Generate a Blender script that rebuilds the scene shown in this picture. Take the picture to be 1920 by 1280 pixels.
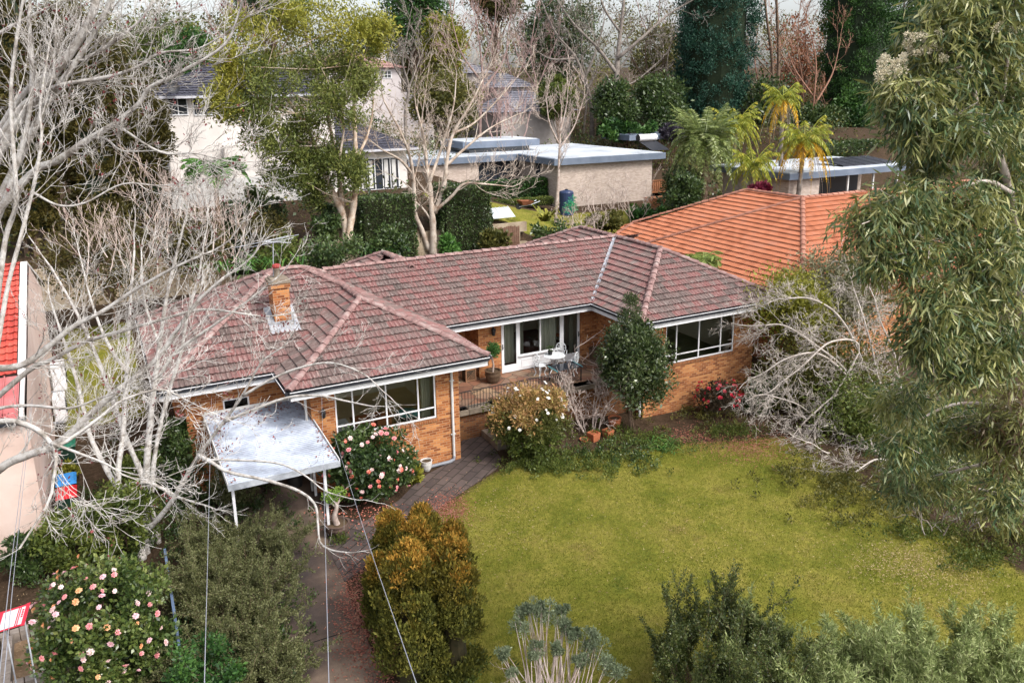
import bpy, math, random
import numpy as np
from math import radians, sin, cos, pi
for _o in list(bpy.data.objects): bpy.data.objects.remove(_o)
SC = bpy.context.scene
COL = SC.collection
# ------------------------------------------------------------------ camera
FPX, PCY, PITCH, ROLL, YAW = 1505.13, 549.43, 0.2490, -0.0149, 0.4763
CP = np.array([-4.2379, -22.4001, 12.2019])
Fv = np.array([sin(YAW)*cos(PITCH), cos(YAW)*cos(PITCH), -sin(PITCH)])
_R = np.array([cos(YAW), -sin(YAW), 0.0]); _U = np.cross(_R, Fv)
Rv = cos(ROLL)*_R + sin(ROLL)*_U; Uv = -sin(ROLL)*_R + cos(ROLL)*_U
cam = bpy.data.cameras.new('camera'); camo = bpy.data.objects.new('camera', cam); COL.objects.link(camo)
from mathutils import Matrix, Vector
M4 = Matrix(((Rv[0], Uv[0], -Fv[0], CP[0]), (Rv[1], Uv[1], -Fv[1], CP[1]), (Rv[2], Uv[2], -Fv[2], CP[2]), (0, 0, 0, 1)))
camo.matrix_world = M4
cam.sensor_width = 36.0; cam.lens = FPX/1920*36; cam.shift_y = -(640-PCY)/1920
cam.clip_start = 0.1; cam.clip_end = 3000
SC.camera = camo
# ------------------------------------------------------------------ world, sun, exposure
SUN_EL, SUN_AZ = radians(48), radians(152)      # azimuth: direction the light comes from, clockwise from +Y
w = bpy.data.worlds.new("World"); SC.world = w; w.use_nodes = True
nt = w.node_tree; bg = nt.nodes['Background']
sky = nt.nodes.new('ShaderNodeTexSky'); sky.sky_type = 'NISHITA'; sky.sun_disc = False
sky.sun_elevation = SUN_EL; sky.sun_rotation = SUN_AZ
sky.air_density = 1.0; sky.dust_density = 4.0; sky.ozone_density = 1.0
hs = nt.nodes.new('ShaderNodeHueSaturation'); hs.inputs['Saturation'].default_value = 0.30; hs.inputs['Value'].default_value = 1.7
nt.links.new(sky.outputs[0], hs.inputs['Color']); nt.links.new(hs.outputs[0], bg.inputs['Color'])
bg.inputs['Strength'].default_value = 0.15
sl = bpy.data.lights.new('sun', 'SUN'); sl.energy = 2.0; sl.angle = radians(14); sl.color = (1.0, 0.95, 0.88)
so = bpy.data.objects.new('sun', sl); COL.objects.link(so)
sd = Vector((sin(SUN_AZ)*cos(SUN_EL), cos(SUN_AZ)*cos(SUN_EL), sin(SUN_EL)))
so.rotation_euler = sd.to_track_quat('Z', 'Y').to_euler(); so.location = (0, 0, 60)
SC.view_settings.view_transform = 'Standard'; SC.view_settings.look = 'None'
SC.view_settings.exposure = 0.32; SC.view_settings.gamma = 1.0
# ------------------------------------------------------------------ placement helpers: where a sight line meets a real plane
def ray(u, v): return Rv*(u-960)/FPX + Uv*(PCY-v)/FPX + Fv
def onX(u, v, x): d = ray(u, v); return CP + d*(x-CP[0])/d[0]
def onY(u, v, y): d = ray(u, v); return CP + d*(y-CP[1])/d[1]
def onZ(u, v, z): d = ray(u, v); return CP + d*(z-CP[2])/d[2]
def at(u, v, dist): return CP + ray(u, v)*dist
def ppm(P): return FPX/float((np.asarray(P, float)-CP) @ Fv)     # photo pixels per metre there
rng = np.random.default_rng(7); random.seed(7)
def smooth(t): t = np.clip(t, 0, 1); return t*t*(3-2*t)
def H(x, y):
    """terrain height"""
    x = np.asarray(x, float); y = np.asarray(y, float)
    front = -0.45*smooth((x-7)/9)
    yard = 2.0*smooth((y-4)/16)
    a = front*(1-smooth((y-6)/8)) + yard
    hill = 4.1 + (y-22)*0.14*(1-smooth((x-14)/16)) + (y-30)*0.09*smooth((x-14)/16) - 1.4*smooth((x-16)/12) \
        + 4.2*smooth((x-48)/16)*smooth((y-14)/20)
    hill = np.minimum(hill, 9.0 + (y-60)*0.03)
    k = smooth((y-21.9)/0.3)*(1-smooth((x-19)/2)) + smooth((y-16)/14)*smooth((x-19)/2)
    return a*(1-k) + hill*k
def g(u, v, dz=0.0):
    """point of the terrain seen at this place"""
    lo, hi = 5.0, 400.0
    d = ray(u, v); ts = np.linspace(8, 200, 4000); P = CP[None]+d[None]*ts[:, None]
    h = H(P[:, 0], P[:, 1]); i = int(np.argmax(P[:, 2] < h)) ; p = P[i].copy(); p[2] = h[i]+dz
    return p
ORG = {}
def tag(o, label=None, cat=None, group=None, kind=None):
    if label: o['label'] = label
    if cat: o['category'] = cat
    if group: o['group'] = group
    if kind: o['kind'] = kind
    return o
def thing(name, label, cat, loc=(0, 0, 0), group=None):
    o = bpy.data.objects.new(name, None); COL.objects.link(o)
    o.location = [float(c) for c in loc]; o.empty_display_size = 0.2
    ORG[o.name] = np.array(loc, float)
    return tag(o, label, cat, group)
def mesh(name, V, F, mat, parent=None, loc=None, uv=None, smooth_=False, attr=None):
    """V in world coordinates; one mesh object"""
    V = np.asarray(V, np.float64).reshape(-1, 3)
    org = ORG[parent.name] if parent is not None else (np.array(loc, float) if loc is not None else np.zeros(3))
    Vl = (V-org).astype(np.float32)
    me = bpy.data.meshes.new(name)
    me.vertices.add(len(Vl)); me.vertices.foreach_set('co', Vl.ravel())
    if isinstance(F, np.ndarray):
        n, k = F.shape; li = F.astype(np.int32).ravel(); st = np.arange(n, dtype=np.int32)*k; tot = np.full(n, k, np.int32)
    else:
        tot = np.array([len(f) for f in F], np.int32); st = np.concatenate([[0], np.cumsum(tot)[:-1]]).astype(np.int32)
        li = np.array([i for f in F for i in f], np.int32); n = len(F)
    me.loops.add(len(li)); me.loops.foreach_set('vertex_index', li)
    me.polygons.add(n); me.polygons.foreach_set('loop_start', st); me.polygons.foreach_set('loop_total', tot)
    me.update(calc_edges=True)
    ul = me.uv_layers.new(name='UVMap')
    if uv is None: uvl = auto_uv(V, li, st, tot)
    elif len(uv) == len(V): uvl = np.asarray(uv)[li]
    else: uvl = np.asarray(uv)
    ul.data.foreach_set('uv', uvl.astype(np.float32).ravel())
    if attr is not None:
        for nm, a in attr.items():
            at_ = me.attributes.new(nm, 'FLOAT', 'POINT'); at_.data.foreach_set('value', np.asarray(a, np.float32))
    me.polygons.foreach_set('use_smooth', np.full(n, bool(smooth_)))
    if mat is not None: me.materials.append(mat)
    me.validate(); me.update()
    o = bpy.data.objects.new(name, me); COL.objects.link(o)
    if parent is not None: o.parent = parent; ORG[o.name] = org
    else: o.location = org; ORG[o.name] = org
    return o
def auto_uv(V, li, st, tot):
    a = V[li[st]]; b = V[li[st+1]]; c = V[li[st+2]]
    n = np.cross(b-a, c-a); L = np.linalg.norm(n, axis=1, keepdims=True); L[L == 0] = 1; n = n/L
    t = np.stack([-n[:, 1], n[:, 0], 0*n[:, 0]], 1); tl = np.linalg.norm(t, axis=1)
    flat = tl < 0.05; t[flat] = (1, 0, 0); tl[flat] = 1; t = t/tl[:, None]
    s = np.cross(n, t)
    pi_ = np.repeat(np.arange(len(st)), tot)
    P = V[li]
    return np.stack([(P*t[pi_]).sum(1), (P*s[pi_]).sum(1)], 1)
def copy_tree(o, parent=None):
    c = o.copy(); COL.objects.link(c); c.parent = parent
    for ch in [q for q in bpy.data.objects if q.parent is o]: copy_tree(ch, c)
    return c
class MB:
    def __init__(s): s.v = []; s.f = []
    def add(s, V, F):
        b = len(s.v); s.v += [tuple(map(float, q)) for q in V]; s.f += [tuple(i+b for i in f) for f in F]; return s
    def box(s, x0, x1, y0, y1, z0, z1):
        if x0 > x1: x0, x1 = x1, x0
        if y0 > y1: y0, y1 = y1, y0
        return s.add([(x0, y0, z0), (x1, y0, z0), (x1, y1, z0), (x0, y1, z0), (x0, y0, z1), (x1, y0, z1), (x1, y1, z1), (x0, y1, z1)],
                     [(0, 3, 2, 1), (4, 5, 6, 7), (0, 1, 5, 4), (1, 2, 6, 5), (2, 3, 7, 6), (3, 0, 4, 7)])
    def bar(s, p, q, w_, h_, up=(0, 0, 1)):
        p = np.array(p, float); q = np.array(q, float); d = q-p; d /= np.linalg.norm(d); up = np.array(up, float)
        a = np.cross(d, up)
        if np.linalg.norm(a) < 1e-3: a = np.cross(d, (1, 0, 0))
        a /= np.linalg.norm(a); b = np.cross(a, d); a = a*w_/2; b = b*h_/2
        return s.add([p-a-b, p+a-b, p+a+b, p-a+b, q-a-b, q+a-b, q+a+b, q-a+b],
                     [(0, 3, 2, 1), (4, 5, 6, 7), (0, 1, 5, 4), (1, 2, 6, 5), (2, 3, 7, 6), (3, 0, 4, 7)])
    def tube(s, pts, r, n=8, cap=True):
        P = np.array(pts, float); R_ = np.broadcast_to(np.array(r, float), (len(P),)); m = len(P); V = []; F = []
        T = np.gradient(P, axis=0); T /= np.linalg.norm(T, axis=1, keepdims=True)+1e-9
        ref = np.array([0, 0, 1.0]) if abs(T[0][2]) < .9 else np.array([1.0, 0, 0])
        a = np.cross(T[0], ref); a /= np.linalg.norm(a)
        for i in range(m):
            a = a-T[i]*(a@T[i]); a /= np.linalg.norm(a)+1e-9; b = np.cross(T[i], a)
            for k in range(n):
                q = 2*pi*k/n; V.append(P[i]+R_[i]*(cos(q)*a+sin(q)*b))
        for i in range(m-1):
            for k in range(n): F.append((i*n+k, i*n+(k+1) % n, (i+1)*n+(k+1) % n, (i+1)*n+k))
        if cap: F.append(tuple(range(n))[::-1]); F.append(tuple((m-1)*n+k for k in range(n)))
        return s.add(V, F)
    def lathe(s, c, prof, n=20, sx=1, sy=1):
        V = []; F = []
        for (r, z) in prof:
            for k in range(n): q = 2*pi*k/n; V.append((c[0]+r*sx*cos(q), c[1]+r*sy*sin(q), c[2]+z))
        for i in range(len(prof)-1):
            for k in range(n): F.append((i*n+k, i*n+(k+1) % n, (i+1)*n+(k+1) % n, (i+1)*n+k))
        F.append(tuple(range(n))[::-1]); F.append(tuple((len(prof)-1)*n+k for k in range(n)))
        return s.add(V, F)
    def poly(s, pts): return s.add(pts, [tuple(range(len(pts)))])
    def build(s, name, mat, parent=None, loc=None, smooth_=False, uv=None):
        return mesh(name, np.array(s.v), s.f, mat, parent, loc, uv, smooth_)
# ------------------------------------------------------------------ materials
def newmat(name):
    m = bpy.data.materials.new(name); m.use_nodes = True; return m, m.node_tree, m.node_tree.nodes['Principled BSDF']
def ramp(nt, cols, pos=None):
    r = nt.nodes.new('ShaderNodeValToRGB'); e = r.color_ramp.elements
    n = len(cols); pos = pos or [i/(max(n-1, 1)) for i in range(n)]
    e[0].position = pos[0]; e[0].color = (*cols[0], 1); e[1].position = pos[-1]; e[1].color = (*cols[-1], 1)
    for i in range(1, n-1): q = e.new(pos[i]); q.color = (*cols[i], 1)
    return r
def mathn(nt, op, a, b=None, c=None):
    m = nt.nodes.new('ShaderNodeMath'); m.operation = op
    for i, v in enumerate((a, b, c)):
        if v is None: continue
        if hasattr(v, 'links'): nt.links.new(v, m.inputs[i])
        else: m.inputs[i].default_value = v
    return m.outputs[0]
def noise(nt, vec, scale, detail=4, rough=.6):
    n = nt.nodes.new('ShaderNodeTexNoise'); n.inputs['Scale'].default_value = scale; n.inputs['Detail'].default_value = detail
    n.inputs['Roughness'].default_value = rough; nt.links.new(vec, n.inputs['Vector']); return n.outputs['Fac']
def coord(nt, kind='Object'):
    if kind == 'Pos': return nt.nodes.new('ShaderNodeNewGeometry').outputs['Position']
    return nt.nodes.new('ShaderNodeTexCoord').outputs[kind]
def mixc(nt, f, a, b, mode='MIX'):
    m = nt.nodes.new('ShaderNodeMix'); m.data_type = 'RGBA'; m.blend_type = mode
    if hasattr(f, 'links'): nt.links.new(f, m.inputs[0])
    else: m.inputs[0].default_value = f
    for v, i in ((a, 6), (b, 7)):
        if hasattr(v, 'links'): nt.links.new(v, m.inputs[i])
        else: m.inputs[i].default_value = (*v, 1)
    return m.outputs[2]
def bump(nt, bsdf, h, strength=.4, dist=.02):
    b = nt.nodes.new('ShaderNodeBump'); b.inputs['Strength'].default_value = strength; b.inputs['Distance'].default_value = dist
    nt.links.new(h, b.inputs['Height']); nt.links.new(b.outputs[0], bsdf.inputs['Normal'])
def nmat(name, cols, scale=2.0, rough=.8, bmp=0.0, bscale=30, metal=0.0, pos=None, spec=.3, vec='Pos'):
    m, nt, b = newmat(name); c = coord(nt, vec)
    n1 = noise(nt, c, scale, 5, .65)
    f = mathn(nt, 'MULTIPLY_ADD', n1, 2.4, -.7)
    r = ramp(nt, cols, pos); nt.links.new(f, r.inputs[0]); nt.links.new(r.outputs[0], b.inputs['Base Color'])
    b.inputs['Roughness'].default_value = rough; b.inputs['Metallic'].default_value = metal
    b.inputs['Specular IOR Level'].default_value = spec
    if bmp: bump(nt, b, noise(nt, c, bscale, 3), bmp, .02)
    return m
def leafmat(name, cols, trans=.25, rough=.5, spec=.3, pos=None):
    m, nt, b = newmat(name); uvn = nt.nodes.new('ShaderNodeUVMap'); uvn.uv_map = 'UVMap'
    sp = nt.nodes.new('ShaderNodeSeparateXYZ'); nt.links.new(uvn.outputs[0], sp.inputs[0])
    f = mathn(nt, 'ADD', mathn(nt, 'MULTIPLY', sp.outputs[0], .6), mathn(nt, 'MULTIPLY', sp.outputs[1], .4))
    r = ramp(nt, cols, pos); nt.links.new(f, r.inputs[0]); nt.links.new(r.outputs[0], b.inputs['Base Color'])
    b.inputs['Roughness'].default_value = rough; b.inputs['Specular IOR Level'].default_value = spec
    tr = nt.nodes.new('ShaderNodeBsdfTranslucent'); nt.links.new(r.outputs[0], tr.inputs['Color'])
    mx = nt.nodes.new('ShaderNodeMixShader'); mx.inputs[0].default_value = trans
    out = nt.nodes['Material Output']; nt.links.new(b.outputs[0], mx.inputs[1]); nt.links.new(tr.outputs[0], mx.inputs[2]); nt.links.new(mx.outputs[0], out.inputs[0])
    return m
def brickmat(name, c1, c2, mortar, bw=.24, bh=.086, ms=.010, alt=None):
    m, nt, b = newmat(name); c = coord(nt, 'UV')
    br = nt.nodes.new('ShaderNodeTexBrick'); nt.links.new(c, br.inputs['Vector'])
    br.inputs['Scale'].default_value = 1; br.inputs['Brick Width'].default_value = bw; br.inputs['Row Height'].default_value = bh
    br.inputs['Mortar Size'].default_value = ms; br.inputs['Mortar Smooth'].default_value = .3
    br.inputs['Color1'].default_value = (0, 0, 0, 1); br.inputs['Color2'].default_value = (1, 1, 1, 1); br.inputs['Bias'].default_value = 0.0
    br.inputs['Mortar'].default_value = (0.5, 0.5, 0.5, 1)
    r = ramp(nt, [c1, tuple(.5*(p+q) for p, q in zip(c1, c2)), c2] if alt is None else [c1, alt, c2])
    nt.links.new(br.outputs['Color'], r.inputs[0])
    n = noise(nt, c, 1.1, 4); n2 = noise(nt, c, 40, 2)
    k = mixc(nt, .55, r.outputs[0], mixc(nt, 1.0, r.outputs[0], ramp_of(nt, n, [(.55, .5, .5), (1.15, 1.1, 1.05)]), 'MULTIPLY'))
    k = mixc(nt, .5, k, mixc(nt, 1.0, k, ramp_of(nt, n2, [(.6, .6, .6), (1.3, 1.3, 1.3)]), 'MULTIPLY'))
    k = mixc(nt, br.outputs['Fac'], k, mortar)
    nt.links.new(k, b.inputs['Base Color']); b.inputs['Roughness'].default_value = .85; b.inputs['Specular IOR Level'].default_value = .2
    bump(nt, b, mathn(nt, 'SUBTRACT', 1.0, br.outputs['Fac']), .5, .01)
    return m
def ramp_of(nt, f, cols):
    r = ramp(nt, cols); nt.links.new(f, r.inputs[0]); return r.outputs[0]
def tilemat(name, cols, lichen, dirt, tw=.30, th=.33, moss=.5):
    m, nt, b = newmat(name); c = coord(nt, 'UV')
    sp = nt.nodes.new('ShaderNodeSeparateXYZ'); nt.links.new(c, sp.inputs[0])
    fx = mathn(nt, 'FLOOR', mathn(nt, 'DIVIDE', sp.outputs[0], tw)); fy = mathn(nt, 'FLOOR', mathn(nt, 'DIVIDE', sp.outputs[1], th))
    cb = nt.nodes.new('ShaderNodeCombineXYZ'); nt.links.new(fx, cb.inputs[0]); nt.links.new(fy, cb.inputs[1])
    wn = nt.nodes.new('ShaderNodeTexWhiteNoise'); wn.noise_dimensions = '3D'; nt.links.new(cb.outputs[0], wn.inputs['Vector'])
    big = noise(nt, c, .55, 5, .6)
    f = mathn(nt, 'ADD', mathn(nt, 'MULTIPLY', wn.outputs['Value'], .45), mathn(nt, 'MULTIPLY_ADD', big, 1.5, -.5))
    base = ramp_of(nt, f, cols)
    st = nt.nodes.new('ShaderNodeMapping'); st.inputs['Scale'].default_value = (20, 3.2, 1); nt.links.new(c, st.inputs[0])
    fine = noise(nt, st.outputs[0], 1.0, 4, .7)
    lf = mathn(nt, 'MULTIPLY', ramp_of(nt, fine, [(0, 0, 0), (0, 0, 0), (1, 1, 1)]), ramp_of(nt, mathn(nt, 'ADD', noise(nt, c, .9, 4), mathn(nt, 'MULTIPLY', wn.outputs['Value'], .2)), [(.15, .15, .15), (moss, moss, moss), (1, 1, 1)]))
    k = mixc(nt, lf, base, lichen)
    dn = ramp_of(nt, noise(nt, st.outputs[0], 2.3, 4, .8), [(0, 0, 0), (.0, .0, .0), (.95, .95, .95)])
    # grime sits under the nose of each course
    fr = mathn(nt, 'FRACT', mathn(nt, 'DIVIDE', sp.outputs[1], th))
    k = mixc(nt, dn, k, dirt)
    nt.links.new(k, b.inputs['Base Color']); b.inputs['Roughness'].default_value = .75; b.inputs['Specular IOR Level'].default_value = .25
    bump(nt, b, fine, .3, .01)
    return m
def glassmat(name, tint=(.9, .95, .95), refl=1.0):
    m, nt, b = newmat(name); nt.nodes.remove(b)
    fr = nt.nodes.new('ShaderNodeFresnel'); fr.inputs[0].default_value = 1.45
    t = nt.nodes.new('ShaderNodeBsdfTransparent'); t.inputs[0].default_value = (*tint, 1)
    gl = nt.nodes.new('ShaderNodeBsdfGlossy'); gl.inputs['Roughness'].default_value = .02; gl.inputs[0].default_value = (refl, refl, refl, 1)
    mx = nt.nodes.new('ShaderNodeMixShader'); nt.links.new(fr.outputs[0], mx.inputs[0]); nt.links.new(t.outputs[0], mx.inputs[1]); nt.links.new(gl.outputs[0], mx.inputs[2])
    nt.links.new(mx.outputs[0], nt.nodes['Material Output'].inputs[0]); return m
# ------------------------------------------------------------------ foliage, branches
def unit(a): return a/(np.linalg.norm(a, axis=-1, keepdims=True)+1e-9)
def rdir(n): return unit(rng.normal(size=(n, 3)))
def leafquads(P, D, L, W, uvr=None, fold=0.0):
    """rhombic leaves at P along D; returns V, F, uv"""
    n = len(P); D = unit(D); S = unit(np.cross(D, rdir(n))); L = np.broadcast_to(L, (n,))[:, None]; W = np.broadcast_to(W, (n,))[:, None]
    N = np.cross(D, S)
    V = np.empty((n, 4, 3)); V[:, 0] = P; V[:, 1] = P+D*L*.45+S*W*.5+N*L*fold; V[:, 2] = P+D*L; V[:, 3] = P+D*L*.45-S*W*.5+N*L*fold
    F = np.arange(4*n).reshape(n, 4)
    if uvr is None: uvr = np.stack([rng.random(n), rng.random(n)], 1)
    uv = np.repeat(uvr, 4, axis=0)
    return V.reshape(-1, 3), F, uv
def in_ball(n, shell=.45):
    return rdir(n)*(rng.random((n, 1))**shell)
def clumps(c, r, K, shell=.35, zmin=-1.0):
    """K points in an ellipsoid, most of them near its skin"""
    out = []
    while len(out) < K:
        q = in_ball(1, shell)[0]
        if q[2] < zmin: continue
        out.append(np.array(c)+q*np.array(r))
    return np.array(out)
def cloud(C, rc, M, L, W, up=.2, down=0.0, out=.6, jit=.35, shell=.5):
    """M leaves round every clump centre in C (rc = clump radius)"""
    K = len(C); rc = np.broadcast_to(rc, (K,)) if np.ndim(rc) < 2 else rc
    q = in_ball(K*M, shell); idx = np.repeat(np.arange(K), M)
    sc = rc[idx][:, None] if np.ndim(rc) == 1 else rc[idx]
    P = C[idx]+q*sc
    D = q*out+rdir(K*M)*(1-out)*1.2+np.array([0, 0, up-down])
    cl = rng.random(K)[idx]
    uvr = np.stack([np.clip(rng.random(K*M), 0, 1), cl], 1)
    l = L*(1+jit*rng.normal(size=K*M)).clip(.5, 1.8)
    return leafquads(P, D, l, l*(W/L), uvr)
def joinp(parts):
    V = []; F = []; U_ = []; b = 0
    for v, f, u in parts: V.append(v); F.append(f+b); U_.append(u); b += len(v)
    return np.concatenate(V), np.concatenate(F), np.concatenate(U_)
def segtubes(S, n=4):
    """S: list of (p, q, r0, r1)"""
    A = np.array([s[0] for s in S]); B = np.array([s[1] for s in S]); ra = np.array([s[2] for s in S]); rb = np.array([s[3] for s in S])
    D = unit(B-A); ref = np.where(np.abs(D[:, 2:3]) < .8, np.array([[0, 0, 1.0]]), np.array([[1.0, 0, 0]]))
    X_ = unit(np.cross(D, ref)); Y_ = np.cross(D, X_); m = len(S)
    q = np.arange(n)*2*pi/n; cs = np.cos(q)[None, :, None]; sn = np.sin(q)[None, :, None]
    ring = X_[:, None]*cs+Y_[:, None]*sn
    Va = A[:, None]+ring*ra[:, None, None]; B2 = B+D*(rb*.5)[:, None]; Vb = B2[:, None]+ring*rb[:, None, None]
    V = np.concatenate([Va, Vb], 1).reshape(-1, 3)
    base = (np.arange(m)*2*n)[:, None]; k = np.arange(n)[None]
    F = np.stack([base+k, base+(k+1) % n, base+n+(k+1) % n, base+n+k], 2).reshape(-1, 4)
    return V, F
def grow(S, p, d, L, r, lvl, up=.1, bend=.25, nseg=5, kids=3, ang=.8, shrink=.62, rmin=.004, start=.25, rs=.55, tips=None):
    step = L/nseg; d = unit(np.array(d, float)); p = np.array(p, float)
    for i in range(nseg):
        d = unit(d+np.array([random.gauss(0, bend), random.gauss(0, bend), random.gauss(0, bend)+up])*.6)
        q = p+d*step*random.uniform(.8, 1.2); r1 = max(r*(1-.55/nseg), rmin*.7)
        S.append((p, q, r, r1))
        if lvl > 0 and (i+1)/nseg > start:
            k = kids/nseg; k = int(k)+(random.random() < k-int(k))
            for _ in range(k):
                a = unit(np.cross(d, np.array([random.gauss(0, 1), random.gauss(0, 1), random.gauss(0, 1)])))
                th = ang*random.uniform(.6, 1.3); dd = d*cos(th)+a*sin(th)
                grow(S, q, dd, L*shrink*random.uniform(.6, 1.2), max(r1*rs, rmin), lvl-1, up, bend*1.1, max(3, nseg-1), kids, ang, shrink, rmin, start, rs, tips)
        p = q; r = r1
    if tips is not None and lvl <= 1: tips.append(p)
def spline(P, k=6):
    P = np.array(P, float); Q = np.vstack([2*P[0]-P[1], P, 2*P[-1]-P[-2]]); out = []
    for i in range(1, len(Q)-2):
        for t in np.linspace(0, 1, k, endpoint=False):
            out.append(.5*((2*Q[i])+(-Q[i-1]+Q[i+1])*t+(2*Q[i-1]-5*Q[i]+4*Q[i+1]-Q[i+2])*t*t+(-Q[i-1]+3*Q[i]-3*Q[i+1]+Q[i+2])*t**3))
    out.append(P[-1]); return np.array(out)
# ================================================================== materials
BRICK = brickmat('brick_orange', (.20, .06, .022), (.58, .27, .10), (.38, .24, .14), alt=(.40, .145, .05))
BRICKD = brickmat('brick_patio', (.12, .045, .022), (.30, .14, .055), (.13, .10, .07), alt=(.2, .08, .03))
WHITE = nmat('white_paint', [(.62, .62, .64), (.78, .78, .80)], 1.5, .45, .05, 20)
OFFW = nmat('aged_white', [(.45, .44, .43), (.68, .67, .66)], 3, .55, .05, 20)
DARKG = nmat('dark_gutter', [(.012, .013, .018), (.03, .032, .04)], 6, .5)
TILE = tilemat('weathered_tile', [(.075, .055, .05), (.145, .10, .092), (.20, .085, .08), (.17, .14, .13)], (.52, .47, .43), (.032, .024, .022), moss=1.0)
TILEO = tilemat('orange_tile', [(.27, .085, .04), (.43, .15, .075), (.38, .155, .095)], (.55, .36, .27), (.10, .04, .025), moss=.35)
TILER = tilemat('red_tile', [(.33, .045, .035), (.50, .07, .05), (.55, .12, .08)], (.6, .35, .33), (.12, .02, .02), moss=.25)
TILED = tilemat('slate_tile', [(.03, .03, .045), (.06, .06, .08), (.045, .045, .06)], (.16, .16, .19), (.015, .015, .02), moss=.3)
RIDGE = nmat('ridge_cap', [(.11, .065, .06), (.25, .15, .14), (.36, .29, .27)], 3.5, .8, .3, 25)
RIDGEO = nmat('ridge_cap_orange', [(.22, .09, .06), (.42, .2, .14)], 2, .8, .3, 25)
LEAD = nmat('lead_flashing', [(.20, .21, .24), (.40, .41, .44)], 6, .5, .3, 20)
GLASS = glassmat('window_glass')
CONC = nmat('driveway_concrete', [(.05, .045, .045), (.13, .10, .085), (.26, .20, .155)], .55, .75, .25, 60, pos=[.0, .5, 1.0])
SOILM = nmat('soil', [(.045, .032, .02), (.09, .06, .035), (.12, .085, .05)], 2.5, .95, .6, 25)
METAL = nmat('galvanised', [(.30, .32, .36), (.48, .51, .56), (.62, .65, .70)], 1.8, .45, .0, metal=.3, pos=[.1, .5, .9])
BLACK = nmat('black_metal', [(.012, .012, .014), (.03, .03, .03)], 5, .5)
STONE = nmat('stone_cap', [(.13, .105, .08), (.27, .22, .17)], 3, .85, .4, 20)
CREAM = nmat('cream_render', [(.60, .55, .52), (.72, .68, .65)], .7, .85, .1, 40)
PINKW = nmat('pink_render', [(.46, .33, .28), (.60, .46, .40), (.66, .54, .48)], .5, .85, .15, 50)
WOOD = nmat('wood', [(.16, .06, .025), (.30, .12, .05)], 3, .6, .2, 20)
TERRA = nmat('terracotta', [(.30, .085, .035), (.46, .16, .075)], 4, .8, .3, 30)
WHITEBRICK = brickmat('white_brick', (.44, .36, .31), (.62, .53, .47), (.36, .31, .27))
FASC = nmat('blue_grey_fascia', [(.10, .13, .18), (.17, .20, .26)], .7, .5)
WROOF = nmat('pale_roof', [(.26, .29, .33), (.46, .49, .53), (.56, .59, .63)], .35, .6)
# ================================================================== ground
def groundmat():
    m, nt, b = newmat('ground'); c = coord(nt, 'Pos')
    a = nt.nodes.new('ShaderNodeAttribute'); a.attribute_name = 'lawn'; lawn = a.outputs['Fac']
    n1 = noise(nt, c, .6, 6, .7); n2 = noise(nt, c, 6, 5, .8); n3 = noise(nt, c, 45, 3, .7)
    grass = ramp_of(nt, mathn(nt, 'MULTIPLY_ADD', n1, 2.6, -.8), [(.09, .11, .016), (.15, .155, .022), (.22, .20, .04), (.18, .145, .04)])
    grass = mixc(nt, 1.0, grass, ramp_of(nt, n2, [(.3, .33, .3), (.9, .9, .9), (1.7, 1.6, 1.4)]), 'MULTIPLY')
    soil = ramp_of(nt, mathn(nt, 'MULTIPLY_ADD', n2, 2.0, -.5), [(.022, .016, .010), (.055, .036, .022), (.10, .065, .045)])
    f = ramp_of(nt, mathn(nt, 'ADD', lawn, mathn(nt, 'MULTIPLY_ADD', n2, .9, -.45)), [(0, 0, 0), (0, 0, 0), (1, 1, 1), (1, 1, 1)])
    k = mixc(nt, f, soil, grass)
    k = mixc(nt, 1.0, k, ramp_of(nt, n3, [(.5, .5, .5), (1.5, 1.5, 1.5)]), 'MULTIPLY')
    nt.links.new(k, b.inputs['Base Color']); b.inputs['Roughness'].default_value = .95; b.inputs['Specular IOR Level'].default_value = .1
    bump(nt, b, mathn(nt, 'ADD', n2, n3), .8, .03)
    return m
LAWN_PX = [(932, 888), (975, 872), (1050, 862), (1110, 842), (1200, 832), (1290, 815), (1380, 805), (1470, 800), (1590, 872), (1740, 955), (1880, 1020), (2000, 1100), (2050, 1300), (1500, 1500), (900, 1500), (790, 1360), (735, 1180), (735, 1080), (815, 965)]
LAWN = np.array([onZ(u, v, 0.0)[:2] for u, v in LAWN_PX])
def poly_mask(X_, Y_, poly):
    """signed distance-like value to a polygon: >0 inside"""
    ins = np.zeros(X_.shape, bool); dm = np.full(X_.shape, 1e9)
    n = len(poly)
    for i in range(n):
        x1, y1 = poly[i]; x2, y2 = poly[(i+1) % n]
        cond = ((y1 > Y_) != (y2 > Y_)) & (X_ < (x2-x1)*(Y_-y1)/(y2-y1+1e-12)+x1)
        ins ^= cond
        dx, dy = x2-x1, y2-y1; t = np.clip(((X_-x1)*dx+(Y_-y1)*dy)/(dx*dx+dy*dy), 0, 1)
        dm = np.minimum(dm, np.hypot(X_-x1-t*dx, Y_-y1-t*dy))
    return np.where(ins, dm, -dm)
gx = np.concatenate([np.linspace(-1500, -60, 16), np.linspace(-50, -15, 18), np.linspace(-14, 26, 230), np.linspace(27, 80, 54), np.linspace(90, 1600, 20)])
gy = np.concatenate([np.linspace(-300, -24, 12), np.linspace(-22, 14, 210), np.linspace(14.5, 21.8, 15), np.linspace(21.9, 22.3, 4), np.linspace(23, 80, 58), np.linspace(90, 2500, 24)])
GX, GY = np.meshgrid(gx, gy)
GZ = H(GX, GY)
lm = np.clip(.5+poly_mask(GX, GY, LAWN)/.5*.5, 0, 1)
backlawn = np.array([(16, 23.5), (30, 23.5), (34, 30), (16, 30.5)])
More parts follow.
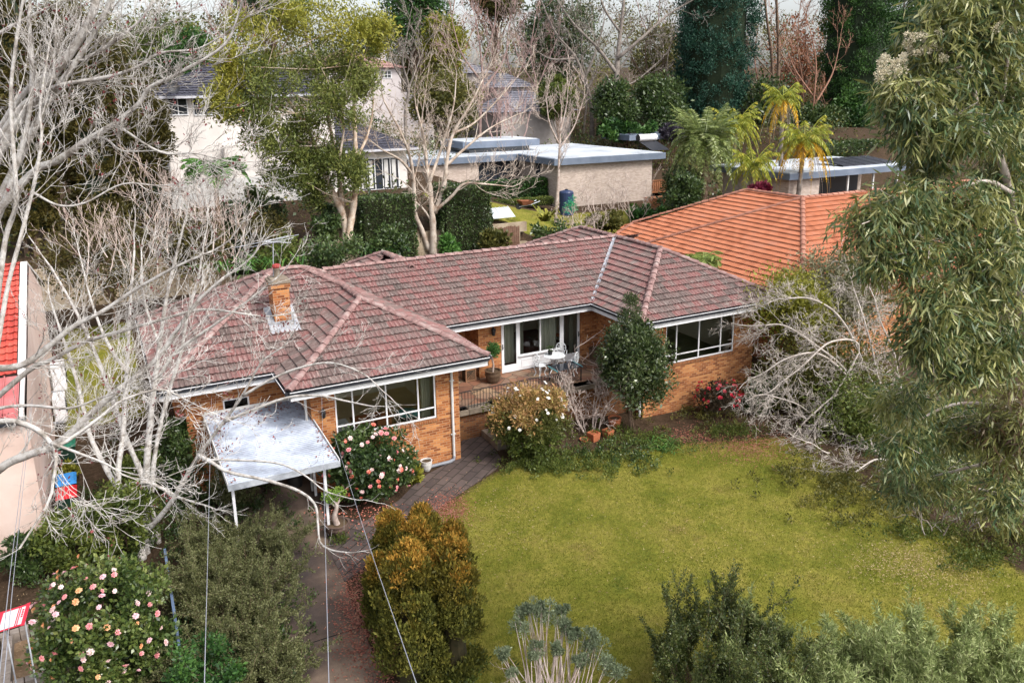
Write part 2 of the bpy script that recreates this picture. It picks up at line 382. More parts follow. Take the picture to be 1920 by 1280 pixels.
lm = np.maximum(lm, np.clip(.5+poly_mask(GX, GY, backlawn)/.5, 0, 1))
lm = np.maximum(lm, np.clip(.5+poly_mask(GX, GY, np.array([(-6.3, 9), (-3.6, 9), (-3.6, 18), (-6.3, 18)]))/.5, 0, .8))
ny, nx = GX.shape
ii = (np.arange(ny-1)[:, None]*nx+np.arange(nx-1)[None]).ravel()
GF = np.stack([ii, ii+1, ii+nx+1, ii+nx], 1)
GV = np.stack([GX.ravel(), GY.ravel(), GZ.ravel()], 1)
tag(mesh('ground', GV, GF, groundmat(), attr={'lawn': lm.ravel()}, uv=GV[:, :2], smooth_=True), kind='structure')
def sheet(name, pts, mat, dz, sub=1, kind='structure', thick=0.06):
    """flat ground slab from an outline given in plan"""
    P = np.array([(p[0], p[1], H(p[0], p[1])+dz) for p in pts]); n = len(P)
    V = np.vstack([P, P-[0, 0, thick+dz+.05]]); F = [tuple(range(n))]+[(i, i+n, (i+1) % n+n, (i+1) % n) for i in range(n)]
    if np.cross(P[1]-P[0], P[2]-P[1])[2] < 0: pass
    return tag(mesh(name, V, F, mat), kind=kind)
DR = [onZ(u, v, 0)[:2] for u, v in [(597, 905), (612, 1003), (660, 1130), (722, 1281)]]
dl = [(-2.0, 2.6), (-2.0, -2), (-2.15, -7.5), (-2.6, -13), (-2.9, -18)]
drive = dl+[(DR[3][0]-.45, -18), (DR[3][0]-.2, -13)]+[tuple(p) for p in DR[::-1]]+[(.75, .74), (.72, 2.6)]
def drivemat():
    m, nt, b = newmat('driveway'); c = coord(nt, 'Pos')
    n1 = noise(nt, c, .45, 4, .55); n2 = noise(nt, c, 3.2, 5, .7); n3 = noise(nt, c, 55, 3, .8)
    sp = nt.nodes.new('ShaderNodeSeparateXYZ'); nt.links.new(c, sp.inputs[0])
    k = ramp_of(nt, mathn(nt, 'MULTIPLY_ADD', n1, 2.6, -.8), [(.045, .038, .038), (.085, .062, .052), (.17, .125, .095), (.26, .21, .165)])
    k = mixc(nt, 1.0, k, ramp_of(nt, n2, [(.6, .58, .56), (1.3, 1.3, 1.3)]), 'MULTIPLY')
    k = mixc(nt, 1.0, k, ramp_of(nt, n3, [(.45, .45, .45), (1.5, 1.5, 1.5)]), 'MULTIPLY')
    j = mathn(nt, 'PINGPONG', mathn(nt, 'ADD', sp.outputs[1], .5+40), 2.45)
    jm = mathn(nt, 'LESS_THAN', j, .018)
    k = mixc(nt, jm, k, (.012, .011, .010))
    nt.links.new(k, b.inputs['Base Color']); b.inputs['Roughness'].default_value = .8; b.inputs['Specular IOR Level'].default_value = .2
    bump(nt, b, n3, .4, .01); return m
sheet('driveway', drive, drivemat(), .03)
PATH_PX = [(598, 905), (608, 965), (684, 979), (748, 940), (790, 897), (862, 858), (866, 826), (905, 808), (940, 862), (933, 878), (862, 926), (818, 958), (750, 1010), (701, 1051), (647, 1092), (625, 1050), (612, 1003)]
def pavermat():
    m, nt, b = newmat('path_pavers'); c = coord(nt, 'Pos')
    mp = nt.nodes.new('ShaderNodeMapping'); mp.inputs['Rotation'].default_value = (0, 0, radians(-38)); nt.links.new(c, mp.inputs[0])
    br = nt.nodes.new('ShaderNodeTexBrick'); nt.links.new(mp.outputs[0], br.inputs['Vector']); br.inputs['Scale'].default_value = 1
    br.inputs['Brick Width'].default_value = .6; br.inputs['Row Height'].default_value = .30; br.inputs['Mortar Size'].default_value = .018
    br.inputs['Color1'].default_value = (.055, .045, .045, 1); br.inputs['Color2'].default_value = (.10, .082, .078, 1); br.inputs['Mortar'].default_value = (.018, .016, .012, 1)
    n2 = noise(nt, c, 1.4, 5, .7); n3 = noise(nt, c, 50, 3, .8)
    k = mixc(nt, 1.0, br.outputs['Color'], ramp_of(nt, n2, [(.35, .35, .38), (1.6, 1.4, 1.25)]), 'MULTIPLY')
    k = mixc(nt, 1.0, k, ramp_of(nt, n3, [(.5, .5, .5), (1.5, 1.5, 1.5)]), 'MULTIPLY')
    nt.links.new(k, b.inputs['Base Color']); b.inputs['Roughness'].default_value = .75
    bump(nt, b, br.outputs['Fac'], -.5, .01); return m
sheet('path', [tuple(onZ(u, v, 0)[:2]) for u, v in PATH_PX], pavermat(), .045)
# ================================================================== roofs
def tile_rows(A, O, s, t, T, sL, sR, gauge=.33, roll=.15, amp=.024, lift=.062, uvo=(0, 0)):
    """interlocking tile courses on one roof plane: sL, sR = [(t, s), ...] bounds along the eave direction"""
    O = np.array(O, float); s = unit(np.array(s, float)); t = unit(np.array(t, float)); n = np.cross(s, t)
    tl, sl_ = zip(*sL); tr, sr_ = zip(*sR); k = 0; ds = roll/4
    while k*gauge < T-.02:
        t0, t1 = k*gauge, min((k+1)*gauge, T)
        l0, r0 = np.interp(t0, tl, sl_), np.interp(t0, tr, sr_); l1, r1 = np.interp(t1, tl, sl_), np.interp(t1, tr, sr_)
        a, b_ = min(l0, l1), max(r0, r1)
        if b_-a > .02:
            S_ = np.arange(math.floor(a/ds)*ds, b_+ds, ds); m = len(S_)
            ph = (S_/roll) % 1.0; h = amp*np.where(ph < .5, np.sin(ph*2*pi), .25*np.sin(ph*2*pi))
            h0 = h+lift*(1+.10*np.sin(S_*7.3+k*2.1)); sb = np.clip(S_, l0, max(r0, l0)); st_ = np.clip(S_, l1, max(r1, l1))
            low = O+s*sb[:, None]+t*(t0+.05)+n*(h0*0-.012)[:, None]
            nose = O+s*sb[:, None]+t*(t0-.03)+n*h0[:, None]
            top = O+s*st_[:, None]+t*(t1+.02)+n*(h+.004)[:, None]
            V = np.concatenate([low, nose, top]); i = np.arange(m-1)
            F = np.concatenate([np.stack([i, i+1, m+i+1, m+i], 1), np.stack([m+i, m+i+1, 2*m+i+1, 2*m+i], 1)])
            w0 = np.tile(sb[1:]-sb[:-1], 1) > 1e-5; w1 = (sb[1:]-sb[:-1] > 1e-5) | (st_[1:]-st_[:-1] > 1e-5)
            F = F[np.concatenate([w0, w1])]
            uv = np.concatenate([np.stack([sb, sb*0+t0+.01], 1), np.stack([sb, sb*0+t0+.01], 1), np.stack([st_, st_*0+t1-.01], 1)])+np.array(uvo)
            A.append((V, F, uv))
        k += 1
def hip_roof(A, x0, x1, y0, y1, z, p, only='FRBL', override=None, gauge=.33, roll=.15, **kw):
    c, s_ = 1/math.sqrt(1+p*p), p/math.sqrt(1+p*p); W_, D_ = x1-x0, y1-y0; d = min(W_, D_)/2; T = d/c
    ov = override or {}
    def go(k, O, sd, td, w_):
        L = ov.get(k+'L', [(0, 0), (T, d)]); R_ = ov.get(k+'R', [(0, w_), (T, w_-d)]); TT = ov.get(k+'T', T)
        tile_rows(A, O, sd, td, TT, L, R_, gauge, roll, uvo=(17.3*len(A) % 50, 0), **kw)
    if 'F' in only: go('F', (x0, y0, z), (1, 0, 0), (0, c, s_), W_)
    if 'R' in only: go('R', (x1, y0, z), (0, 1, 0), (-c, 0, s_), D_)
    if 'B' in only: go('B', (x1, y1, z), (-1, 0, 0), (0, -c, s_), W_)
    if 'L' in only: go('L', (x0, y1, z), (0, -1, 0), (c, 0, s_), D_)
def caps(mb, p, q, r=.115, step=.42):
    """overlapping half-round ridge caps from p (low) to q"""
    p = np.array(p, float); q = np.array(q, float); L = np.linalg.norm(q-p); n = max(1, int(round(L/step))); d = (q-p)/L
    a = np.cross(d, (0, 0, 1)); a /= np.linalg.norm(a); b = np.cross(a, d)
    for i in range(n):
        P0 = p+d*(L*i/n-.03); P1 = p+d*(L*(i+1)/n+.02); V = []; m = 7; e = random.uniform(-.006, .006)
        for (P_, rr, hh) in ((P0, r*1.12, .05+e), (P1, r*.93, .028+e)):
            for k in range(m): t = pi*k/(m-1); V.append(P_+a*cos(t)*rr+b*(sin(t)*rr*.8+hh-.03))
        for (P_, rr, hh) in ((P0, r*1.12-.02, .02),):
            for k in range(m): t = pi*k/(m-1); V.append(P_+a*cos(t)*rr+b*(sin(t)*rr*.8+hh-.03))
        F = [(k, k+1, m+k+1, m+k) for k in range(m-1)]+[(2*m+k, 2*m+k+1, k+1, k) for k in range(m-1)]
        mb.add(V, F)
PT = .5097; CT = 1/math.sqrt(1+PT*PT); ZG = 3.8
XG, XB, YF, YK = -3.387, 6.417, 1.927, 10.716
YM, XC, XE, YD, YR = 3.899, 12.9415, 20.021, .587, 13.955
hb = (YK-YF)/2; hw = XB/2; hr = (XE-XC)/2
house = thing('brick_house', 'orange brick bungalow with lichened red tiled hip roof and white framed windows', 'house', (0, .75, 0))
A = []
hip_roof(A, XG, XB, YF, YK, ZG, PT, 'FBL', {'FR': [(0, -XG), (hw/CT, -XG+hw), (hb/CT, XB-XG-hb)]})
tile_rows(A, (XB, 0, ZG), (0, 1, 0), (-CT, 0, PT*CT), hb/CT, [(0, 0), (hw/CT, hw), (hw/CT+.001, YF+hw), (hb/CT, YF+hb)], [(0, YK), (hb/CT, YK-hb)], uvo=(31, 0))
hip_roof(A, 0, XB, 0, 2*XB, ZG, PT, 'FL', {'LL': [(0, 2*XB-YF), (hw/CT, 2*XB-YF-hw)], 'LR': [(0, 2*XB), (hw/CT, 2*XB-hw)]})
T_ = hr/CT
tile_rows(A, (0, YM, ZG), (1, 0, 0), (0, CT, PT*CT), T_, [(0, XB), (T_, XB-hr)], [(0, XC), (T_, XC+hr)], uvo=(3, 0))
tile_rows(A, (20, YM+2*hr, ZG), (-1, 0, 0), (0, -CT, PT*CT), T_, [(0, 2), (T_, 2)], [(0, 18), (T_, 18)], uvo=(9, 0))
hip_roof(A, XC, XE, YD, YR, ZG, PT)
# rear wing whose peak shows over the main ridge
pk = onZ(718, 474, ZG+3.15*PT); hip_roof(A, pk[0]-3.15, pk[0]+3.15, 7.0, pk[1]+3.15, ZG, PT, 'RBL')
V, F, uv = joinp(A)
roof = mesh('roof', V, F, TILE, house, uv=uv)
mb = MB(); z_ = lambda d: ZG+d*PT+.03
q = (hw, YF+hw, z_(hw)); p2 = (hw, hw, z_(hw)); p1r = (XB-hb, YF+hb, z_(hb)); p1l = (XG+hb, YF+hb, z_(hb))
for a, b in [((XB, 0, z_(0)), p2), ((0, 0, z_(0)), p2), (p2, q), (q, p1r), (p1l, p1r), ((XG, YF, z_(0)), p1l), ((XG, YK, z_(0)), p1l), ((XB, YK, z_(0)), p1r),
             ((XB-hr+.2, YM+hr, z_(hr)), (XC+hr, YM+hr, z_(hr))), ((XC, YD, z_(0)), (XC+hr, YD+hr, z_(hr))), ((XE, YD, z_(0)), (XC+hr, YD+hr, z_(hr))),
             ((XC+hr, YD+hr, z_(hr)), (XC+hr, YR-hr, z_(hr))), ((XC, YR, z_(0)), (XC+hr, YR-hr, z_(hr))), ((XE, YR, z_(0)), (XC+hr, YR-hr, z_(hr))),
             ((pk[0]-3.15, pk[1]+3.15, z_(0)), (pk[0], pk[1], z_(3.15))), ((pk[0]+3.15, pk[1]+3.15, z_(0)), (pk[0], pk[1], z_(3.15))), ((pk[0], YM+hr-.5, z_(3.15)), (pk[0], pk[1], z_(3.15)))]:
    caps(mb, a, b)
mb.build('ridge_capping', RIDGE, roof, smooth_=False)
# valley flashing (pale metal, right valley) 
mb = MB(); a = np.array((XC, YM, ZG+.035)); b = np.array((XC+hr-.15, YM+hr-.15, ZG+hr*PT))
sidev = np.array((.5, -.5, 0))*.10
mb.add([a-sidev+[0, 0, .03], a, a+sidev+[0, 0, .03], b-sidev+[0, 0, .03], b, b+sidev+[0, 0, .03]], [(0, 1, 4, 3), (1, 2, 5, 4)])
mb.build('valley_flashing', LEAD, roof)
# gutters and fascia
def gutter_run(mbg, mbf, p, q, out):
    """p->q along an eave, out = outward unit; dark open channel with a pale lip, white fascia board below"""
    p = np.array(p, float); q = np.array(q, float); o = np.array(out, float); u = (q-p)/np.linalg.norm(q-p)
    z = np.array([0, 0, 1.0])
    c1 = (p+q)/2
    A0, A1 = p-u*0, q+u*0
    mbg.bar(A0+o*.055+z*(-.075), A1+o*.055+z*(-.075), .11, .10, up=(0, 0, 1))
    mbf.bar(A0+o*.118+z*(-.012), A1+o*.118+z*(-.012), .014, .022)
    mbf.bar(A0-o*.015+z*(-.225), A1-o*.015+z*(-.225), .03, .19)
G_, Fa = MB(), MB(); zz = ZG-.0
runs = [((XG, YF), (0, YF), (0, -1)), ((0, 0), (XB, 0), (0, -1)), ((XB, 0), (XB, YM), (1, 0)), ((XB, YM), (XC, YM), (0, -1)), ((XC, YD), (XC, YM), (-1, 0)), ((XC, YD), (XE, YD), (0, -1)),
        ((0, 0), (0, YF), (-1, 0)), ((XG, YF), (XG, YK), (-1, 0)), ((XE, YD), (XE, YR), (1, 0)), ((XG, YK), (XB, YK), (0, 1))]
for (a, b, o) in runs: gutter_run(G_, Fa, (*a, zz), (*b, zz), (*o, 0))
G_.build('gutter', DARKG, house); Fa.build('fascia', WHITE, house)
# soffit
mb = MB()
for x0, x1, y0, y1 in [(XG+.02, 0, YF+.02, YF+.74), (0.02, XB-.02, .02, .74), (.02, .74, .74, YF+.74), (XB-.76, XB-.02, .74, YM+.74), (XB, XC, YM+.02, YM+.74), (XC+.02, XC+.74, YD+.74, YM+.76), (XC+.02, XE-.02, YD+.02, YD+.74), (XG+.02, XG+.74, YF+.74, YK), (XE-.74, XE-.02, YD+.74, YR)]:
    mb.box(x0, x1, y0, y1, ZG-.16, ZG-.14)
mb.build('soffit', OFFW, house)
# walls with openings
def wall(mb, p, q, z0, z1, th, ops=()):
    """wall from p to q (outer face on the right hand side when walking p->q), openings (s0, s1, za, zb)"""
    p = np.array((*p, 0), float); q = np.array((*q, 0), float); L = np.linalg.norm(q-p); u = (q-p)/L; inn = np.array((-u[1], u[0], 0))
    ss = sorted({0, L, *[o[0] for o in ops], *[o[1] for o in ops]}); zs = sorted({z0, z1, *[o[2] for o in ops], *[o[3] for o in ops]})
    P = lambda s, z, d: p+u*s+inn*d+np.array((0, 0, z))
    for i in range(len(ss)-1):
        for j in range(len(zs)-1):
            sc, zc = (ss[i]+ss[i+1])/2, (zs[j]+zs[j+1])/2
            if any(o[0] < sc < o[1] and o[2] < zc < o[3] for o in ops): continue
            mb.add([P(ss[i], zs[j], 0), P(ss[i+1], zs[j], 0), P(ss[i+1], zs[j+1], 0), P(ss[i], zs[j+1], 0)], [(0, 1, 2, 3)])
            mb.add([P(ss[i], zs[j], th), P(ss[i+1], zs[j], th), P(ss[i+1], zs[j+1], th), P(ss[i], zs[j+1], th)], [(3, 2, 1, 0)])
    for (a, b, c, d) in ops:
        mb.add([P(a, c, 0), P(b, c, 0), P(b, c, th), P(a, c, th)], [(0, 1, 2, 3)]); mb.add([P(a, d, 0), P(b, d, 0), P(b, d, th), P(a, d, th)], [(3, 2, 1, 0)])
        mb.add([P(a, c, 0), P(a, d, 0), P(a, d, th), P(a, c, th)], [(3, 2, 1, 0)]); mb.add([P(b, c, 0), P(b, d, 0), P(b, d, th), P(b, c, th)], [(0, 1, 2, 3)])
    mb.add([P(0, z1, 0), P(L, z1, 0), P(L, z1, th), P(0, z1, th)], [(0, 1, 2, 3)])
ZT = ZG-.16
mb = MB()
wall(mb, (XG+.75, YF+.75), (.75, YF+.75), -.3, ZT, .25, [(1.1, 1.9, 1.5, 2.9)])
wall(mb, (.75, YF+.75), (.75, .75), -.3, ZT, .25)
wall(mb, (.752, .75), (5.66, .75), -.3, ZT, .25, [(.74, 4.09, 1.70, 3.40)])
wall(mb, (5.66, .752), (5.66, 5.9), -.3, ZT, .25)
wall(mb, (5.66, 5.9), (8.42, 5.9), .9, ZT, .25, [(.25, 1.15, 1.2, 3.3), (1.35, 2.1, 1.9, 3.3)])
wall(mb, (8.22, 5.9), (8.22, 4.652), 1.0, ZT, .22)
wall(mb, (8.222, 4.65), (13.69, 4.65), 1.0, ZT, .25, [(.98, 4.66, 1.2, 3.40)])
wall(mb, (13.69, 4.65), (13.69, 1.342), -.7, ZT, .25)
wall(mb, (13.692, 1.34), (19.27, 1.34), -.8, ZT, .25, [(1.03, 4.52, 1.62, 3.36)])
wall(mb, (19.27, 1.342), (19.27, 13.2), -.8, ZT, .25)
wall(mb, (19.268, 13.2), (13.69, 13.2), -.3, ZT, .25)
wall(mb, (13.69, 13.2), (13.69, 10.2), -.3, ZT, .25)
wall(mb, (13.68, 10.2), (5.0, 10.2), -.3, ZT, .25)
wall(mb, (5.0, 10.19), (5.0, 9.97), -.3, ZT, .25)
wall(mb, (4.99, 9.966), (XG+.76, 9.966), -.3, ZT, .25)
wall(mb, (XG+.75, 9.96), (XG+.75, YF+.752), -.3, ZT, .25, [(2.5, 3.6, 1.7, 3.0)])
mb.build('wall', BRICK, house)
# interiors seen through the glass
INW = nmat('plaster', [(.72, .64, .50), (.82, .75, .62)], .6, .9)
CARP = nmat('carpet', [(.58, .43, .24), (.70, .54, .33)], 1.5, .95, .3, 60)
REDF = nmat('red_carpet', [(.11, .03, .02), (.17, .05, .035)], 2, .9)
for x0, x1, y0, y1, z0, nm, fm in [(1.0, 5.4, 1.02, 5.4, 1.15, 'room', CARP), (8.5, 13.4, 4.92, 9.4, 1.21, 'room', REDF), (13.95, 19.0, 1.62, 6.5, 1.15, 'room', nmat('dull_carpet', [(.10, .11, .05), (.15, .15, .08)], 2, .95))]:
    m_ = MB(); m_.add([(x0, y1, z0), (x1, y1, z0), (x1, y1, 3.6), (x0, y1, 3.6)], [(0, 1, 2, 3)]); m_.add([(x0, y0, z0), (x0, y1, z0), (x0, y1, 3.6), (x0, y0, 3.6)], [(0, 1, 2, 3)])
    m_.add([(x1, y0, z0), (x1, y1, z0), (x1, y1, 3.6), (x1, y0, 3.6)], [(0, 1, 2, 3)]); m_.add([(x0, y0, 3.6), (x1, y0, 3.6), (x1, y1, 3.6), (x0, y1, 3.6)], [(0, 1, 2, 3)])
    r_ = m_.build('room', INW, house); m2 = MB(); m2.box(x0, x1, y0, y1, z0-.05, z0); m2.build('floor', fm, r_)
def window(parent, x0, x1, z0, z1, y, mull, trans=None, fm=None, fw=.05, label=None):
    """front facing window in the wall plane y; frame mesh with pane and sill under it"""
    fm = fm or WHITE
    m_ = MB(); yy0, yy1 = y+.03, y+.09
    m_.box(x0, x0+fw, yy0, yy1, z0, z1); m_.box(x1-fw, x1, yy0, yy1, z0, z1)
    m_.box(x0+fw, x1-fw, yy0, yy1, z0, z0+fw); m_.box(x0+fw, x1-fw, yy0, yy1, z1-fw, z1)
    for x in mull: m_.box(x-fw*.5, x+fw*.5, yy0+.004, yy1-.004, z0+fw, z1-fw)
    if trans:
        xs = [x0+fw]+[v for x in mull for v in (x-fw*.5, x+fw*.5)]+[x1-fw]
        for i in range(0, len(xs), 2): m_.box(xs[i], xs[i+1], yy0+.008, yy1-.008, trans-.022, trans+.022)
    wn = m_.build('window', fm, parent)
    m2 = MB(); m2.add([(x0+.02, y+.06, z0+.02), (x1-.02, y+.06, z0+.02), (x1-.02, y+.06, z1-.02), (x0+.02, y+.06, z1-.02)], [(0, 1, 2, 3)]); m2.build('pane', GLASS, wn)
    return wn
w1 = window(house, 1.495, 4.835, 1.705, 3.395, .75, [2.06, 3.15, 4.23], 2.07)
m_ = MB(); m_.box(1.46, 4.87, .70, .78, 1.60, 1.70); m_.build('sill', brickmat('sill_brick', (.20, .06, .02), (.34, .13, .05), (.3, .2, .12), .08, .3), w1)
w2 = window(house, 14.725, 18.205, 1.625, 3.355, 1.34, [15.27, 16.40, 17.53], 1.95)
m_ = MB(); m_.box(14.69, 18.24, 1.29, 1.37, 1.52, 1.62); m_.build('sill', bpy.data.materials['sill_brick'], w2)
# glazed wall to the patio: door, picture window over a panel, door
def door(x0, x1, hinge_left):
    m_ = MB(); y = 4.65; z0, z1 = 1.22, 3.36
    m_.box(x0, x0+.11, y+.02, y+.07, z0, z1); m_.box(x1-.11, x1, y+.02, y+.07, z0, z1); m_.box(x0+.11, x1-.11, y+.02, y+.07, z1-.14, z1); m_.box(x0+.11, x1-.11, y+.02, y+.07, z0, z0+.30)
    d_ = m_.build('door', WHITE, house)
    m2 = MB(); m2.add([(x0+.1, y+.045, z0+.28), (x1-.1, y+.045, z0+.28), (x1-.1, y+.045, z1-.12), (x0+.1, y+.045, z1-.12)], [(0, 1, 2, 3)]); m2.build('pane', GLASS, d_)
    hx = x0+.05 if hinge_left else x1-.05
    m3 = MB(); m3.tube([(hx, y+.03, 2.3), (hx, y-.03, 2.3)], .022, 8); m3.box(hx-.02, hx+.02, y+.005, y+.02, 2.2, 2.42); m3.build('handle', BLACK, d_)
door(9.23, 10.0, True); door(11.98, 12.86, False)
w3 = window(house, 10.0, 11.98, 1.80, 3.36, 4.65, [11.0], None, fw=.06)
m_ = MB(); m_.box(10.0, 11.98, 4.68, 4.74, 1.22, 1.80); m_.box(10.12, 11.86, 4.665, 4.682, 1.32, 1.36); m_.box(10.12, 11.86, 4.665, 4.682, 1.62, 1.66); m_.box(10.12, 10.16, 4.665, 4.682, 1.36, 1.62); m_.box(11.82, 11.86, 4.665, 4.682, 1.36, 1.62)
m_.box(9.98, 12.0, 4.60, 4.74, 1.80, 1.835)
m_.build('panel', WHITE, house)
# recessed entry: sidelight window and door
w4 = window(house, 7.01, 7.76, 1.9, 3.3, 5.9, [7.4]); 
m_ = MB(); m_.box(5.92, 6.80, 5.93, 5.98, 1.2, 3.28); m_.box(6.0, 6.72, 5.915, 5.932, 1.35, 2.1); m_.box(7.01, 7.76, 5.92, 5.97, 1.22, 1.9); m_.build('door', WHITE, house)
window(house, XG+.75+1.1, XG+.75+1.9, 1.5, 2.9, YF+.75, [])
# downpipes
for (x, y, z0, mt) in [(5.39, .70, .22, OFFW), (13.50, 1.28, -.25, WHITE)]:
    m_ = MB(); m_.tube([(x, y-.02, ZT-.02), (x, y-.02, 3.3), (x, y, 3.2), (x, y, z0)], .045, 10)
    for z in (1.0, 2.9): m_.box(x-.08, x+.08, y-.02, y+.05, z, z+.03)
    dp = m_.build('downpipe', mt, house, smooth_=False)
m_ = MB(); m_.tube([(5.39, .70, .22), (5.36, .66, .12), (5.2, .62, .09), (4.5, .62, .08)], .055, 10); m_.build('drain_pipe', nmat('grey_pipe', [(.16, .17, .2), (.24, .25, .28)], 5, .5), house)
m_ = MB(); m_.tube([(.62, .85, ZT), (.62, .85, .1)], .04, 8); m_.build('downpipe', OFFW, house)
# chimney
ch = MB(); cx0, cx1, cy0, cy1 = .46, 1.0, 3.72, 4.42; ct = 6.28
ch.box(cx0, cx1, cy0, cy1, 4.5, ct-.28); ch.box(cx0-.04, cx1+.04, cy0-.04, cy1+.04, ct-.28, ct-.12)
chm = ch.build('chimney', BRICK, house)
m_ = MB(); m_.box(cx0-.07, cx1+.07, cy0-.07, cy1+.07, ct-.12, ct-.04); m_.box(cx0, cx1, cy0, cy1, ct-.04, ct+.02); m_.build('chimney_cap', STONE, chm)
m_ = MB(); m_.lathe((.73, 4.1, ct+.02), [(.12, 0), (.10, .06), (.095, .24), (.12, .26), (.12, .32), (.08, .32), (.07, .1)], 14)
m_.build('chimney_pot', STONE, chm)
m_ = MB(); m_.lathe((.73, 4.1, ct+.34), [(.13, 0), (.15, .04), (.13, .10), (.05, .13)], 12); m_.build('chimney_cowl', nmat('red_cowl', [(.2, .03, .03), (.35, .06, .05)], 5, .6), chm)
rz = lambda y: ZG+(y-YF)*PT
m_ = MB(); e = .06
m_.add([(cx0-.2, cy0-.34, rz(cy0-.34)+e), (cx1+.22, cy0-.34, rz(cy0-.34)+e), (cx1+.22, cy0+.0, rz(cy0)+e+.02), (cx0-.2, cy0+.0, rz(cy0)+e+.02),
        (cx0-.2, cy1+.15, rz(cy1+.15)+e), (cx0-.01, cy0, rz(cy0)+e+.12), (cx0-.01, cy1, rz(cy1)+e+.12), (cx1+.01, cy0, rz(cy0)+e+.12), (cx1+.01, cy1, rz(cy1)+e+.12), (cx1+.22, cy1+.15, rz(cy1+.15)+e),
        (cx0-.01, cy0-.01, rz(cy0)+e+.12), (cx1+.01, cy0-.01, rz(cy0)+e+.12)],
       [(0, 1, 2, 3), (3, 2, 11, 10), (0, 3, 5, 6, 4), (1, 9, 8, 7, 2), (3, 10, 5), (2, 7, 11)])
m_.build('flashing', LEAD, chm)
# ================================================================== patio
def pavemat():
    m, nt, b = newmat('crazy_paving'); c = coord(nt, 'Pos')
    vo = nt.nodes.new('ShaderNodeTexVoronoi'); vo.inputs['Scale'].default_value = 2.2; nt.links.new(c, vo.inputs['Vector'])
    ve = nt.nodes.new('ShaderNodeTexVoronoi'); ve.feature = 'DISTANCE_TO_EDGE'; ve.inputs['Scale'].default_value = 2.2; nt.links.new(c, ve.inputs['Vector'])
    sp = nt.nodes.new('ShaderNodeSeparateColor'); nt.links.new(vo.outputs['Color'], sp.inputs[0])
    k = ramp_of(nt, sp.outputs[0], [(.12, .055, .035), (.24, .11, .065), (.30, .20, .12), (.16, .09, .07)])
    k = mixc(nt, 1.0, k, ramp_of(nt, noise(nt, c, 4, 5, .7), [(.4, .4, .4), (1.5, 1.5, 1.5)]), 'MULTIPLY')
    k = mixc(nt, mathn(nt, 'LESS_THAN', ve.outputs['Distance'], .03), k, (.06, .045, .03))
    nt.links.new(k, b.inputs['Base Color']); b.inputs['Roughness'].default_value = .7; bump(nt, b, noise(nt, c, 20, 3), .3, .01); return m
m_ = MB(); m_.box(5.66, 13.69, 2.0, 5.9, 1.10, 1.20); tag(m_.build('patio', pavemat(), loc=(9, 3, 0)), kind='structure')
pw = MB(); pw.box(5.662, 13.688, 2.06, 2.3, -.5, 1.02)
pwo = tag(pw.build('patio_wall', BRICKD, loc=(9, 2.1, 0)), 'low dark brick retaining wall holding up the front patio, half hidden by the flowering bush', 'wall')
m_ = MB()
for i in range(9): m_.box(5.662+i*.89, 5.662+i*.89+.875, 1.93, 2.35, 1.021, 1.20+(i % 2)*.004)
m_.build('coping', STONE, pwo)
rail = thing('railing', 'low black metal railing along the patio edge above the dark path', 'railing', (7.5, 2.05, 1.2))
m_ = MB(); m_.bar((5.7, 2.05, 1.86), (10.6, 2.05, 1.86), .04, .02); m_.bar((5.7, 2.05, 1.29), (10.6, 2.05, 1.29), .03, .015); m_.build('rail', BLACK, rail)
m_ = MB()
for i in range(41): m_.bar((5.72+i*.12, 2.05, 1.20), (5.72+i*.12, 2.05, 1.85), .014, .014)
m_.build('balusters', BLACK, rail)
st = thing('garden_steps', 'dark stone steps beside the path under the patio wall', 'steps', (7.6, 1.2, 0))
for i in range(4):
    m_ = MB(); m_.box(7.05+i*.32, 7.37+i*.32 if i < 3 else 8.9, .75, 2.06, -.1, .28*(i+1)); m_.build('step', STONE, st)
# ================================================================== carport
cp_ = thing('carport', 'flat carport of corrugated grey metal on white posts beside the left wing', 'carport', (-.7, 0, 0))
def corrmat():
    m, nt, b = newmat('corrugated_metal'); c = coord(nt, 'Pos')
    n1 = noise(nt, c, .8, 5, .6); n2 = noise(nt, c, 9, 5, .8)
    k = ramp_of(nt, mathn(nt, 'MULTIPLY_ADD', n1, 2.4, -.7), [(.10, .11, .14), (.22, .25, .31), (.36, .40, .48), (.30, .33, .39)])
    k = mixc(nt, ramp_of(nt, n2, [(0, 0, 0), (0, 0, 0), (.9, .9, .9)]), k, (.14, .11, .10))
    nt.links.new(k, b.inputs['Base Color']); b.inputs['Roughness'].default_value = .5; b.inputs['Metallic'].default_value = .15; return m
ys = np.arange(-2.15, 2.72, .0235); xs = np.array([-2.12, -.6, .76])
Vc = []; 
for j, y in enumerate(ys):
    for x in xs: Vc.append((x+.0*y, y, 2.36+.035*(y+2.15)+.02*sin(y/.118*2*pi)))
n_ = len(xs); Fc = [(j*n_+i, j*n_+i+1, (j+1)*n_+i+1, (j+1)*n_+i) for j in range(len(ys)-1) for i in range(n_-1)]
mesh('roof_sheet', Vc, Fc, corrmat(), cp_)
m_ = MB(); m_.box(-2.16, .80, -2.19, -2.155, 2.20, 2.37); m_.build('front_fascia', METAL, cp_)
m_ = MB(); m_.bar((-2.15, -2.15, 2.33), (-2.15, 2.6, 2.5), .03, .16); m_.bar((.79, -2.15, 2.33), (.79, .7, 2.45), .03, .16)
m_.box(-2.12, .76, 2.60, 2.64, 2.5, 2.62)
for y in (-1.9, -.4, 1.1): m_.bar((-2.1, y, 2.25+.035*(y+2.15)), (.74, y, 2.25+.035*(y+2.15)), .05, .10)
m_.build('frame', OFFW, cp_)
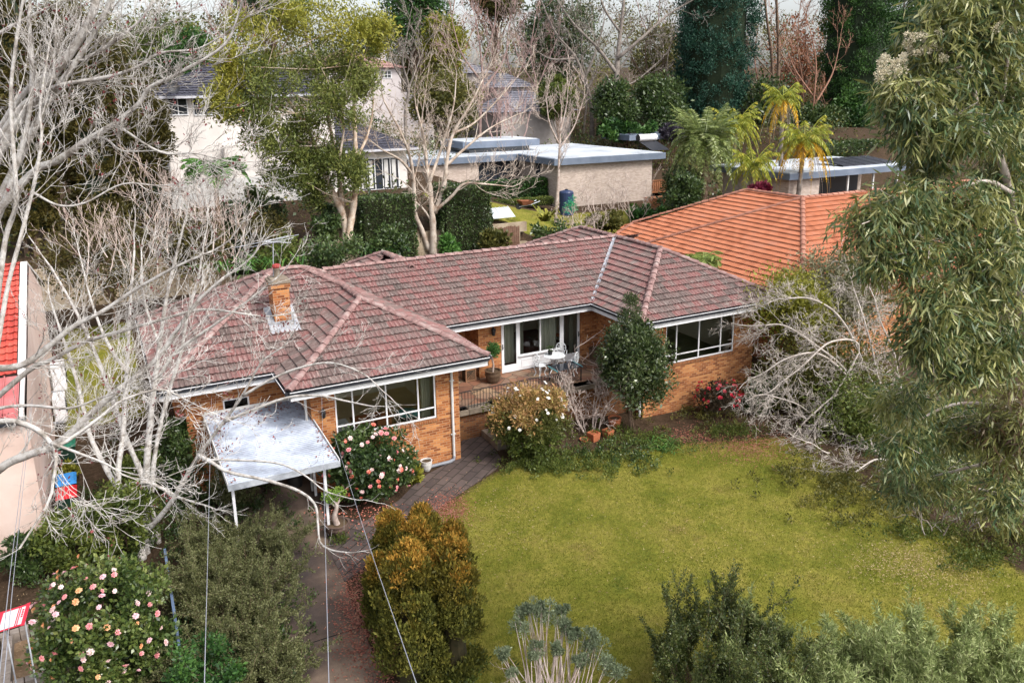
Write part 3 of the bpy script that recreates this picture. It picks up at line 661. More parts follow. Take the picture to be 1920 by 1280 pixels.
for (x, y) in [(.42, -1.85), (-2.03, -1.95), (-2.03, 1.6), (.66, .62)]:
    m_ = MB(); m_.box(x-.035, x+.035, y-.035, y+.035, 0, 2.3); m_.build('post', WHITE, cp_)
# ================================================================== vegetation builders
L_DARK = leafmat('leaf_dark', [(.012, .028, .010), (.035, .065, .018), (.07, .11, .03), (.12, .16, .05)], .2, .35, .5)
L_MID = leafmat('leaf_mid', [(.03, .045, .010), (.07, .10, .02), (.12, .15, .03), (.20, .21, .05)])
L_OLIVE = leafmat('leaf_olive', [(.035, .04, .010), (.08, .085, .02), (.14, .13, .03), (.20, .18, .05)])
L_BROWNG = leafmat('leaf_brown_green', [(.022, .020, .006), (.055, .050, .012), (.10, .085, .02), (.13, .10, .03)])
L_BLUEG = leafmat('leaf_blue_green', [(.006, .03, .020), (.015, .055, .038), (.03, .09, .055), (.05, .12, .07)], .1)
L_DEEP = leafmat('leaf_deep_green', [(.008, .030, .008), (.02, .06, .014), (.045, .11, .02), (.08, .16, .03)], .15)
L_YELG = leafmat('leaf_yellow_green', [(.08, .095, .012), (.16, .17, .02), (.26, .25, .035), (.33, .31, .06)])
L_PAPER = leafmat('leaf_paperbark', [(.045, .065, .018), (.10, .13, .03), (.18, .205, .05), (.27, .28, .08)])
L_GOLD = leafmat('leaf_thuja_gold', [(.09, .075, .012), (.20, .15, .02), (.42, .22, .035), (.50, .30, .06)], .2, .7)
L_THUJA = leafmat('leaf_thuja', [(.02, .03, .006), (.07, .075, .012), (.13, .13, .02), (.20, .17, .03)], .2, .7)
L_GREYG = leafmat('leaf_grey_green', [(.10, .15, .09), (.19, .26, .17), (.30, .38, .27), (.40, .47, .36)], .15, .7)
L_BAMB = leafmat('leaf_willow', [(.09, .13, .04), (.20, .25, .08), (.33, .38, .15), (.48, .50, .26)])
L_EUC = leafmat('leaf_eucalypt', [(.03, .06, .022), (.07, .125, .05), (.14, .19, .07), (.24, .26, .10), (.42, .43, .26)], .25, .4, .45, pos=[0, .35, .6, .82, 1])
L_EUCR = leafmat('leaf_eucalypt_russet', [(.06, .03, .02), (.12, .07, .035), (.15, .13, .05), (.26, .22, .10)], .2, .35, .5)
L_RUST = leafmat('leaf_rust', [(.10, .035, .02), (.22, .075, .035), (.30, .12, .06), (.20, .14, .05)])
L_FERN = leafmat('leaf_fern', [(.02, .06, .012), (.05, .13, .025), (.10, .22, .045), (.16, .30, .07)], .3)
L_PALM = leafmat('leaf_palm', [(.03, .06, .012), (.08, .12, .025), (.16, .20, .04), (.28, .30, .08)], .2, .4)
L_PALMY = leafmat('leaf_palm_yellow', [(.10, .15, .02), (.22, .26, .03), (.38, .38, .05), (.60, .42, .05)], .3, .4)
L_DEAD = leafmat('leaf_dead', [(.22, .17, .13), (.38, .32, .27), (.50, .44, .40)], .1, .8)
L_FINE = leafmat('leaf_fine', [(.04, .045, .015), (.09, .10, .035), (.16, .17, .07), (.24, .24, .12)])
BARKW = nmat('bark_white', [(.12, .10, .08), (.34, .31, .28), (.52, .50, .48), (.26, .24, .19)], 5, .85, .5, 40, pos=[0, .35, .65, 1])
BARKP = nmat('bark_pinkish', [(.25, .18, .15), (.42, .34, .30), (.52, .46, .42)], 4, .85, .3, 40)
BARKB = nmat('bark_brown', [(.06, .038, .025), (.15, .10, .07), (.24, .17, .12)], 4, .9, .5, 30)
BARKPB = nmat('bark_paper', [(.22, .13, .08), (.45, .33, .24), (.62, .53, .44), (.35, .2, .13)], 2.5, .85, .5, 14, pos=[0, .35, .7, 1])
BARKG = nmat('bark_grey', [(.10, .085, .07), (.20, .17, .15), (.30, .27, .24)], 4, .9, .3, 30)
BARKE = nmat('bark_eucalypt', [(.20, .13, .10), (.42, .36, .32), (.56, .50, .46)], 3, .7, .3, 20)
def fit(u0, v0, u1, v1, Yd=None, zb=None):
    """centre, radius and height of a crown that fills this box, standing on the terrain (or in the plane y=Yd)"""
    uc, vc = (u0+u1)/2, (v0+v1)/2; d = ray(uc, vc); el = math.atan2(-d[2], math.hypot(d[0], d[1])); s_, c_ = abs(sin(el)), cos(el)
    if Yd is not None:
        C_ = onY(uc, vc, Yd); m = ppm(C_); return C_, (u1-u0)/2/m, (v1-v0)/2/m/c_
    hh = .5
    for _ in range(8):
        b = g(uc, vc)
        b0 = b+0; base = g(uc, vc+0.0)
        # slide the base down the picture until the centre sits hh above it
        lo = vc
        P = g(uc, lo); m = ppm(P); lo = vc+hh*c_*m; P = g(uc, min(lo, 1700)); m = ppm(P+np.array([0, 0, hh]))
        r = (u1-u0)/2/m; a = (v1-v0)/2/m; hh = math.sqrt(max(a*a-(r*s_)**2, (.35*a)**2))/c_
    return P+np.array([0, 0, hh]), r, hh
def leafy(name, label, cat, box, mat, K=40, M=60, lp=5.0, asp=.45, Yd=None, rc=.30, bark=None, trunk=True, up=.15, down=0, group=None, shell=.35, depth=1.0, zmin=-1, squash=None, stems=1, lout=.6, mats=None, core=True, tw=.05):
    C_, r, h = fit(*box, Yd=Yd); m = ppm(C_); R_ = np.array([r, r*depth, h]); gz = float(H(C_[0], C_[1]))
    loc = (C_[0], C_[1], gz); t = thing(name, label, cat, loc, group)
    M = int(M*1.5); cl = clumps(C_, R_*(1-rc*.45), K, shell, zmin); rcl = rc*min(r, h)*rng.uniform(.75, 1.35, K)
    if cl[:, 2].min()-rcl.max()*.2 < gz: cl[:, 2] = np.maximum(cl[:, 2], gz+rcl*.5)
    L = lp/m
    if mats:
        z = (cl[:, 2]-C_[2])/h+rng.normal(size=K)*.15; o_ = np.argsort(z); parts = np.array_split(o_, len(mats))
        for ids, mt in zip(parts, mats):
            V, F, uv = cloud(cl[ids], rcl[ids], M, L, L*asp, up, down, lout); mesh('foliage', V, F, mt, t, uv=uv)
    else:
        V, F, uv = cloud(cl, rcl, M, L, L*asp, up, down, lout); mesh('foliage', V, F, mat, t, uv=uv)
    if trunk:
        S = []; b = np.array(loc)
        for s in range(stems):
            o = np.array([rng.normal()*r*.15*(stems > 1), rng.normal()*r*.15*(stems > 1), 0]); top = C_+o*2+[0, 0, h*.3]; tr = max(tw*r, .02)
            P = spline([b+o-[0, 0, .2], b+o+(top-b-o)*.35+rng.normal(size=3)*r*.06, b+o+(top-b-o)*.7+rng.normal(size=3)*r*.08, top], 4)
            for i in range(len(P)-1): f0 = 1-i/len(P)*.75; S.append((P[i], P[i+1], tr*f0, tr*(f0-.06)))
        tot = len(P)
        for i, c in enumerate(cl[:min(K, 40)]):
            k = int(rng.integers(tot//3, tot-1)); a = P[k]; mid = (a+c)/2+rng.normal(size=3)*r*.05-[0, 0, r*.05]
            S.append((a, mid, tr*.4, tr*.25)); S.append((mid, c, tr*.25, tr*.1))
        V, F = segtubes(S, 6); mesh('trunk' if r > 1.2 else 'stems', V, F, bark or BARKB, t)
    return t, cl, rcl, C_, R_
def blossoms(t, cl, rcl, n, size, mats, C_, R_, view=True, zlow=-.6):
    """rosettes on the outside of a crown: copies share one mesh per colour"""
    base = []
    for mt in mats:
        mb = MB()
        for ring, (rr, zz_, k) in enumerate([(1.0, .0, 7), (.62, .28, 6), (.3, .45, 4)]):
            for i in range(k):
                a = 2*pi*(i+ring*.4)/k; b = 2*pi/k*.62
                mb.add([(0, 0, zz_*.3), (rr*.75*cos(a-b), rr*.75*sin(a-b), zz_+.08), (rr*cos(a), rr*sin(a), zz_+.02+random.uniform(-.1, .1)), (rr*.75*cos(a+b), rr*.75*sin(a+b), zz_+.14)], [(0, 1, 2, 3)])
        base.append(mb)
    first = [None]*len(mats)
    for i in range(n):
        for _ in range(30):
            d = rdir(1)[0]
            if d[2] > zlow and (d@(-Fv)) > (-.15 if view else -1): break
        P = C_+d*R_*rng.uniform(.88, 1.06); k = int(rng.integers(len(mats)))
        if first[k] is None:
            o = mesh('blossom', np.array(base[k].v)+ORG[t.name], base[k].f, mats[k], t, uv=None); first[k] = o
        else: o = first[k].copy(); COL.objects.link(o); o.parent = t
        o.location = P-ORG[t.name]; s = size*rng.uniform(.7, 1.3); o.scale = (s, s, s)
        o.rotation_euler = Vector(d+rng.normal(size=3)*.35).to_track_quat('Z', 'Y').to_euler()
def hedge(name, label, box3, mat, n, L, loc=None, kind=None, cat='hedge', wob=.12, core=None, asp=.6, hang=.0, group=None):
    """leafy skin over a box (x0,x1,y0,y1,z0,z1), with a dark inner body"""
    x0, x1, y0, y1, z0, z1 = box3; a = np.array([(x1-x0)*(z1-z0), (x1-x0)*(z1-z0)*.4, (y1-y0)*(z1-z0), (y1-y0)*(z1-z0), (x1-x0)*(y1-y0)]); a = a/a.sum()
    s = rng.choice(5, n, p=a); u = rng.random(n); v = rng.random(n); P = np.empty((n, 3)); N = np.zeros((n, 3))
    fx, fy, fz = x0+(x1-x0)*u, y0+(y1-y0)*u, z0+(z1-z0)*v
    for k, (px, py, pz, nn) in enumerate([(fx, y0+0*u, fz, (0, -1, 0)), (fx, y1+0*u, fz, (0, 1, 0)), (x0+0*u, fy, fz, (-1, 0, 0)), (x1+0*u, fy, fz, (1, 0, 0)), (fx, y0+(y1-y0)*v, z1+0*u, (0, 0, 1))]):
        q = s == k; P[q] = np.stack([px, py, pz], 1)[q]; N[q] = nn
    w_ = np.sin(P[:, 0]*2.3+P[:, 2]*1.7)*.5+np.sin(P[:, 0]*5.1-P[:, 1]*3)*.3+np.sin(P[:, 2]*6+P[:, 0])*.2
    P = P+N*(wob*w_[:, None]+rng.random((n, 1))*wob-wob*.5); P[:, 2] += wob*.6*np.sin(P[:, 0]*3.1+1)*(P[:, 2] > (z0+z1)/2)
    D = N*.6+rdir(n)*.8+np.array([0, 0, .1-hang])
    uvr = np.stack([rng.random(n), .5+.5*np.sin(P[:, 0]*1.9+P[:, 2]*2.3)*np.sin(P[:, 1]*2+P[:, 0])], 1)
    l = L*rng.uniform(.6, 1.4, n); V, F, uv = leafquads(P-D*0, D, l, l*asp, uvr)
    loc = loc or ((x0+x1)/2, (y0+y1)/2, z0); t = thing(name, label, cat, loc, group)
    mesh('foliage', V, F, mat, t, uv=uv); mb = MB(); e = wob
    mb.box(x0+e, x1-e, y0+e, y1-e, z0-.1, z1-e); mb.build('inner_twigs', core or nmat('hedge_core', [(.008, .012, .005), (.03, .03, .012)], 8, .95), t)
    return t
def baretree(name, label, loc, limbs, bark, kids=3, lv=3, L=2.0, up=.1, bend=.2, ang=.8, shrink=.6, rmin=.006, every=2, cat='tree', group=None, start=.3, tipmat=None, tipn=0, seg=5, tipL=.05, rs=.5, kr=.35):
    """limbs: [(points, r0, r1)] main wood; twigs grow from it"""
    t = thing(name, label, cat, loc, group); S1 = []; S2 = []; mb = MB(); tips = []
    for lb in limbs:
        pts, r0, r1 = lb[:3]; tsc = lb[3] if len(lb) > 3 else 1.0; P = spline(pts, 5); n = len(P); rr = np.linspace(r0, r1, n)*(1+.06*np.sin(np.arange(n)*1.7)); mb.tube(P, rr, 9 if r0 > .05 else 6)
        for i in range(max(2, int(n*start)), n, every):
            if random.random() > tsc: continue
            d = unit(P[i]-P[i-1]); a = unit(np.cross(d, rng.normal(size=3))); th = ang*random.uniform(.6, 1.2)
            grow(S2, P[i], d*cos(th)+a*sin(th), L*(.55+.45*tsc)*random.uniform(.5, 1.1), max(rr[i]*kr, rmin*1.5), lv if tsc > .6 else 1, up, bend, seg, kids, ang*.9, shrink, rmin, .2, rs, tips)
        grow(S2, P[-1], P[-1]-P[-2], L*(.4+.6*tsc), max(r1*.9, rmin), lv if tsc > .6 else 1, up, bend, seg, kids, ang*.8, shrink, rmin, .2, rs, tips)
    mb.build('trunk', bark, t, smooth_=True)
    big = [s for s in S2 if s[2] > rmin*2.2]; small = [s for s in S2 if s[2] <= rmin*2.2]
    if big: V, F = segtubes(big, 5); mesh('branches', V, F, bark, t)
    if small: V, F = segtubes(small, 3); mesh('twigs', V, F, bark, t)
    if tipmat and tips:
        T_ = np.array(tips); T_ = T_[rng.choice(len(T_), min(len(T_), tipn) if tipn < len(T_) else len(T_), replace=False)]
        V, F, uv = cloud(T_, tipL*1.6, 6, tipL, tipL*.5, .2); mesh('leaves', V, F, tipmat, t, uv=uv)
    return t, tips, len(S2)
def frondcurve(b, az, L, rise, droop, n=14):
    t = np.linspace(0, 1, n); h = np.array([cos(az), sin(az), 0]); 
    x = L*(np.sin(t*1.35)/1.35*.95); z = L*(rise*t-droop*t**2.2)
    return b+h[None]*x[:, None]+np.array([0, 0, 1])[None]*z[:, None]
def frond(b, az, L, rise, droop, n=34, lw=.03, ll=.35, hang=.5):
    P = frondcurve(b, az, L, rise, droop, n); T_ = unit(np.gradient(P, axis=0)); sd_ = unit(np.cross(T_, [0, 0, 1.0])); t = np.linspace(0, 1, n)
    prof = ll*np.sin(np.clip(t*1.02+.10, 0, 1)*pi)**.55; out = []
    for s_ in (-1, 1):
        D = sd_*s_+T_*.55+np.array([0, 0, -hang])+rng.normal(size=(n, 3))*.08
        out.append(leafquads(P[2:], D[2:], prof[2:]*rng.uniform(.85, 1.1, n-2), lw, np.stack([rng.random(n-2), t[2:]*.6+rng.random()*.4], 1)))
    V, F = segtubes([(P[i], P[i+1], .022*(1-t[i])+.006, .022*(1-t[i+1])+.006) for i in range(n-1)], 3)
    out.append((V, F, np.full((len(V), 2), .5))); return joinp(out)
def palm(name, label, base, top, tr, nf, L, mat, rise=(.2, 1.0), droop=(.5, 1.1), ll=.4, lw=.035, dead=0, group=None, lowmat=None, hang=.5, bark=None, nn=34):
    t = thing(name, label, 'palm', base, group); base = np.array(base, float); top = np.array(top, float)
    P = spline([base-[0, 0, .3], base*.66+top*.34+[.03, .02, 0], base*.33+top*.67, top], 8)
    mb = MB(); k = np.arange(len(P)); mb.tube(P, tr*(1+.12*(k % 2))*np.linspace(1.15, .9, len(P)), 12); mb.build('trunk', bark or BARKG, t)
    A = []; B = []
    for i in range(nf):
        q = (i+.5)/nf; az = i*2.39996; ri = rise[1]*(1-q)+rise[0]*q; dr = droop[0]*(1-q)+droop[1]*q
        f_ = frond(top+[0, 0, .1], az+rng.normal()*.1, L*rng.uniform(.85, 1.1), ri, dr, n=nn, ll=ll, lw=lw, hang=hang)
        (B if (lowmat and q > .72) else A).append(f_)
    V, F, uv = joinp(A); mesh('fronds', V, F, mat, t, uv=uv)
    if B: V, F, uv = joinp(B); mesh('fronds', V, F, lowmat, t, uv=uv)
    if dead:
        A = [frond(top-[0, 0, .1], rng.random()*6.28, L*rng.uniform(.7, 1.0), -.15, rng.uniform(.9, 1.5), ll=.22, lw=.03, hang=1.2) for _ in range(dead)]
        V, F, uv = joinp(A); mesh('dead_fronds', V, F, L_DEAD, t, uv=uv)
    return t
def strappy(name, label, loc, n, L, W, mat, cat='plant', rise=1.0, droop=1.0, spread=.25, group=None, col=None):
    """clump of arching strap leaves"""
    out = []
    for i in range(n):
        b = np.array(loc)+np.array([rng.normal()*spread, rng.normal()*spread, 0]); az = rng.random()*6.28; l = L*rng.uniform(.6, 1.15); P = frondcurve(b, az, l*rng.uniform(.6, 1), rise*rng.uniform(.7, 1.2), droop*rng.uniform(.6, 1.2), 6)
        sd_ = np.array([-sin(az), cos(az), 0]); w_ = W*np.array([.7, 1, 1, .85, .55, .08])[:, None]/2; V = np.concatenate([P-sd_*w_, P+sd_*w_]); F = np.array([(k, k+1, k+7, k+6) for k in range(5)])
        out.append((V, F, np.full((12, 2), rng.random())))
    V, F, uv = joinp(out); o = mesh(name, V, F, mat, None, loc, uv); return tag(o, label, cat, group)
def litter(name, pts, L, mat, label=None, W=.55, up=.15, jz=.01):
    n = len(pts); P = np.array(pts); P[:, 2] += rng.random(n)*jz; D = rdir(n); D[:, 2] *= up; D = unit(D)
    S = unit(np.cross(D, np.array([0, 0, 1.0])+rng.normal(size=(n, 3))*.3)); l = (L*rng.uniform(.6, 1.4, n))[:, None]
    V = np.stack([P, P+D*l*.5+S*l*W*.5, P+D*l, P+D*l*.5-S*l*W*.5], 1).reshape(-1, 3)
    uv = np.repeat(np.stack([rng.random(n), rng.random(n)], 1), 4, 0)
    return tag(mesh(name, V, np.arange(4*n).reshape(n, 4), mat, uv=uv), kind='stuff')

def spray_shrub(name, label, base, n, L, mat, leaf, asp=.4, lv=2, kids=3.0, spread=.35, tilt=.45, per=7, up=.25, bark=None, r=.02, cat='shrub', group=None, box=None, rmin=.004, ang=.6, mats=None, lift=.35, start=.3, bend=.2, rc=.03):
    """shrub grown as real stems with leaves set along the outer twigs, so its outline is open and uneven"""
    base = np.array(base, float); t = thing(name, label, cat, tuple(base), group); S = []
    for i in range(n):
        a = rng.random()*6.283; q = rng.random()**.5; p = base+np.array([cos(a), sin(a), 0])*spread*q; p[2] = float(H(p[0], p[1]))+.02
        grow(S, p, (cos(a)*tilt*q*1.4, sin(a)*tilt*q*1.4, 1), L*rng.uniform(.6, 1.15), r*rng.uniform(.6, 1), lv, up, bend, 6, kids, ang, .6, rmin, start, .55)
    V, F = segtubes(S, 4); mesh('stems', V, F, bark or BARKB, t)
    fine = [s for s in S if s[2] < r*.62]; A_ = np.array([s[0] for s in fine]); B_ = np.array([s[1] for s in fine]); m = len(fine)
    k = np.repeat(np.arange(m), per); f_ = rng.random((len(k), 1)); P = A_[k]*(1-f_)+B_[k]*f_+rng.normal(size=(len(k), 3))*rc; D = unit(B_[k]-A_[k])*.55+rdir(len(k))*.75+[0, 0, lift*.4]
    l = leaf*rng.uniform(.6, 1.35, len(k)); tw_ = rng.random(m)[k]; V, F, uv = leafquads(P, D, l, l*asp, np.stack([rng.random(len(k)), tw_], 1)); mesh('foliage', V, F, mat, t, uv=uv)
    return t, S, len(k)
# ================================================================== background buildings
def gable_box(mb, x0, x1, y0, y1, z0, z1): mb.box(x0, x1, y0, y1, z0, z1)
def win_part(parent, x0, x1, z0, z1, y, mull, rows=(), fw=.07, curtain=True):
    m_ = MB(); m_.box(x0-fw, x0, y-.05, y+.02, z0-fw, z1+fw); m_.box(x1, x1+fw, y-.05, y+.02, z0-fw, z1+fw); m_.box(x0, x1, y-.05, y+.02, z1, z1+fw); m_.box(x0, x1, y-.07, y+.02, z0-fw, z0)
    for x in mull: m_.box(x-.03, x+.03, y-.045, y+.02, z0, z1)
    xs = [x0]+[v for x in mull for v in (x-.03, x+.03)]+[x1]
    for z in rows:
        for i in range(0, len(xs), 2): m_.box(xs[i], xs[i+1], y-.04, y+.02, z-.025, z+.025)
    w_ = m_.build('window', WHITE, parent); m2 = MB(); m2.box(x0, x1, y-.02, y-.005, z0, z1); m2.build('pane', DKGL, w_)
    return w_
DKGL, _nt, _b = newmat('dark_glass'); _b.inputs['Base Color'].default_value = (.035, .04, .05, 1); _b.inputs['Roughness'].default_value = .06; _b.inputs['Specular IOR Level'].default_value = .8
# --- two storey white house
wh = thing('white_house', 'white two-storey house with dark tiled roof and a satellite dish, behind the paperbark tree', 'house', (6, 32, 5.5))
e0 = onY(283, 178, 32); X0 = e0[0]+.6; zE = 12.05; X1 = X0+10.5
m_ = MB(); m_.box(X0, X1, 32, 40, 4.5, zE); m_.box(X1, 15.6, 32.02, 39, 4.0, 8.3)
m_.box(X0+3.2, X0+8, 31.2, 32, 5.0, 9.0)
m_.build('wall', CREAM, wh)
A = []; hip_roof(A, X0-.6, X1+.6, 31.4, 40.6, zE, .5, gauge=.35, roll=.3); hip_roof(A, X1-3.5, 16.15, 31.3, 39.6, 8.3, .5, gauge=.35, roll=.3); V, F, uv = joinp(A); r_ = mesh('roof', V, F, TILED, wh, uv=uv)
m_ = MB(); m_.box(X0-.68, X1+.68, 31.28, 31.4, zE-.13, zE+.02); m_.box(X0-.7, X0-.6, 31.4, 40.6, zE-.13, zE); m_.box(X1-3.5, 16.25, 31.18, 31.3, 8.17, 8.32); m_.build('gutter', nmat('pale_gutter', [(.4, .4, .44), (.55, .55, .6)], 3, .5), wh)
for (ua, ub) in [(315, 348), (362, 395)]:
    a, b = onY(ua, 183, 32), onY(ub, 183, 32); c = onY(ua, 215, 32); win_part(wh, a[0], b[0], c[2], a[2], 32, [(a[0]+b[0])/2], [(a[2]+c[2])/2])
a, c = onY(540, 278, 32), onY(556, 298, 32); win_part(wh, a[0], c[0], c[2], a[2], 32.0, [], [])
a, c = onY(672, 300, 32), onY(748, 352, 32)
xs = np.linspace(a[0], c[0], 6); win_part(wh, a[0], c[0], c[2], a[2], 32.02, list(xs[1:-1]), [])
m_ = MB()
for i in (0, 1, 3, 4): m_.box(xs[i]+.1, xs[i]+.38, 31.93, 31.975, c[2]+.1, a[2]-.08)
m_.build('curtain', OFFW, wh)
d_ = onY(325, 166, 30.9); m_ = MB(); m_.lathe((d_[0], d_[1], d_[2]), [(.02, 0), (.22, .03), (.36, .10), (.37, .11), (.22, .05), (.02, .03)], 18); m_.tube([(d_[0], d_[1], d_[2]), (d_[0], d_[1]+.3, d_[2]-.6)], .03, 6)
dish = m_.build('satellite_dish', DARKG, None, tuple(d_)); tag(dish, 'dark round satellite dish on the roof of the two-storey white house', 'satellite dish'); dish.rotation_euler = (radians(70), 0, 0)
m_ = MB(); a, b = onY(400, 345, 31), onY(522, 345, 31); m_.box(a[0]-3, b[0]+1.5, 30.8, 31, 4.6, onY(470, 332, 31)[2])
tag(m_.build('garden_wall', nmat('white_wall', [(.5, .5, .5), (.66, .64, .62)], 1, .8), None, (a[0], 31, 5)), 'plain white rendered wall at the foot of the two-storey house', 'wall')
# --- distant white house with terracotta roof
c = onY(690, 150, 62); fh = thing('distant_house', 'distant pale house with terracotta roof and small paned window, behind the paperbark crown', 'house', (c[0], 62, c[2]-5))
m_ = MB(); x0, x1 = onY(600, 150, 62)[0], onY(752, 150, 62)[0]; zt = onY(700, 128, 62)[2]; m_.box(x0, x1, 62, 72, 5, zt); m_.box(x1, x1+4, 63, 70, 5, zt-2.5)
cb = onY(721, 106, 63); m_.box(cb[0]-.45, cb[0]+.45, 64, 65, zt, zt+2.4)
m_.build('wall', nmat('far_wall', [(.5, .45, .45), (.6, .55, .55)], .5, .9), fh)
A = []; hip_roof(A, x0-.5, x1+.5, 61.5, 72.5, zt, .4, gauge=.5, roll=.4); V, F, uv = joinp(A); mesh('roof', V, F, tilemat('far_tile', [(.3, .16, .14), (.45, .3, .28)], (.5, .4, .38), (.2, .1, .09), moss=.4), fh, uv=uv)
a, b = onY(713, 134, 62), onY(733, 146, 62); win_part(fh, a[0], b[0], b[2], a[2], 62, list(np.linspace(a[0], b[0], 4)[1:-1]), [(a[2]+b[2])/2])
# --- grey slate house
c = onY(980, 190, 58); gh = thing('slate_roof_house', 'house with grey slate hipped roofs half hidden behind bare trees', 'house', (c[0], 58, 6))
A = []
for (ua, ub, ve, yy, dd) in [(925, 1012, 165, 60, 9), (930, 1085, 212, 54, 8), (830, 930, 138, 66, 9)]:
    a, b = onY(ua, ve, yy), onY(ub, ve, yy); hip_roof(A, a[0], b[0], yy, yy+dd, a[2], .55, gauge=.5, roll=.4)
V, F, uv = joinp(A); mesh('roof', V, F, tilemat('pale_slate', [(.14, .14, .17), (.26, .26, .30)], (.42, .41, .44), (.08, .08, .1), moss=.5), gh, uv=uv)
m_ = MB()
for (ua, ub, ve, yy, dd) in [(930, 1006, 165, 60, 9), (938, 1078, 212, 54, 8), (836, 924, 138, 66, 9)]:
    a, b = onY(ua, ve, yy), onY(ub, ve, yy); m_.box(a[0]+.3, b[0]-.3, yy+.4, yy+dd-.4, 4, a[2]-.02)
m_.build('wall', nmat('grey_wall', [(.28, .25, .24), (.4, .36, .34)], 1, .9), gh)
# --- flat roofed modern house
mh = thing('flat_roof_house', 'low modern house of pale brick with stepped flat roofs and blue grey fascias', 'house', (28, 32, 3))
P = lambda u, v, y: onY(u, v, y)
sw = P(1163, 303, 32); zf = sw[2]; H_ = .62
xA = P(885, 300, 37)[0]; xB = sw[0]; xC2 = P(1240, 300, 32)[0]
m_ = MB(); m_.box(xB-6.2, xB+4.6, 32, 47, zf, zf+.5); m_.box(xA-5, xB-6.2, 38.2, 47, zf, zf+.5)
m_.build('fascia', FASC, mh)
m_ = MB(); m_.box(xB-6.0, xB+4.4, 32.2, 46.8, zf+.44, zf+.54); m_.box(xA-4.8, xB-6.0, 38.4, 46.8, zf+.44, zf+.54); m_.build('roof', WROOF, mh)
a, b = P(868, 278, 41), P(1012, 278, 41); m_ = MB(); m_.box(a[0], b[0], 41, 46, zf+.95, zf+1.5); m_.build('fascia', FASC, mh); m_ = MB(); m_.box(a[0]+.15, b[0]-.15, 41.15, 45.9, zf+1.44, zf+1.55); m_.build('roof', WROOF, mh)
m_ = MB(); m_.box(a[0]+.8, b[0]-.8, 41.5, 45.4, zf+.54, zf+.95); m_.build('clerestory', DKGL, mh)
a, b = P(1180, 265, 44), P(1262, 265, 44); m_ = MB(); m_.box(a[0], b[0]+1.5, 44, 49, zf+.7, zf+1.25); m_.build('fascia', FASC, mh)
m_ = MB(); m_.box(xB-5.6, xB+3.6, 32.5, 46, .5, zf); m_.box(xA-4.2, xA+.2, 38.6, 46, 2.0, zf); m_.box(xA+.2, xB-5.6, 39.2, 46, 2.5, zf-1.9); m_.box(xA+.2, xA+1.3, 38.58, 38.9, 2.4, zf)
m_.build('wall', WHITEBRICK, mh)
m_ = MB(); m_.box(xA+1.3, xB-5.6, 39.0, 39.1, zf-1.9, zf); wn = m_.build('window', DKGL, mh)
m_ = MB()
for i in range(7): x = xA+1.3+(xB-5.6-xA-1.3)*i/6; m_.box(x-.05, x+.05, 38.92, 39.0, zf-1.9, zf)
m_.build('mullions', DARKG, wn)
m_ = MB(); m_.box(xB-5.62, xB-5.56, 35.2, 36.0, zf-2.4, zf-.1); m_.box(xB+3.62, xB+3.7, 32.6, 46, zf-2.4, zf); m_.build('window', DKGL, mh)
dk = thing('timber_deck', 'raised deck with dark balustrade at the corner of the pale brick house', 'deck', (xB+5.5, 33, 3))
m_ = MB(); m_.box(xB+3.7, xB+9, 32.6, 38, zf-2.9, zf-2.75); m_.build('floor', WOOD, dk); m_ = MB()
for i in range(26): x = xB+3.8+i*.2; m_.box(x, x+.07, 32.6, 32.66, zf-2.75, zf-1.9)
m_.box(xB+3.7, xB+9, 32.58, 32.68, zf-1.9, zf-1.8); m_.build('balustrade', WOOD, dk)
sh = P(1213, 258, 40); sw_ = thing('solar_water_heater', 'white cylinder solar water heater on the flat roof beside the palm', 'water heater', tuple(sh))
m_ = MB(); m_.tube([(sh[0]-1.0, 40, sh[2]), (sh[0]+1.0, 40, sh[2])], .32, 14); m_.build('tank', WHITE, sw_, smooth_=False); m_ = MB(); m_.tube([(sh[0]-1.06, 40, sh[2]), (sh[0]-1.0, 40, sh[2])], .33, 14); m_.build('end_cap', BLACK, sw_)
m_ = MB(); m_.bar((sh[0]-1.4, 39.2, sh[2]-.9), (sh[0]+1.4, 39.2, sh[2]-.9), .05, .05)
for dx in (-.9, .9): m_.bar((sh[0]+dx, 38, sh[2]-1.1), (sh[0]+dx, 40, sh[2]-.3), .05, .05); m_.bar((sh[0]+dx, 40, sh[2]-.3), (sh[0]+dx, 40, sh[2]-1.1), .05, .05)
m_.add([(sh[0]-1, 37.8, sh[2]-1.05), (sh[0]+1, 37.8, sh[2]-1.05), (sh[0]+1, 39.8, sh[2]-.35), (sh[0]-1, 39.8, sh[2]-.35)], [(0, 1, 2, 3)]); m_.build('collector', DARKG, sw_)
# --- flat carport roof to the right with solar panels
a = P(1440, 322, 19); zf2 = a[2]; cpt = thing('garden_pavilion', 'white pavilion with a flat pale roof and solar panels, behind the orange tiled roof', 'pavilion', (a[0]+4, 19, 3))
xr = a[0]; m_ = MB(); m_.box(xr, xr+13, 17, 25, zf2-.42, zf2); m_.build('fascia', FASC, cpt); m_ = MB(); m_.box(xr+.15, xr+12.85, 17.15, 24.85, zf2-.05, zf2+.05); m_.build('roof', WROOF, cpt)
m_ = MB(); m_.box(xr+.5, xr+3.4, 17.5, 24, .5, zf2-.42); m_.box(xr+3.4, xr+12.5, 21.5, 24.2, .5, zf2-.42); m_.build('wall', WHITEBRICK, cpt)
m_ = MB(); m_.box(xr+4.2, xr+12, 21.4, 21.5, 1.5, zf2-.6); m_.build('window', DKGL, cpt)
for i in range(3): m_ = MB(); m_.box(xr+6+i*2.6, xr+6.12+i*2.6, 17.3, 17.42, .5, zf2-.42); m_.build('post', OFFW, cpt)
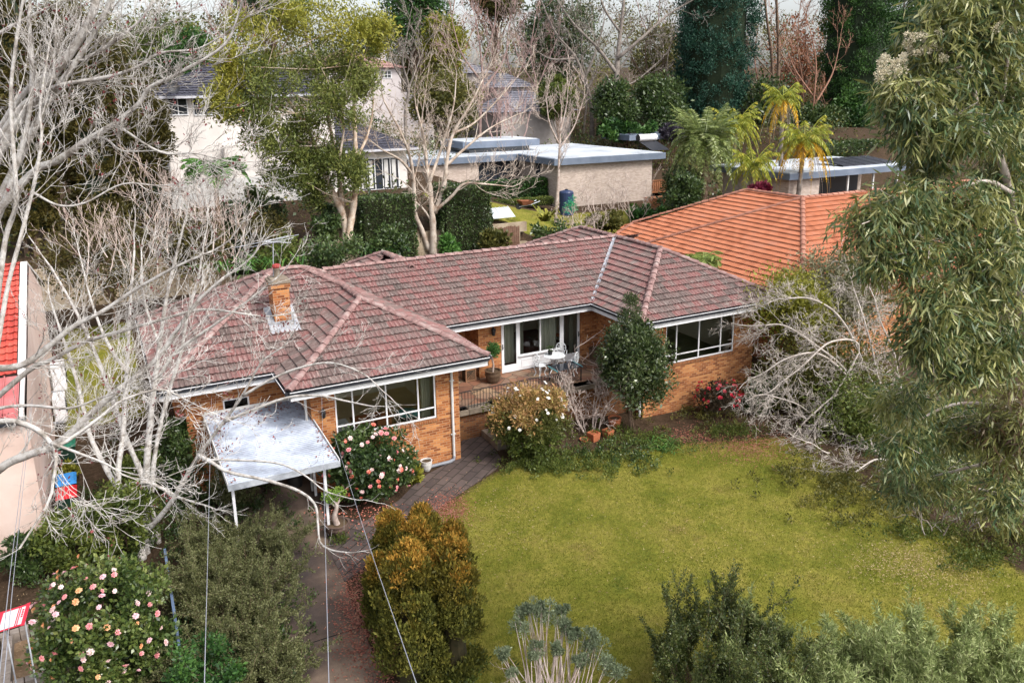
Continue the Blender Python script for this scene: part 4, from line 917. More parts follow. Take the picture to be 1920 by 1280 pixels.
for i in range(5):
    m_ = MB(); x = xr+6.2+i*1.1; m_.add([(x, 18, zf2+.15), (x+1.0, 18, zf2+.15), (x+1.0, 20.4, zf2+.45), (x, 20.4, zf2+.45), (x, 18, zf2+.1), (x+1.0, 18, zf2+.1), (x+1.0, 20.4, zf2+.4), (x, 20.4, zf2+.4)], [(0, 1, 2, 3), (7, 6, 5, 4), (0, 4, 5, 1), (1, 5, 6, 2)]); m_.build('solar_panel', nmat('pv', [(.03, .03, .045), (.07, .07, .09)], 3, .2) if i == 0 else bpy.data.materials['pv'], cpt)
# --- orange tiled neighbour
oh = thing('orange_roof_house', 'neighbouring bungalow with bright orange terracotta tiled roof, right of the brick house', 'house', (28, 8, .6))
rf = onX(1505, 371, 28); rb = onX(1402, 358, 28); zr = rf[2]; ye = 5.5
pz = (zr-3.5)/(28-22.5); ez = 3.5
A = []; T_ = (28-22.2)*math.sqrt(1+pz*pz); tz = np.array((1, 0, pz)); y1 = 22
# left plane: eave x=22.2 from the rear back to the front hip
tile_rows(A, (22.2, y1, zr-5.8*pz), (0, -1, 0), tz, T_, [(0, y1-16.6), (T_*.3, y1-16.9), (T_*.32, y1-15.9), (T_, y1-rb[1])], [(0, y1-rf[1]+5.8), (T_, y1-rf[1])], gauge=.34, roll=.15)
cc = 1/math.sqrt(1+pz*pz)
tile_rows(A, (22.2, rf[1]-5.8, zr-5.8*pz), (1, 0, 0), (0, cc, pz*cc), T_, [(0, 0), (T_, 5.8)], [(0, 24), (T_, 18)], gauge=.34, roll=.15)
tile_rows(A, (34, rf[1]-5.8, zr-5.8*pz), (0, 1, 0), (-cc, 0, pz*cc), T_, [(0, 0), (T_, 5.8)], [(0, 16), (T_, 10)], gauge=.34, roll=.15)
V, F, uv = joinp(A); ro = mesh('roof', V, F, TILEO, oh, uv=uv)
mb = MB(); caps(mb, rf, rb+[0, 0, zr-rb[2]]); caps(mb, (22.2, rf[1]-5.8, zr-5.8*pz), rf); caps(mb, rf, (rf[0]+14, rf[1], zr))
bot = (22.2, 14.2, zr-5.8*pz+.03); caps(mb, bot, rf)
l0 = (22.2, 16.6, zr-5.8*pz+.03); l1 = (22.2+5.8*.31, 16.4, zr-5.8*pz*.69+.03); caps(mb, l0, l1); caps(mb, l1, (28, rb[1], zr+.03)); mb.build('ridge_capping', RIDGEO, ro)
m_ = MB(); m_.box(22.9, 33.5, rf[1]-5.1, 16, -.5, ez-.1); m_.build('wall', BRICK, oh)
m_ = MB(); m_.bar((22.12, rf[1]-5.9, zr-5.8*pz-.08), (22.12, 16.7, zr-5.8*pz-.08), .1, .12); m_.bar((22.12, rf[1]-5.88, zr-5.8*pz-.08), (46, rf[1]-5.88, zr-5.8*pz-.08), .1, .12); m_.build('gutter', nmat('red_gutter', [(.14, .05, .035), (.2, .08, .05)], 3, .5), oh)
# --- left neighbour
ln = thing('pink_render_house', 'neighbouring house at the left edge with pink rendered wall and red tiled roof', 'house', (-9, 5, 0))
xw = -6.62
m_ = MB(); wy0, wy1 = 1.2, 13.5; rz0 = 4.35; yr = 9.6; zrg = 6.6
m_.add([(xw, wy0, -.3), (xw, wy1, -.3), (xw, wy1, 4.9), (xw, yr, zrg-.12), (xw, wy0, 3.9)], [(0, 1, 2, 3, 4)])
m_.add([(xw, wy0, -.3), (xw-12, wy0, -.3), (xw-12, wy0, 3.9), (xw, wy0, 3.9)], [(3, 2, 1, 0)]); m_.add([(xw, wy1, -.3), (xw-12, wy1, -.3), (xw-12, wy1, 4.9), (xw, wy1, 4.9)], [(0, 1, 2, 3)])
m_.build('wall', PINKW, ln)
sl_ = (zrg-4.55)/(yr-3.3); cl_ = 1/math.sqrt(1+sl_*sl_); A = []; T_ = (yr-3.3)/cl_
tile_rows(A, (-20, 3.3, 4.55), (1, 0, 0), (0, cl_, sl_*cl_), T_, [(0, 0), (T_, 0)], [(0, 13.12), (T_, 13.12)], gauge=.36, roll=.2, amp=.03, lift=.06)
tile_rows(A, (xw-.25, 2*yr-3.3, 4.55), (-1, 0, 0), (0, -cl_, sl_*cl_), T_, [(0, 0), (T_, 0)], [(0, 13.1), (T_, 13.1)], gauge=.36, roll=.2, amp=.03, lift=.06)
V, F, uv = joinp(A); ro = mesh('roof', V, F, TILER, ln, uv=uv)
m_ = MB(); m_.bar((xw-.13, 3.2, 4.52), (xw-.13, yr, zrg), .2, .10); m_.bar((xw-.13, yr, zrg), (xw-.13, 2*yr-3.2, 4.52), .2, .10); m_.bar((xw-.10, 1.1, 3.98), (xw-.10, 3.2, 4.52), .1, .12); m_.build('barge_board', nmat('pale_barge', [(.5, .46, .45), (.64, .6, .58)], 2, .7), ln)
REDM = nmat('red_metal', [(.30, .07, .07), (.42, .12, .12), (.5, .2, .2)], .8, .45)
m_ = MB(); sm = (4.5-3.95)/2.2
for i in range(34):
    x = xw-.2-i*.36; m_.add([(x-.34, 1.1, 3.95), (x, 1.1, 3.95), (x, 3.3, 4.5), (x-.34, 3.3, 4.5)], [(0, 1, 2, 3)]); m_.bar((x, 1.1, 3.975), (x, 3.3, 4.525), .03, .05)
m_.build('metal_roof', REDM, ln)
m_ = MB(); m_.box(xw-12, xw, 1.0, 1.1, 3.84, 3.96); m_.build('gutter', DARKG, ln)
m_ = MB(); m_.box(xw, xw+.03, 1.6, 1.95, .9, 1.02); m_.build('air_vent', TERRA, ln)
# air conditioner units and bins between the houses
def acu(y, z, s, lab):
    t = thing('air_conditioner', lab, 'air conditioner', (xw+.35, y, z)); m_ = MB(); m_.box(xw+.08, xw+.42*s, y-.42, y+.42, z, z+.75*s); m_.build('casing', WHITE, t)
    m_ = MB(); m_.tube([(xw+.42*s, y, z+.38*s), (xw+.44*s, y, z+.38*s)], .26*s, 18); m_.build('fan_grille', DARKG, t); m_ = MB(); m_.box(xw, xw+.42, y-.4, y-.34, z-.06, z); m_.box(xw, xw+.42, y+.34, y+.4, z-.06, z); m_.build('bracket', METAL, t)
acu(10.7, 1.6, 1.25, 'white air conditioner unit on the pink wall, nearer the back'); acu(9.3, .9, 1.1, 'grey white air conditioner unit low on the pink wall, nearer the bins')
def bin_(x, y, lid, lab):
    z = float(H(x, y)); t = thing('wheelie_bin', lab, 'bin', (x, y, z), 'wheelie bins beside the pink house'); bd = nmat('bin_body', [(.01, .03, .02), (.02, .05, .035)], 4, .5) if 'bin_body' not in bpy.data.materials else bpy.data.materials['bin_body']
    m_ = MB(); a, b = .25, .32; m_.add([(x-a*.8, y-b*.75, z+.08), (x+a*.8, y-b*.75, z+.08), (x+a*.8, y+b*.75, z+.08), (x-a*.8, y+b*.75, z+.08), (x-a, y-b, z+.95), (x+a, y-b, z+.95), (x+a, y+b, z+.95), (x-a, y+b, z+.95)],
        [(0, 3, 2, 1), (0, 1, 5, 4), (1, 2, 6, 5), (2, 3, 7, 6), (3, 0, 4, 7)]); m_.build('body', bd, t)
    m_ = MB(); m_.add([(x-a-.03, y-b-.04, z+.95), (x+a+.03, y-b-.04, z+.95), (x+a+.03, y+b+.04, z+1.0), (x-a-.03, y+b+.04, z+1.0), (x-a*.8, y-b*.7, z+1.03), (x+a*.8, y-b*.7, z+1.03), (x+a*.8, y+b*.8, z+1.07), (x-a*.8, y+b*.8, z+1.07)],
        [(0, 1, 5, 4), (1, 2, 6, 5), (2, 3, 7, 6), (3, 0, 4, 7), (4, 5, 6, 7)]); m_.tube([(x-a, y+b+.05, z+.98), (x+a, y+b+.05, z+.98)], .025, 6); m_.build('lid', lid, t)
    for s_ in (-1, 1): m_ = MB(); m_.tube([(x+s_*.2, y+b-.03, z+.1), (x+s_*.26, y+b-.03, z+.1)], .1, 12); m_.build('wheel', BLACK, t)
flat = lambda n, c: nmat(n, [tuple(.8*v for v in c), c], 3, .4)
bin_(-6.15, 6.2, flat('green_lid', (.02, .16, .10)), 'wheelie bin with dark green lid by the pink wall')
bin_(-6.12, 3.5, flat('blue_lid', (.04, .25, .62)), 'wheelie bin with bright blue lid among the shrubs'); bin_(-6.1, 2.55, flat('red_lid', (.6, .02, .03)), 'wheelie bin with red lid nearest the front of the pink wall')
# retaining wall and fence behind the house
m_ = MB()
for i in range(26):
    for j in range(4): x = -12+i*1.2+(j % 2)*.5; m_.box(x, x+1.18, 21.75+rng.normal()*.015, 22.05, 1.6+j*.62, 1.6+j*.62+.60)
tag(m_.build('retaining_wall', nmat('sandstone', [(.16, .12, .08), (.34, .27, .19), (.42, .36, .27)], .9, .9, .5, 12), None, (3, 22, 2)), 'old sandstone block retaining wall behind the brick house', 'wall')
# ================================================================== background trees
def bg(lab, box, Yd, mat, K=55, M=130, lp=5.5, asp=.5, name='background_tree', cat='tree', **kw):
    return leafy(name, lab, cat, box, mat, K, M, lp, asp, Yd=Yd, rc=kw.pop('rc', .36), **kw)
GB = 'trees on the slope behind the houses'
for lab, box, Yd, mat, kw in [
    ('dark olive conifer at the far left edge of the picture', (-90, -90, 80, 380), 24, L_BROWNG, dict(K=120, M=150)),
    ('tall brownish green conifer, second from the left edge', (40, -60, 190, 400), 27, L_BROWNG, dict(K=120, M=150)),
    ('broad brownish conifer beside the white two-storey house', (140, 40, 290, 400), 25, L_BROWNG, dict(K=130, M=150)),
    ('narrow russet brown conifer touching the white house wall', (235, 160, 325, 350), 25.5, L_BROWNG, dict(K=60, M=150)),
    ('green tree above the dark roof of the white house', (215, 20, 400, 165), 48, L_MID, dict()),
    ('dark evergreen between the conifers and the white house roof', (290, 60, 420, 170), 44, L_DEEP, dict()),
    ('blue green tree top behind the paperbark crown', (430, -60, 590, 60), 75, L_DARK, dict()),
    ('deep green tree rising right of the paperbark crown', (690, -50, 850, 100), 66, L_DEEP, dict(K=60)),
    ('yellow green tree beside the distant terracotta roof', (785, 15, 885, 170), 60, L_YELG, dict(M=60)),
    ('dark evergreen behind the bare trees in the middle', (960, -40, 1115, 190), 70, L_DARK, dict(K=60)),
    ('green shrubby tree left of the slate roof', (760, 130, 900, 250), 50, L_OLIVE, dict()),
    ('shaggy dark shrub tree below the tall bare tree', (1110, 150, 1200, 250), 50, L_DARK, dict()),
    ('rounded dark shrub tree left of the blue green conifer', (1180, 140, 1290, 262), 49, L_DARK, dict()),
    ('olive brown tree left of the blue green conifer', (1180, 40, 1290, 180), 64, L_OLIVE, dict(M=60)),
    ('rust brown leafy tree between the two big conifers', (1440, 10, 1580, 230), 62, L_RUST, dict(M=45, K=50)),
    ('dark green tree filling the gap behind the cocos palms', (1385, 120, 1500, 330), 46, L_DARK, dict(K=50)),
    ('low dark tree behind the tall cocos palm', (1480, 200, 1590, 330), 42, L_DARK, dict()),
    ('small dark tree beside the swimming pool', (1560, 160, 1640, 290), 40, L_DEEP, dict()),
    ('olive tree behind the eucalypt crown', (1690, -60, 1850, 180), 55, L_OLIVE, dict(K=50)),
    ('dark tree behind the eucalypt at the right edge', (1780, 60, 1990, 260), 50, L_DARK, dict(K=50)),
    ('green tree at the top middle above the slate roof', (860, -60, 990, 40), 85, L_OLIVE, dict()),
    ('small green shrub tree beside the slate roof', (1010, 140, 1080, 230), 52, L_MID, dict()),
    ('brownish tree filling the gap right of the distant house', (745, 60, 850, 200), 72, L_BROWNG, dict())]:
    bg(lab, box, Yd, mat, group=GB, **kw)
def column_tree(lab, u0, u1, vt, vb, Yd, mat, n, M, L, asp=.45, group=None, name='conifer', flat_top=.0, dep=1.0, tone=None):
    """dense columnar crown from the ground up"""
    a, b = onY(u0, (vt+vb)/2, Yd), onY(u1, (vt+vb)/2, Yd); r = (b[0]-a[0])/2*cos(YAW); cx = (a[0]+b[0])/2; zt = onY((u0+u1)/2, vt, Yd)[2]; zb = max(float(H(cx, Yd)), onY((u0+u1)/2, vb, Yd)[2]-.5)
    t = thing(name, lab, 'tree', (cx, Yd, float(H(cx, Yd))), group); q = rng.random(n); prof = np.minimum(1, (1-q)*3.2)**.5*np.minimum(1, .75+q*1.2); rad = .86*r*prof*np.sqrt(rng.uniform(.7, 1.04, n)); az = rng.random(n)*6.283
    rad = rad*(1+.10*np.sin(az*3+q*9)); cl = np.stack([cx+rad*np.cos(az), Yd+rad*np.sin(az)*dep, zb+(zt-zb)*q], 1)
    V, F, uv = cloud(cl, rng.uniform(.12, .2, n)*r*1.1, M, L, L*asp, .5, 0, .6); mesh('foliage', V, F, mat, t, uv=uv)
    mb = MB(); mb.tube([(cx, Yd, float(H(cx, Yd))-.3), (cx, Yd, zb+(zt-zb)*.9)], [r*.12, .05], 8); mb.build('trunk', BARKB, t)
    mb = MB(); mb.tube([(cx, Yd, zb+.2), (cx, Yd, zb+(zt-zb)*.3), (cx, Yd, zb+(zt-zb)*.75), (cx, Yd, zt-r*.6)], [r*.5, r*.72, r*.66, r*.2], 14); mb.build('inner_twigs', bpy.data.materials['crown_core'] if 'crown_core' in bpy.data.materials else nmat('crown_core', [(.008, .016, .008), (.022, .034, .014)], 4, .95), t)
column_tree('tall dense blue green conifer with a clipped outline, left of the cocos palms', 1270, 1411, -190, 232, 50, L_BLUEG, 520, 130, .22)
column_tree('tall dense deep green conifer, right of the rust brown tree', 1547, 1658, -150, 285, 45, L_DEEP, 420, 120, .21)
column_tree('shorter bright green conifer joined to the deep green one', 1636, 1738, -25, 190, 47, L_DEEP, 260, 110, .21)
column_tree('tall brown green conifer standing third from the left edge behind bare limbs', 95, 235, 30, 420, 24.5, L_BROWNG, 420, 130, .18)
column_tree('tall brown green conifer almost at the left edge behind bare limbs', -60, 90, -120, 420, 24, L_BROWNG, 420, 130, .18)
column_tree('dark conifer between the brown ones and the white house', 215, 318, 150, 400, 25.6, L_BROWNG, 300, 130, .16)
# far wood on the ridge
C_ = []
for i in range(900):
    u = rng.uniform(-250, 2150); y = rng.uniform(90, 130); v = rng.uniform(35, 190)-22*sin(u/150)-18*sin(u/57)
    C_.append(onY(u, v, y))
V, F, uv = cloud(np.array(C_), rng.uniform(1.2, 3.4, len(C_)), 90, .40, .25, .1); tag(mesh('far_wood', V, F, L_OLIVE, uv=uv), kind='stuff')
C_ = []
ban = [(-2, 17, 30.5, 41), (15, 33.5, 22, 38), (24, 43, 31, 47), (34, 62, 15, 27), (66, 108, 34, 58), (20, 44, -5, 17)]
while len(C_) < 1500:
    x, y = rng.uniform(-14, 95), rng.uniform(22.4, 88)
    if rng.random() < .4: y = rng.uniform(40, 88)
    if any(a < x < b and c < y < d for a, b, c, d in ban): continue
    C_.append((x, y, float(H(x, y))+rng.uniform(.1, .9)*(1+y/60)))
C_ = np.array(C_); r_ = rng.uniform(.6, 1.3, len(C_))*(1+C_[:, 1]/70)
h_ = len(C_)//2
V, F, uv = cloud(C_[:h_], r_[:h_], 75, .22, .13, .1); tag(mesh('undergrowth', V, F, L_DARK, uv=uv), kind='stuff')
V, F, uv = cloud(C_[h_:], r_[h_:], 75, .22, .13, .1); tag(mesh('undergrowth', V, F, L_OLIVE, uv=uv), kind='stuff')
# ---- bare trees behind
def bt(name, lab, pts_list, Yd, bark, **kw):
    limbs = [([onY(u, v, Yd+dy) for (u, v, dy) in pts], r0, r1) for pts, r0, r1 in pts_list]
    b = limbs[0][0][0].copy(); b[2] = float(H(b[0], b[1])); limbs[0][0].insert(0, b-[0, 0, .3])
    return baretree(name, lab, tuple(b), limbs, bark, **kw)
print('TALL', bt('bare_tree', 'tall dark bare tree with spreading limbs, top middle of the picture', [([(1152, 230, 0), (1156, 150, 0), (1160, 90, .5), (1168, 20, .5), (1175, -80, 1)], .42, .10), ([(1158, 140, 0), (1120, 90, 1), (1080, 50, 1), (1050, 10, 2)], .2, .06), ([(1158, 110, 0), (1205, 70, -1), (1250, 30, -1), (1300, 0, -1)], .2, .06), ([(1162, 60, 0), (1130, 10, 0), (1115, -60, 0)], .15, .05), ([(1155, 170, 0), (1195, 150, 1), (1230, 120, 1)], .12, .05)], 50, BARKG, kids=3.2, lv=3, L=3.2, up=.12, rmin=.022, every=2)[2])
bt('bare_tree', 'dark bare tree with arching limbs left of the tallest bare tree', [([(1110, 235, 0), (1105, 180, 0), (1080, 110, 0), (1040, 60, 0), (1010, -10, 0)], .3, .07), ([(1095, 150, 0), (1120, 90, 0), (1135, 30, 0)], .15, .05), ([(1078, 110, 0), (1030, 110, 0), (985, 80, 0)], .13, .05)], 54, BARKG, kids=3, lv=3, L=3.0, up=.1, rmin=.022)
bt('bare_tree', 'pinkish grey twiggy tree in front of the slate roof', [([(900, 230, 0), (905, 160, 0), (900, 90, 0), (890, 30, 0)], .2, .05), ([(905, 170, 0), (940, 120, 0), (960, 60, 0)], .14, .05), ([(900, 150, 0), (865, 100, 0), (850, 50, 0)], .12, .05), ([(903, 120, 0), (925, 60, 0), (930, 10, 0)], .1, .04)], 56, nmat('bark_mauve', [(.2, .13, .12), (.34, .24, .22)], 3, .9), kids=3.5, lv=3, L=2.8, up=.2, rmin=.022)
bt('bare_tree', 'pale twiggy tree behind the paperbark crown', [([(420, 200, 0), (425, 120, 0), (430, 60, 0)], .2, .05), ([(425, 120, 0), (450, 60, 0), (460, 20, 0)], .12, .05)], 60, bpy.data.materials['bark_mauve'], kids=3.5, lv=3, L=3.0, up=.2, rmin=.025)
bt('bare_tree', 'brown bare tree with straight leaders beside the rust brown tree', [([(1450, 260, 0), (1448, 120, 0), (1436, 20, 0), (1432, -60, 0)], .28, .08), ([(1452, 240, 0), (1460, 120, 0), (1456, 0, 0), (1458, -70, 0)], .25, .08), ([(1456, 100, 0), (1500, 50, 0), (1520, 0, 0)], .1, .04), ([(1455, 150, 0), (1420, 110, 0), (1400, 80, 0)], .1, .04)], 48, BARKB, kids=2.6, lv=3, L=2.8, up=.1, rmin=.02, every=2, start=.35)
bt('bare_tree', 'reddish brown twiggy tree above the shorter cocos palm', [([(1520, 290, 0), (1525, 200, 0), (1530, 120, 0), (1520, 60, 0)], .16, .05), ([(1525, 200, 0), (1560, 140, 0), (1575, 80, 0)], .12, .04), ([(1524, 180, 0), (1490, 130, 0), (1475, 90, 0)], .1, .04)], 42, nmat('bark_russet', [(.22, .11, .075), (.36, .2, .14)], 3, .9), kids=3.2, lv=3, L=2.4, up=.15, rmin=.018)
for k_, (u, v0, v1, Y_, mt, lab) in enumerate([(955, 240, 20, 63, 'bark_mauve', 'mauve twiggy tree behind the slate roof, left of the dark limbs'), (1000, 235, 30, 60, 'bark_mauve', 'mauve twiggy tree rising straight above the slate roof'), (850, 200, -10, 66, 'bark_russet', 'russet twiggy tree right of the yellow green tree'), (1215, 240, 30, 56, 'bark_brown', 'brown twiggy tree just left of the blue green conifer'),
    (1255, 240, 70, 60, 'bark_grey', 'grey twiggy tree touching the blue green conifer'), (1095, 240, 20, 66, 'bark_grey', 'grey twiggy tree behind the tallest bare tree'), (760, 220, 60, 44, 'bark_grey', 'grey twiggy tree beside the distant terracotta house'), (1420, 260, 30, 62, 'bark_russet', 'russet twiggy tree right of the blue green conifer'), (1500, 270, -20, 58, 'bark_russet', 'russet twiggy tree left of the deep green conifer'), (1240, 200, -60, 80, 'bark_mauve', 'tall faint twiggy tree on the skyline'), (920, 150, -60, 85, 'bark_mauve', 'faint twiggy tree on the skyline above the slate roof')]):
    if 'bark_russet' not in bpy.data.materials: nmat('bark_russet', [(.22, .11, .075), (.36, .2, .14)], 3, .9)
    h_ = v0-v1; bt('bare_tree', lab, [([(u, v0, 0), (u+6, v0-.35*h_, 0), (u-5, v0-.65*h_, 0), (u+4, v1, 0)], .17, .04), ([(u+4, v0-.3*h_, 0), (u+.12*h_, v0-.55*h_, 0), (u+.22*h_, v0-.8*h_, 0)], .1, .03), ([(u+4, v0-.35*h_, 0), (u-.13*h_, v0-.6*h_, 0), (u-.2*h_, v0-.85*h_, 0)], .1, .03)], Y_, bpy.data.materials[mt], kids=3.6, lv=3, L=h_/75, up=.2, rmin=.02, group='leafless trees behind the houses')
# central pale bare tree on the retaining wall
CT_ = lambda *p: [(u, v, d) for u, v, d in p]
bt('bare_tree', 'wide pale bare tree with ivy dark multiple trunks behind the main ridge', [
    (CT_((812, 475, 0), (812, 430, 0), (810, 395, 0), (806, 350, .3), (800, 310, .5), (795, 260, .5), (780, 200, .5)), .26, .05),
    (CT_((805, 470, .2), (790, 430, .2), (778, 400, 0), (776, 350, 0), (770, 300, -.3), (752, 250, -.6), (720, 190, -.8)), .18, .04),
    (CT_((815, 400, 0), (832, 350, 0), (838, 300, 0), (850, 250, .3), (880, 200, .3), (905, 150, .3)), .16, .04),
    (CT_((810, 400, 0), (845, 370, -.6), (870, 345, -1), (905, 345, -1.3), (960, 350, -1.3)), .12, .03),
    (CT_((838, 310, 0), (870, 280, 0), (920, 240, 0), (970, 215, 0)), .10, .025),
    (CT_((806, 340, 0), (830, 270, 1), (850, 200, 1), (855, 150, 1)), .10, .03),
    (CT_((776, 330, 0), (750, 300, -.5), (715, 280, -.5), (690, 260, -.5)), .09, .025),
    (CT_((850, 250, .3), (890, 230, 1), (940, 180, 1), (965, 150, 1)), .08, .02),
    (CT_((800, 300, 0), (790, 240, 1), (800, 160, 1)), .08, .02)], 21.5, nmat('bark_pale', [(.2, .13, .09), (.42, .35, .29), (.56, .5, .44)], 2.2, .9), kids=3.6, lv=3, L=1.9, up=.16, rmin=.010, every=2, start=.35, shrink=.62)
bt('bare_tree', 'small pinkish bare tree with ivy covered trunk in front of the flat roof house', [
    ([(1042, 400, 0), (1046, 350, 0), (1048, 300, 0), (1050, 260, 0), (1052, 220, 0)], .13, .05), ([(1048, 280, 0), (1075, 240, 0), (1090, 200, 0)], .07, .03), ([(1048, 270, 0), (1030, 230, 0), (1025, 190, 0)], .07, .03), ([(1050, 250, 0), (1062, 200, 0), (1065, 165, 0)], .06, .025)], 27, BARKP, kids=3.8, lv=3, L=1.5, up=.35, rmin=.011, start=.5)
# ================================================================== paperbark tree
def W(u, v, y): return onY(u, v, y)
pb = [(470, 75, 70, 65, 20.5), (560, 45, 75, 50, 20), (655, 55, 70, 60, 20), (430, 150, 42, 60, 20), (500, 150, 60, 50, 19.5), (590, 130, 65, 55, 20.5), (680, 125, 42, 55, 19.5), (635, 205, 45, 62, 19), (470, 215, 55, 38, 20),
      (545, 215, 50, 45, 20.5), (420, 195, 35, 30, 20), (510, 262, 55, 25, 20), (575, 280, 38, 35, 20.5), (545, 330, 50, 28, 20.5), (620, 300, 30, 30, 20), (655, 150, 50, 50, 20.5), (600, 350, 35, 35, 21), (700, 60, 25, 50, 20), (665, 320, 22, 40, 19.5)]
base = W(648, 452, 20.6); base[2] = float(H(base[0], base[1]))
t = thing('paperbark_tree', 'large paperbark tree with pale peeling trunks and domed yellow green crown, left of centre', 'tree', tuple(base))
mb = MB(); limbs = [([(648, 470), (648, 430), (640, 395), (628, 370), (606, 320), (590, 270), (560, 215), (520, 165), (480, 120)], 20.5, .34, .05), ([(652, 470), (656, 430), (664, 380), (668, 320), (666, 260), (664, 190), (662, 120), (668, 60)], 20.2, .30, .05),
    ([(645, 430), (640, 380), (636, 330), (625, 270), (610, 200), (585, 120), (570, 60)], 20.8, .24, .05), ([(606, 320), (570, 300), (530, 290), (490, 300)], 20.4, .12, .03), ([(590, 270), (555, 262), (520, 240), (470, 215), (430, 190)], 20.2, .13, .03),
    ([(668, 300), (690, 250), (700, 190), (690, 120)], 20, .12, .03), ([(612, 330), (590, 320), (560, 335)], 20.6, .10, .03), ([(560, 215), (510, 200), (450, 160)], 20.0, .10, .03), ([(636, 300), (645, 240), (640, 200)], 19.4, .1, .03)]
for pts, yy, r0, r1 in limbs: P_ = spline([W(u, v, yy+.15*sin(i*1.3)) for i, (u, v) in enumerate(pts)], 5); mb.tube(P_, .72*np.linspace(r0, r1, len(P_))*(1+.08*np.sin(np.arange(len(P_))*2.1)), 9)
mb.build('trunk', BARKPB, t, smooth_=True)
S = []; A1 = []; A2 = []
for (u, v, ru, rv, y) in pb:
    c = W(u, v, y); m = ppm(c); cl = clumps(c, (ru/m*1.05, ru/m*.9, rv/m*1.05), 17, .5); hot = (v < 120) or (u < 450)
    rcl = rng.uniform(.5, .85, len(cl)); (A1 if hot else A2).append(cloud(cl, rcl, 210, .17, .06, .35, 0, .5))
    for q in cl[:4]:
        k = rng.integers(len(limbs)); pts, yy, _, _ = limbs[k]; j = min(range(len(pts)), key=lambda i: math.hypot(pts[i][0]-u, pts[i][1]-v-25)); a = W(*pts[j], yy); mid = (a+q)/2-[0, 0, .2]; S += [(a, mid, .03, .02), (mid, q, .02, .01)]
V, F = segtubes(S, 5); mesh('branches', V, F, BARKPB, t)
V, F, uv = joinp(A1); mesh('foliage', V, F, leafmat('leaf_paper_top', [(.09, .11, .016), (.19, .20, .028), (.31, .30, .045), (.44, .40, .09)]), t, uv=uv)
V, F, uv = joinp(A2); mesh('foliage', V, F, L_PAPER, t, uv=uv)
# ================================================================== palms
cb = W(1316, 372, 24); zb = float(H(cb[0], 24)); palm('date_palm', 'big rounded date palm with dense arching green fronds beside the pale brick house', (cb[0], 24, zb), (cb[0], 24, W(1316, 268, 24)[2]), .38, 110, 3.9, leafmat('leaf_date_palm', [(.04, .07, .015), (.12, .17, .04), (.25, .30, .09), (.42, .45, .2)], .2, .35, .5), rise=(-.25, 1.25), droop=(.5, .95), ll=.5, lw=.06, hang=.25, nn=60, bark=BARKB)
for (lab, ub, ut, vt, y, tr, nf, L, dead) in [('tallest cocos palm with a small ragged crown and hanging grey dead fronds', 1462, 1468, 188, 21, .15, 26, 2.3, 10), ('cocos palm with orange tipped lower fronds in front of the white pavilion', 1492, 1508, 268, 17, .15, 46, 2.8, 6),
      ('short cocos palm beside the round date palm', 1412, 1412, 312, 18, .13, 30, 2.4, 0), ('cocos palm rising behind the date palm', 1375, 1378, 240, 29, .15, 44, 3.3, 0)]:
    b = W(ub, 380, y); tp = W(ut, vt, y); palm('cocos_palm', lab, (b[0], y, float(H(b[0], y))), tuple(tp), tr, nf, L, L_PALMY if dead != 5 else L_PALM, rise=(-.1, 1.15), droop=(.6, 1.3), ll=.5, lw=.065, dead=dead, group='cocos palms behind the orange roof', lowmat=leafmat('leaf_orange', [(.4, .30, .02), (.75, .38, .02)]) if dead else None, hang=.9)
# tree fern
b = W(402, 400, 19); tf = palm('tree_fern', 'bright green tree fern with wide lacy fronds in front of the white house', (b[0], 19, float(H(b[0], 19))), tuple(W(402, 312, 19)), .12, 16, 2.3, L_FERN, rise=(.05, .45), droop=(.35, .7), ll=.62, lw=.10, hang=.15, bark=BARKB); tf['category'] = 'fern'
b = g(1325, 500); b = onX(1318, 480, 21.2); tf = palm('tree_fern', 'feathery light green tree fern between the brick house and the orange roof', (b[0], b[1], 0), (b[0], b[1], b[2]-.2), .12, 22, 1.35, leafmat('leaf_fern_pale', [(.10, .15, .03), (.20, .26, .06), (.32, .38, .12)]), rise=(.0, .55), droop=(.4, .9), ll=.5, lw=.05, hang=.3, bark=BARKB); tf['category'] = 'fern'
# ================================================================== hedges, ivy on the wall
z0 = 2.0
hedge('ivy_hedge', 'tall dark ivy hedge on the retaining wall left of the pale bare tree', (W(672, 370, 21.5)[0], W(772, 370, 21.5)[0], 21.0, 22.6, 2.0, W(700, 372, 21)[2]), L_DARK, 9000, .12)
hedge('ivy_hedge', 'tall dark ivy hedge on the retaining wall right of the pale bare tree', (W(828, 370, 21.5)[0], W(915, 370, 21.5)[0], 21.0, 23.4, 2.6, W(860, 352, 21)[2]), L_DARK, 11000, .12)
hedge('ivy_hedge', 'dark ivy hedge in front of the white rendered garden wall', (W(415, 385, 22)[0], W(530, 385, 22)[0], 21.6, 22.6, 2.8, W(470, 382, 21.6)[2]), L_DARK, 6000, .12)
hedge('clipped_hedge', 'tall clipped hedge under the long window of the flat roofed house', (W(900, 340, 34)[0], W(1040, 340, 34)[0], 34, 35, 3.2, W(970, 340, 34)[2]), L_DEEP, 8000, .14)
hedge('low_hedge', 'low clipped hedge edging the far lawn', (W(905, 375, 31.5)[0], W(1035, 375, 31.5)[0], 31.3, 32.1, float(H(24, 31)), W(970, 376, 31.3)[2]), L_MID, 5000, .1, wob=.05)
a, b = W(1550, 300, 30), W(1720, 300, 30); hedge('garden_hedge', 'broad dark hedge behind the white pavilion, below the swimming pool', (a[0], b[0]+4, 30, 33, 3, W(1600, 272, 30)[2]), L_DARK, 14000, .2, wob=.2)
V_ = []
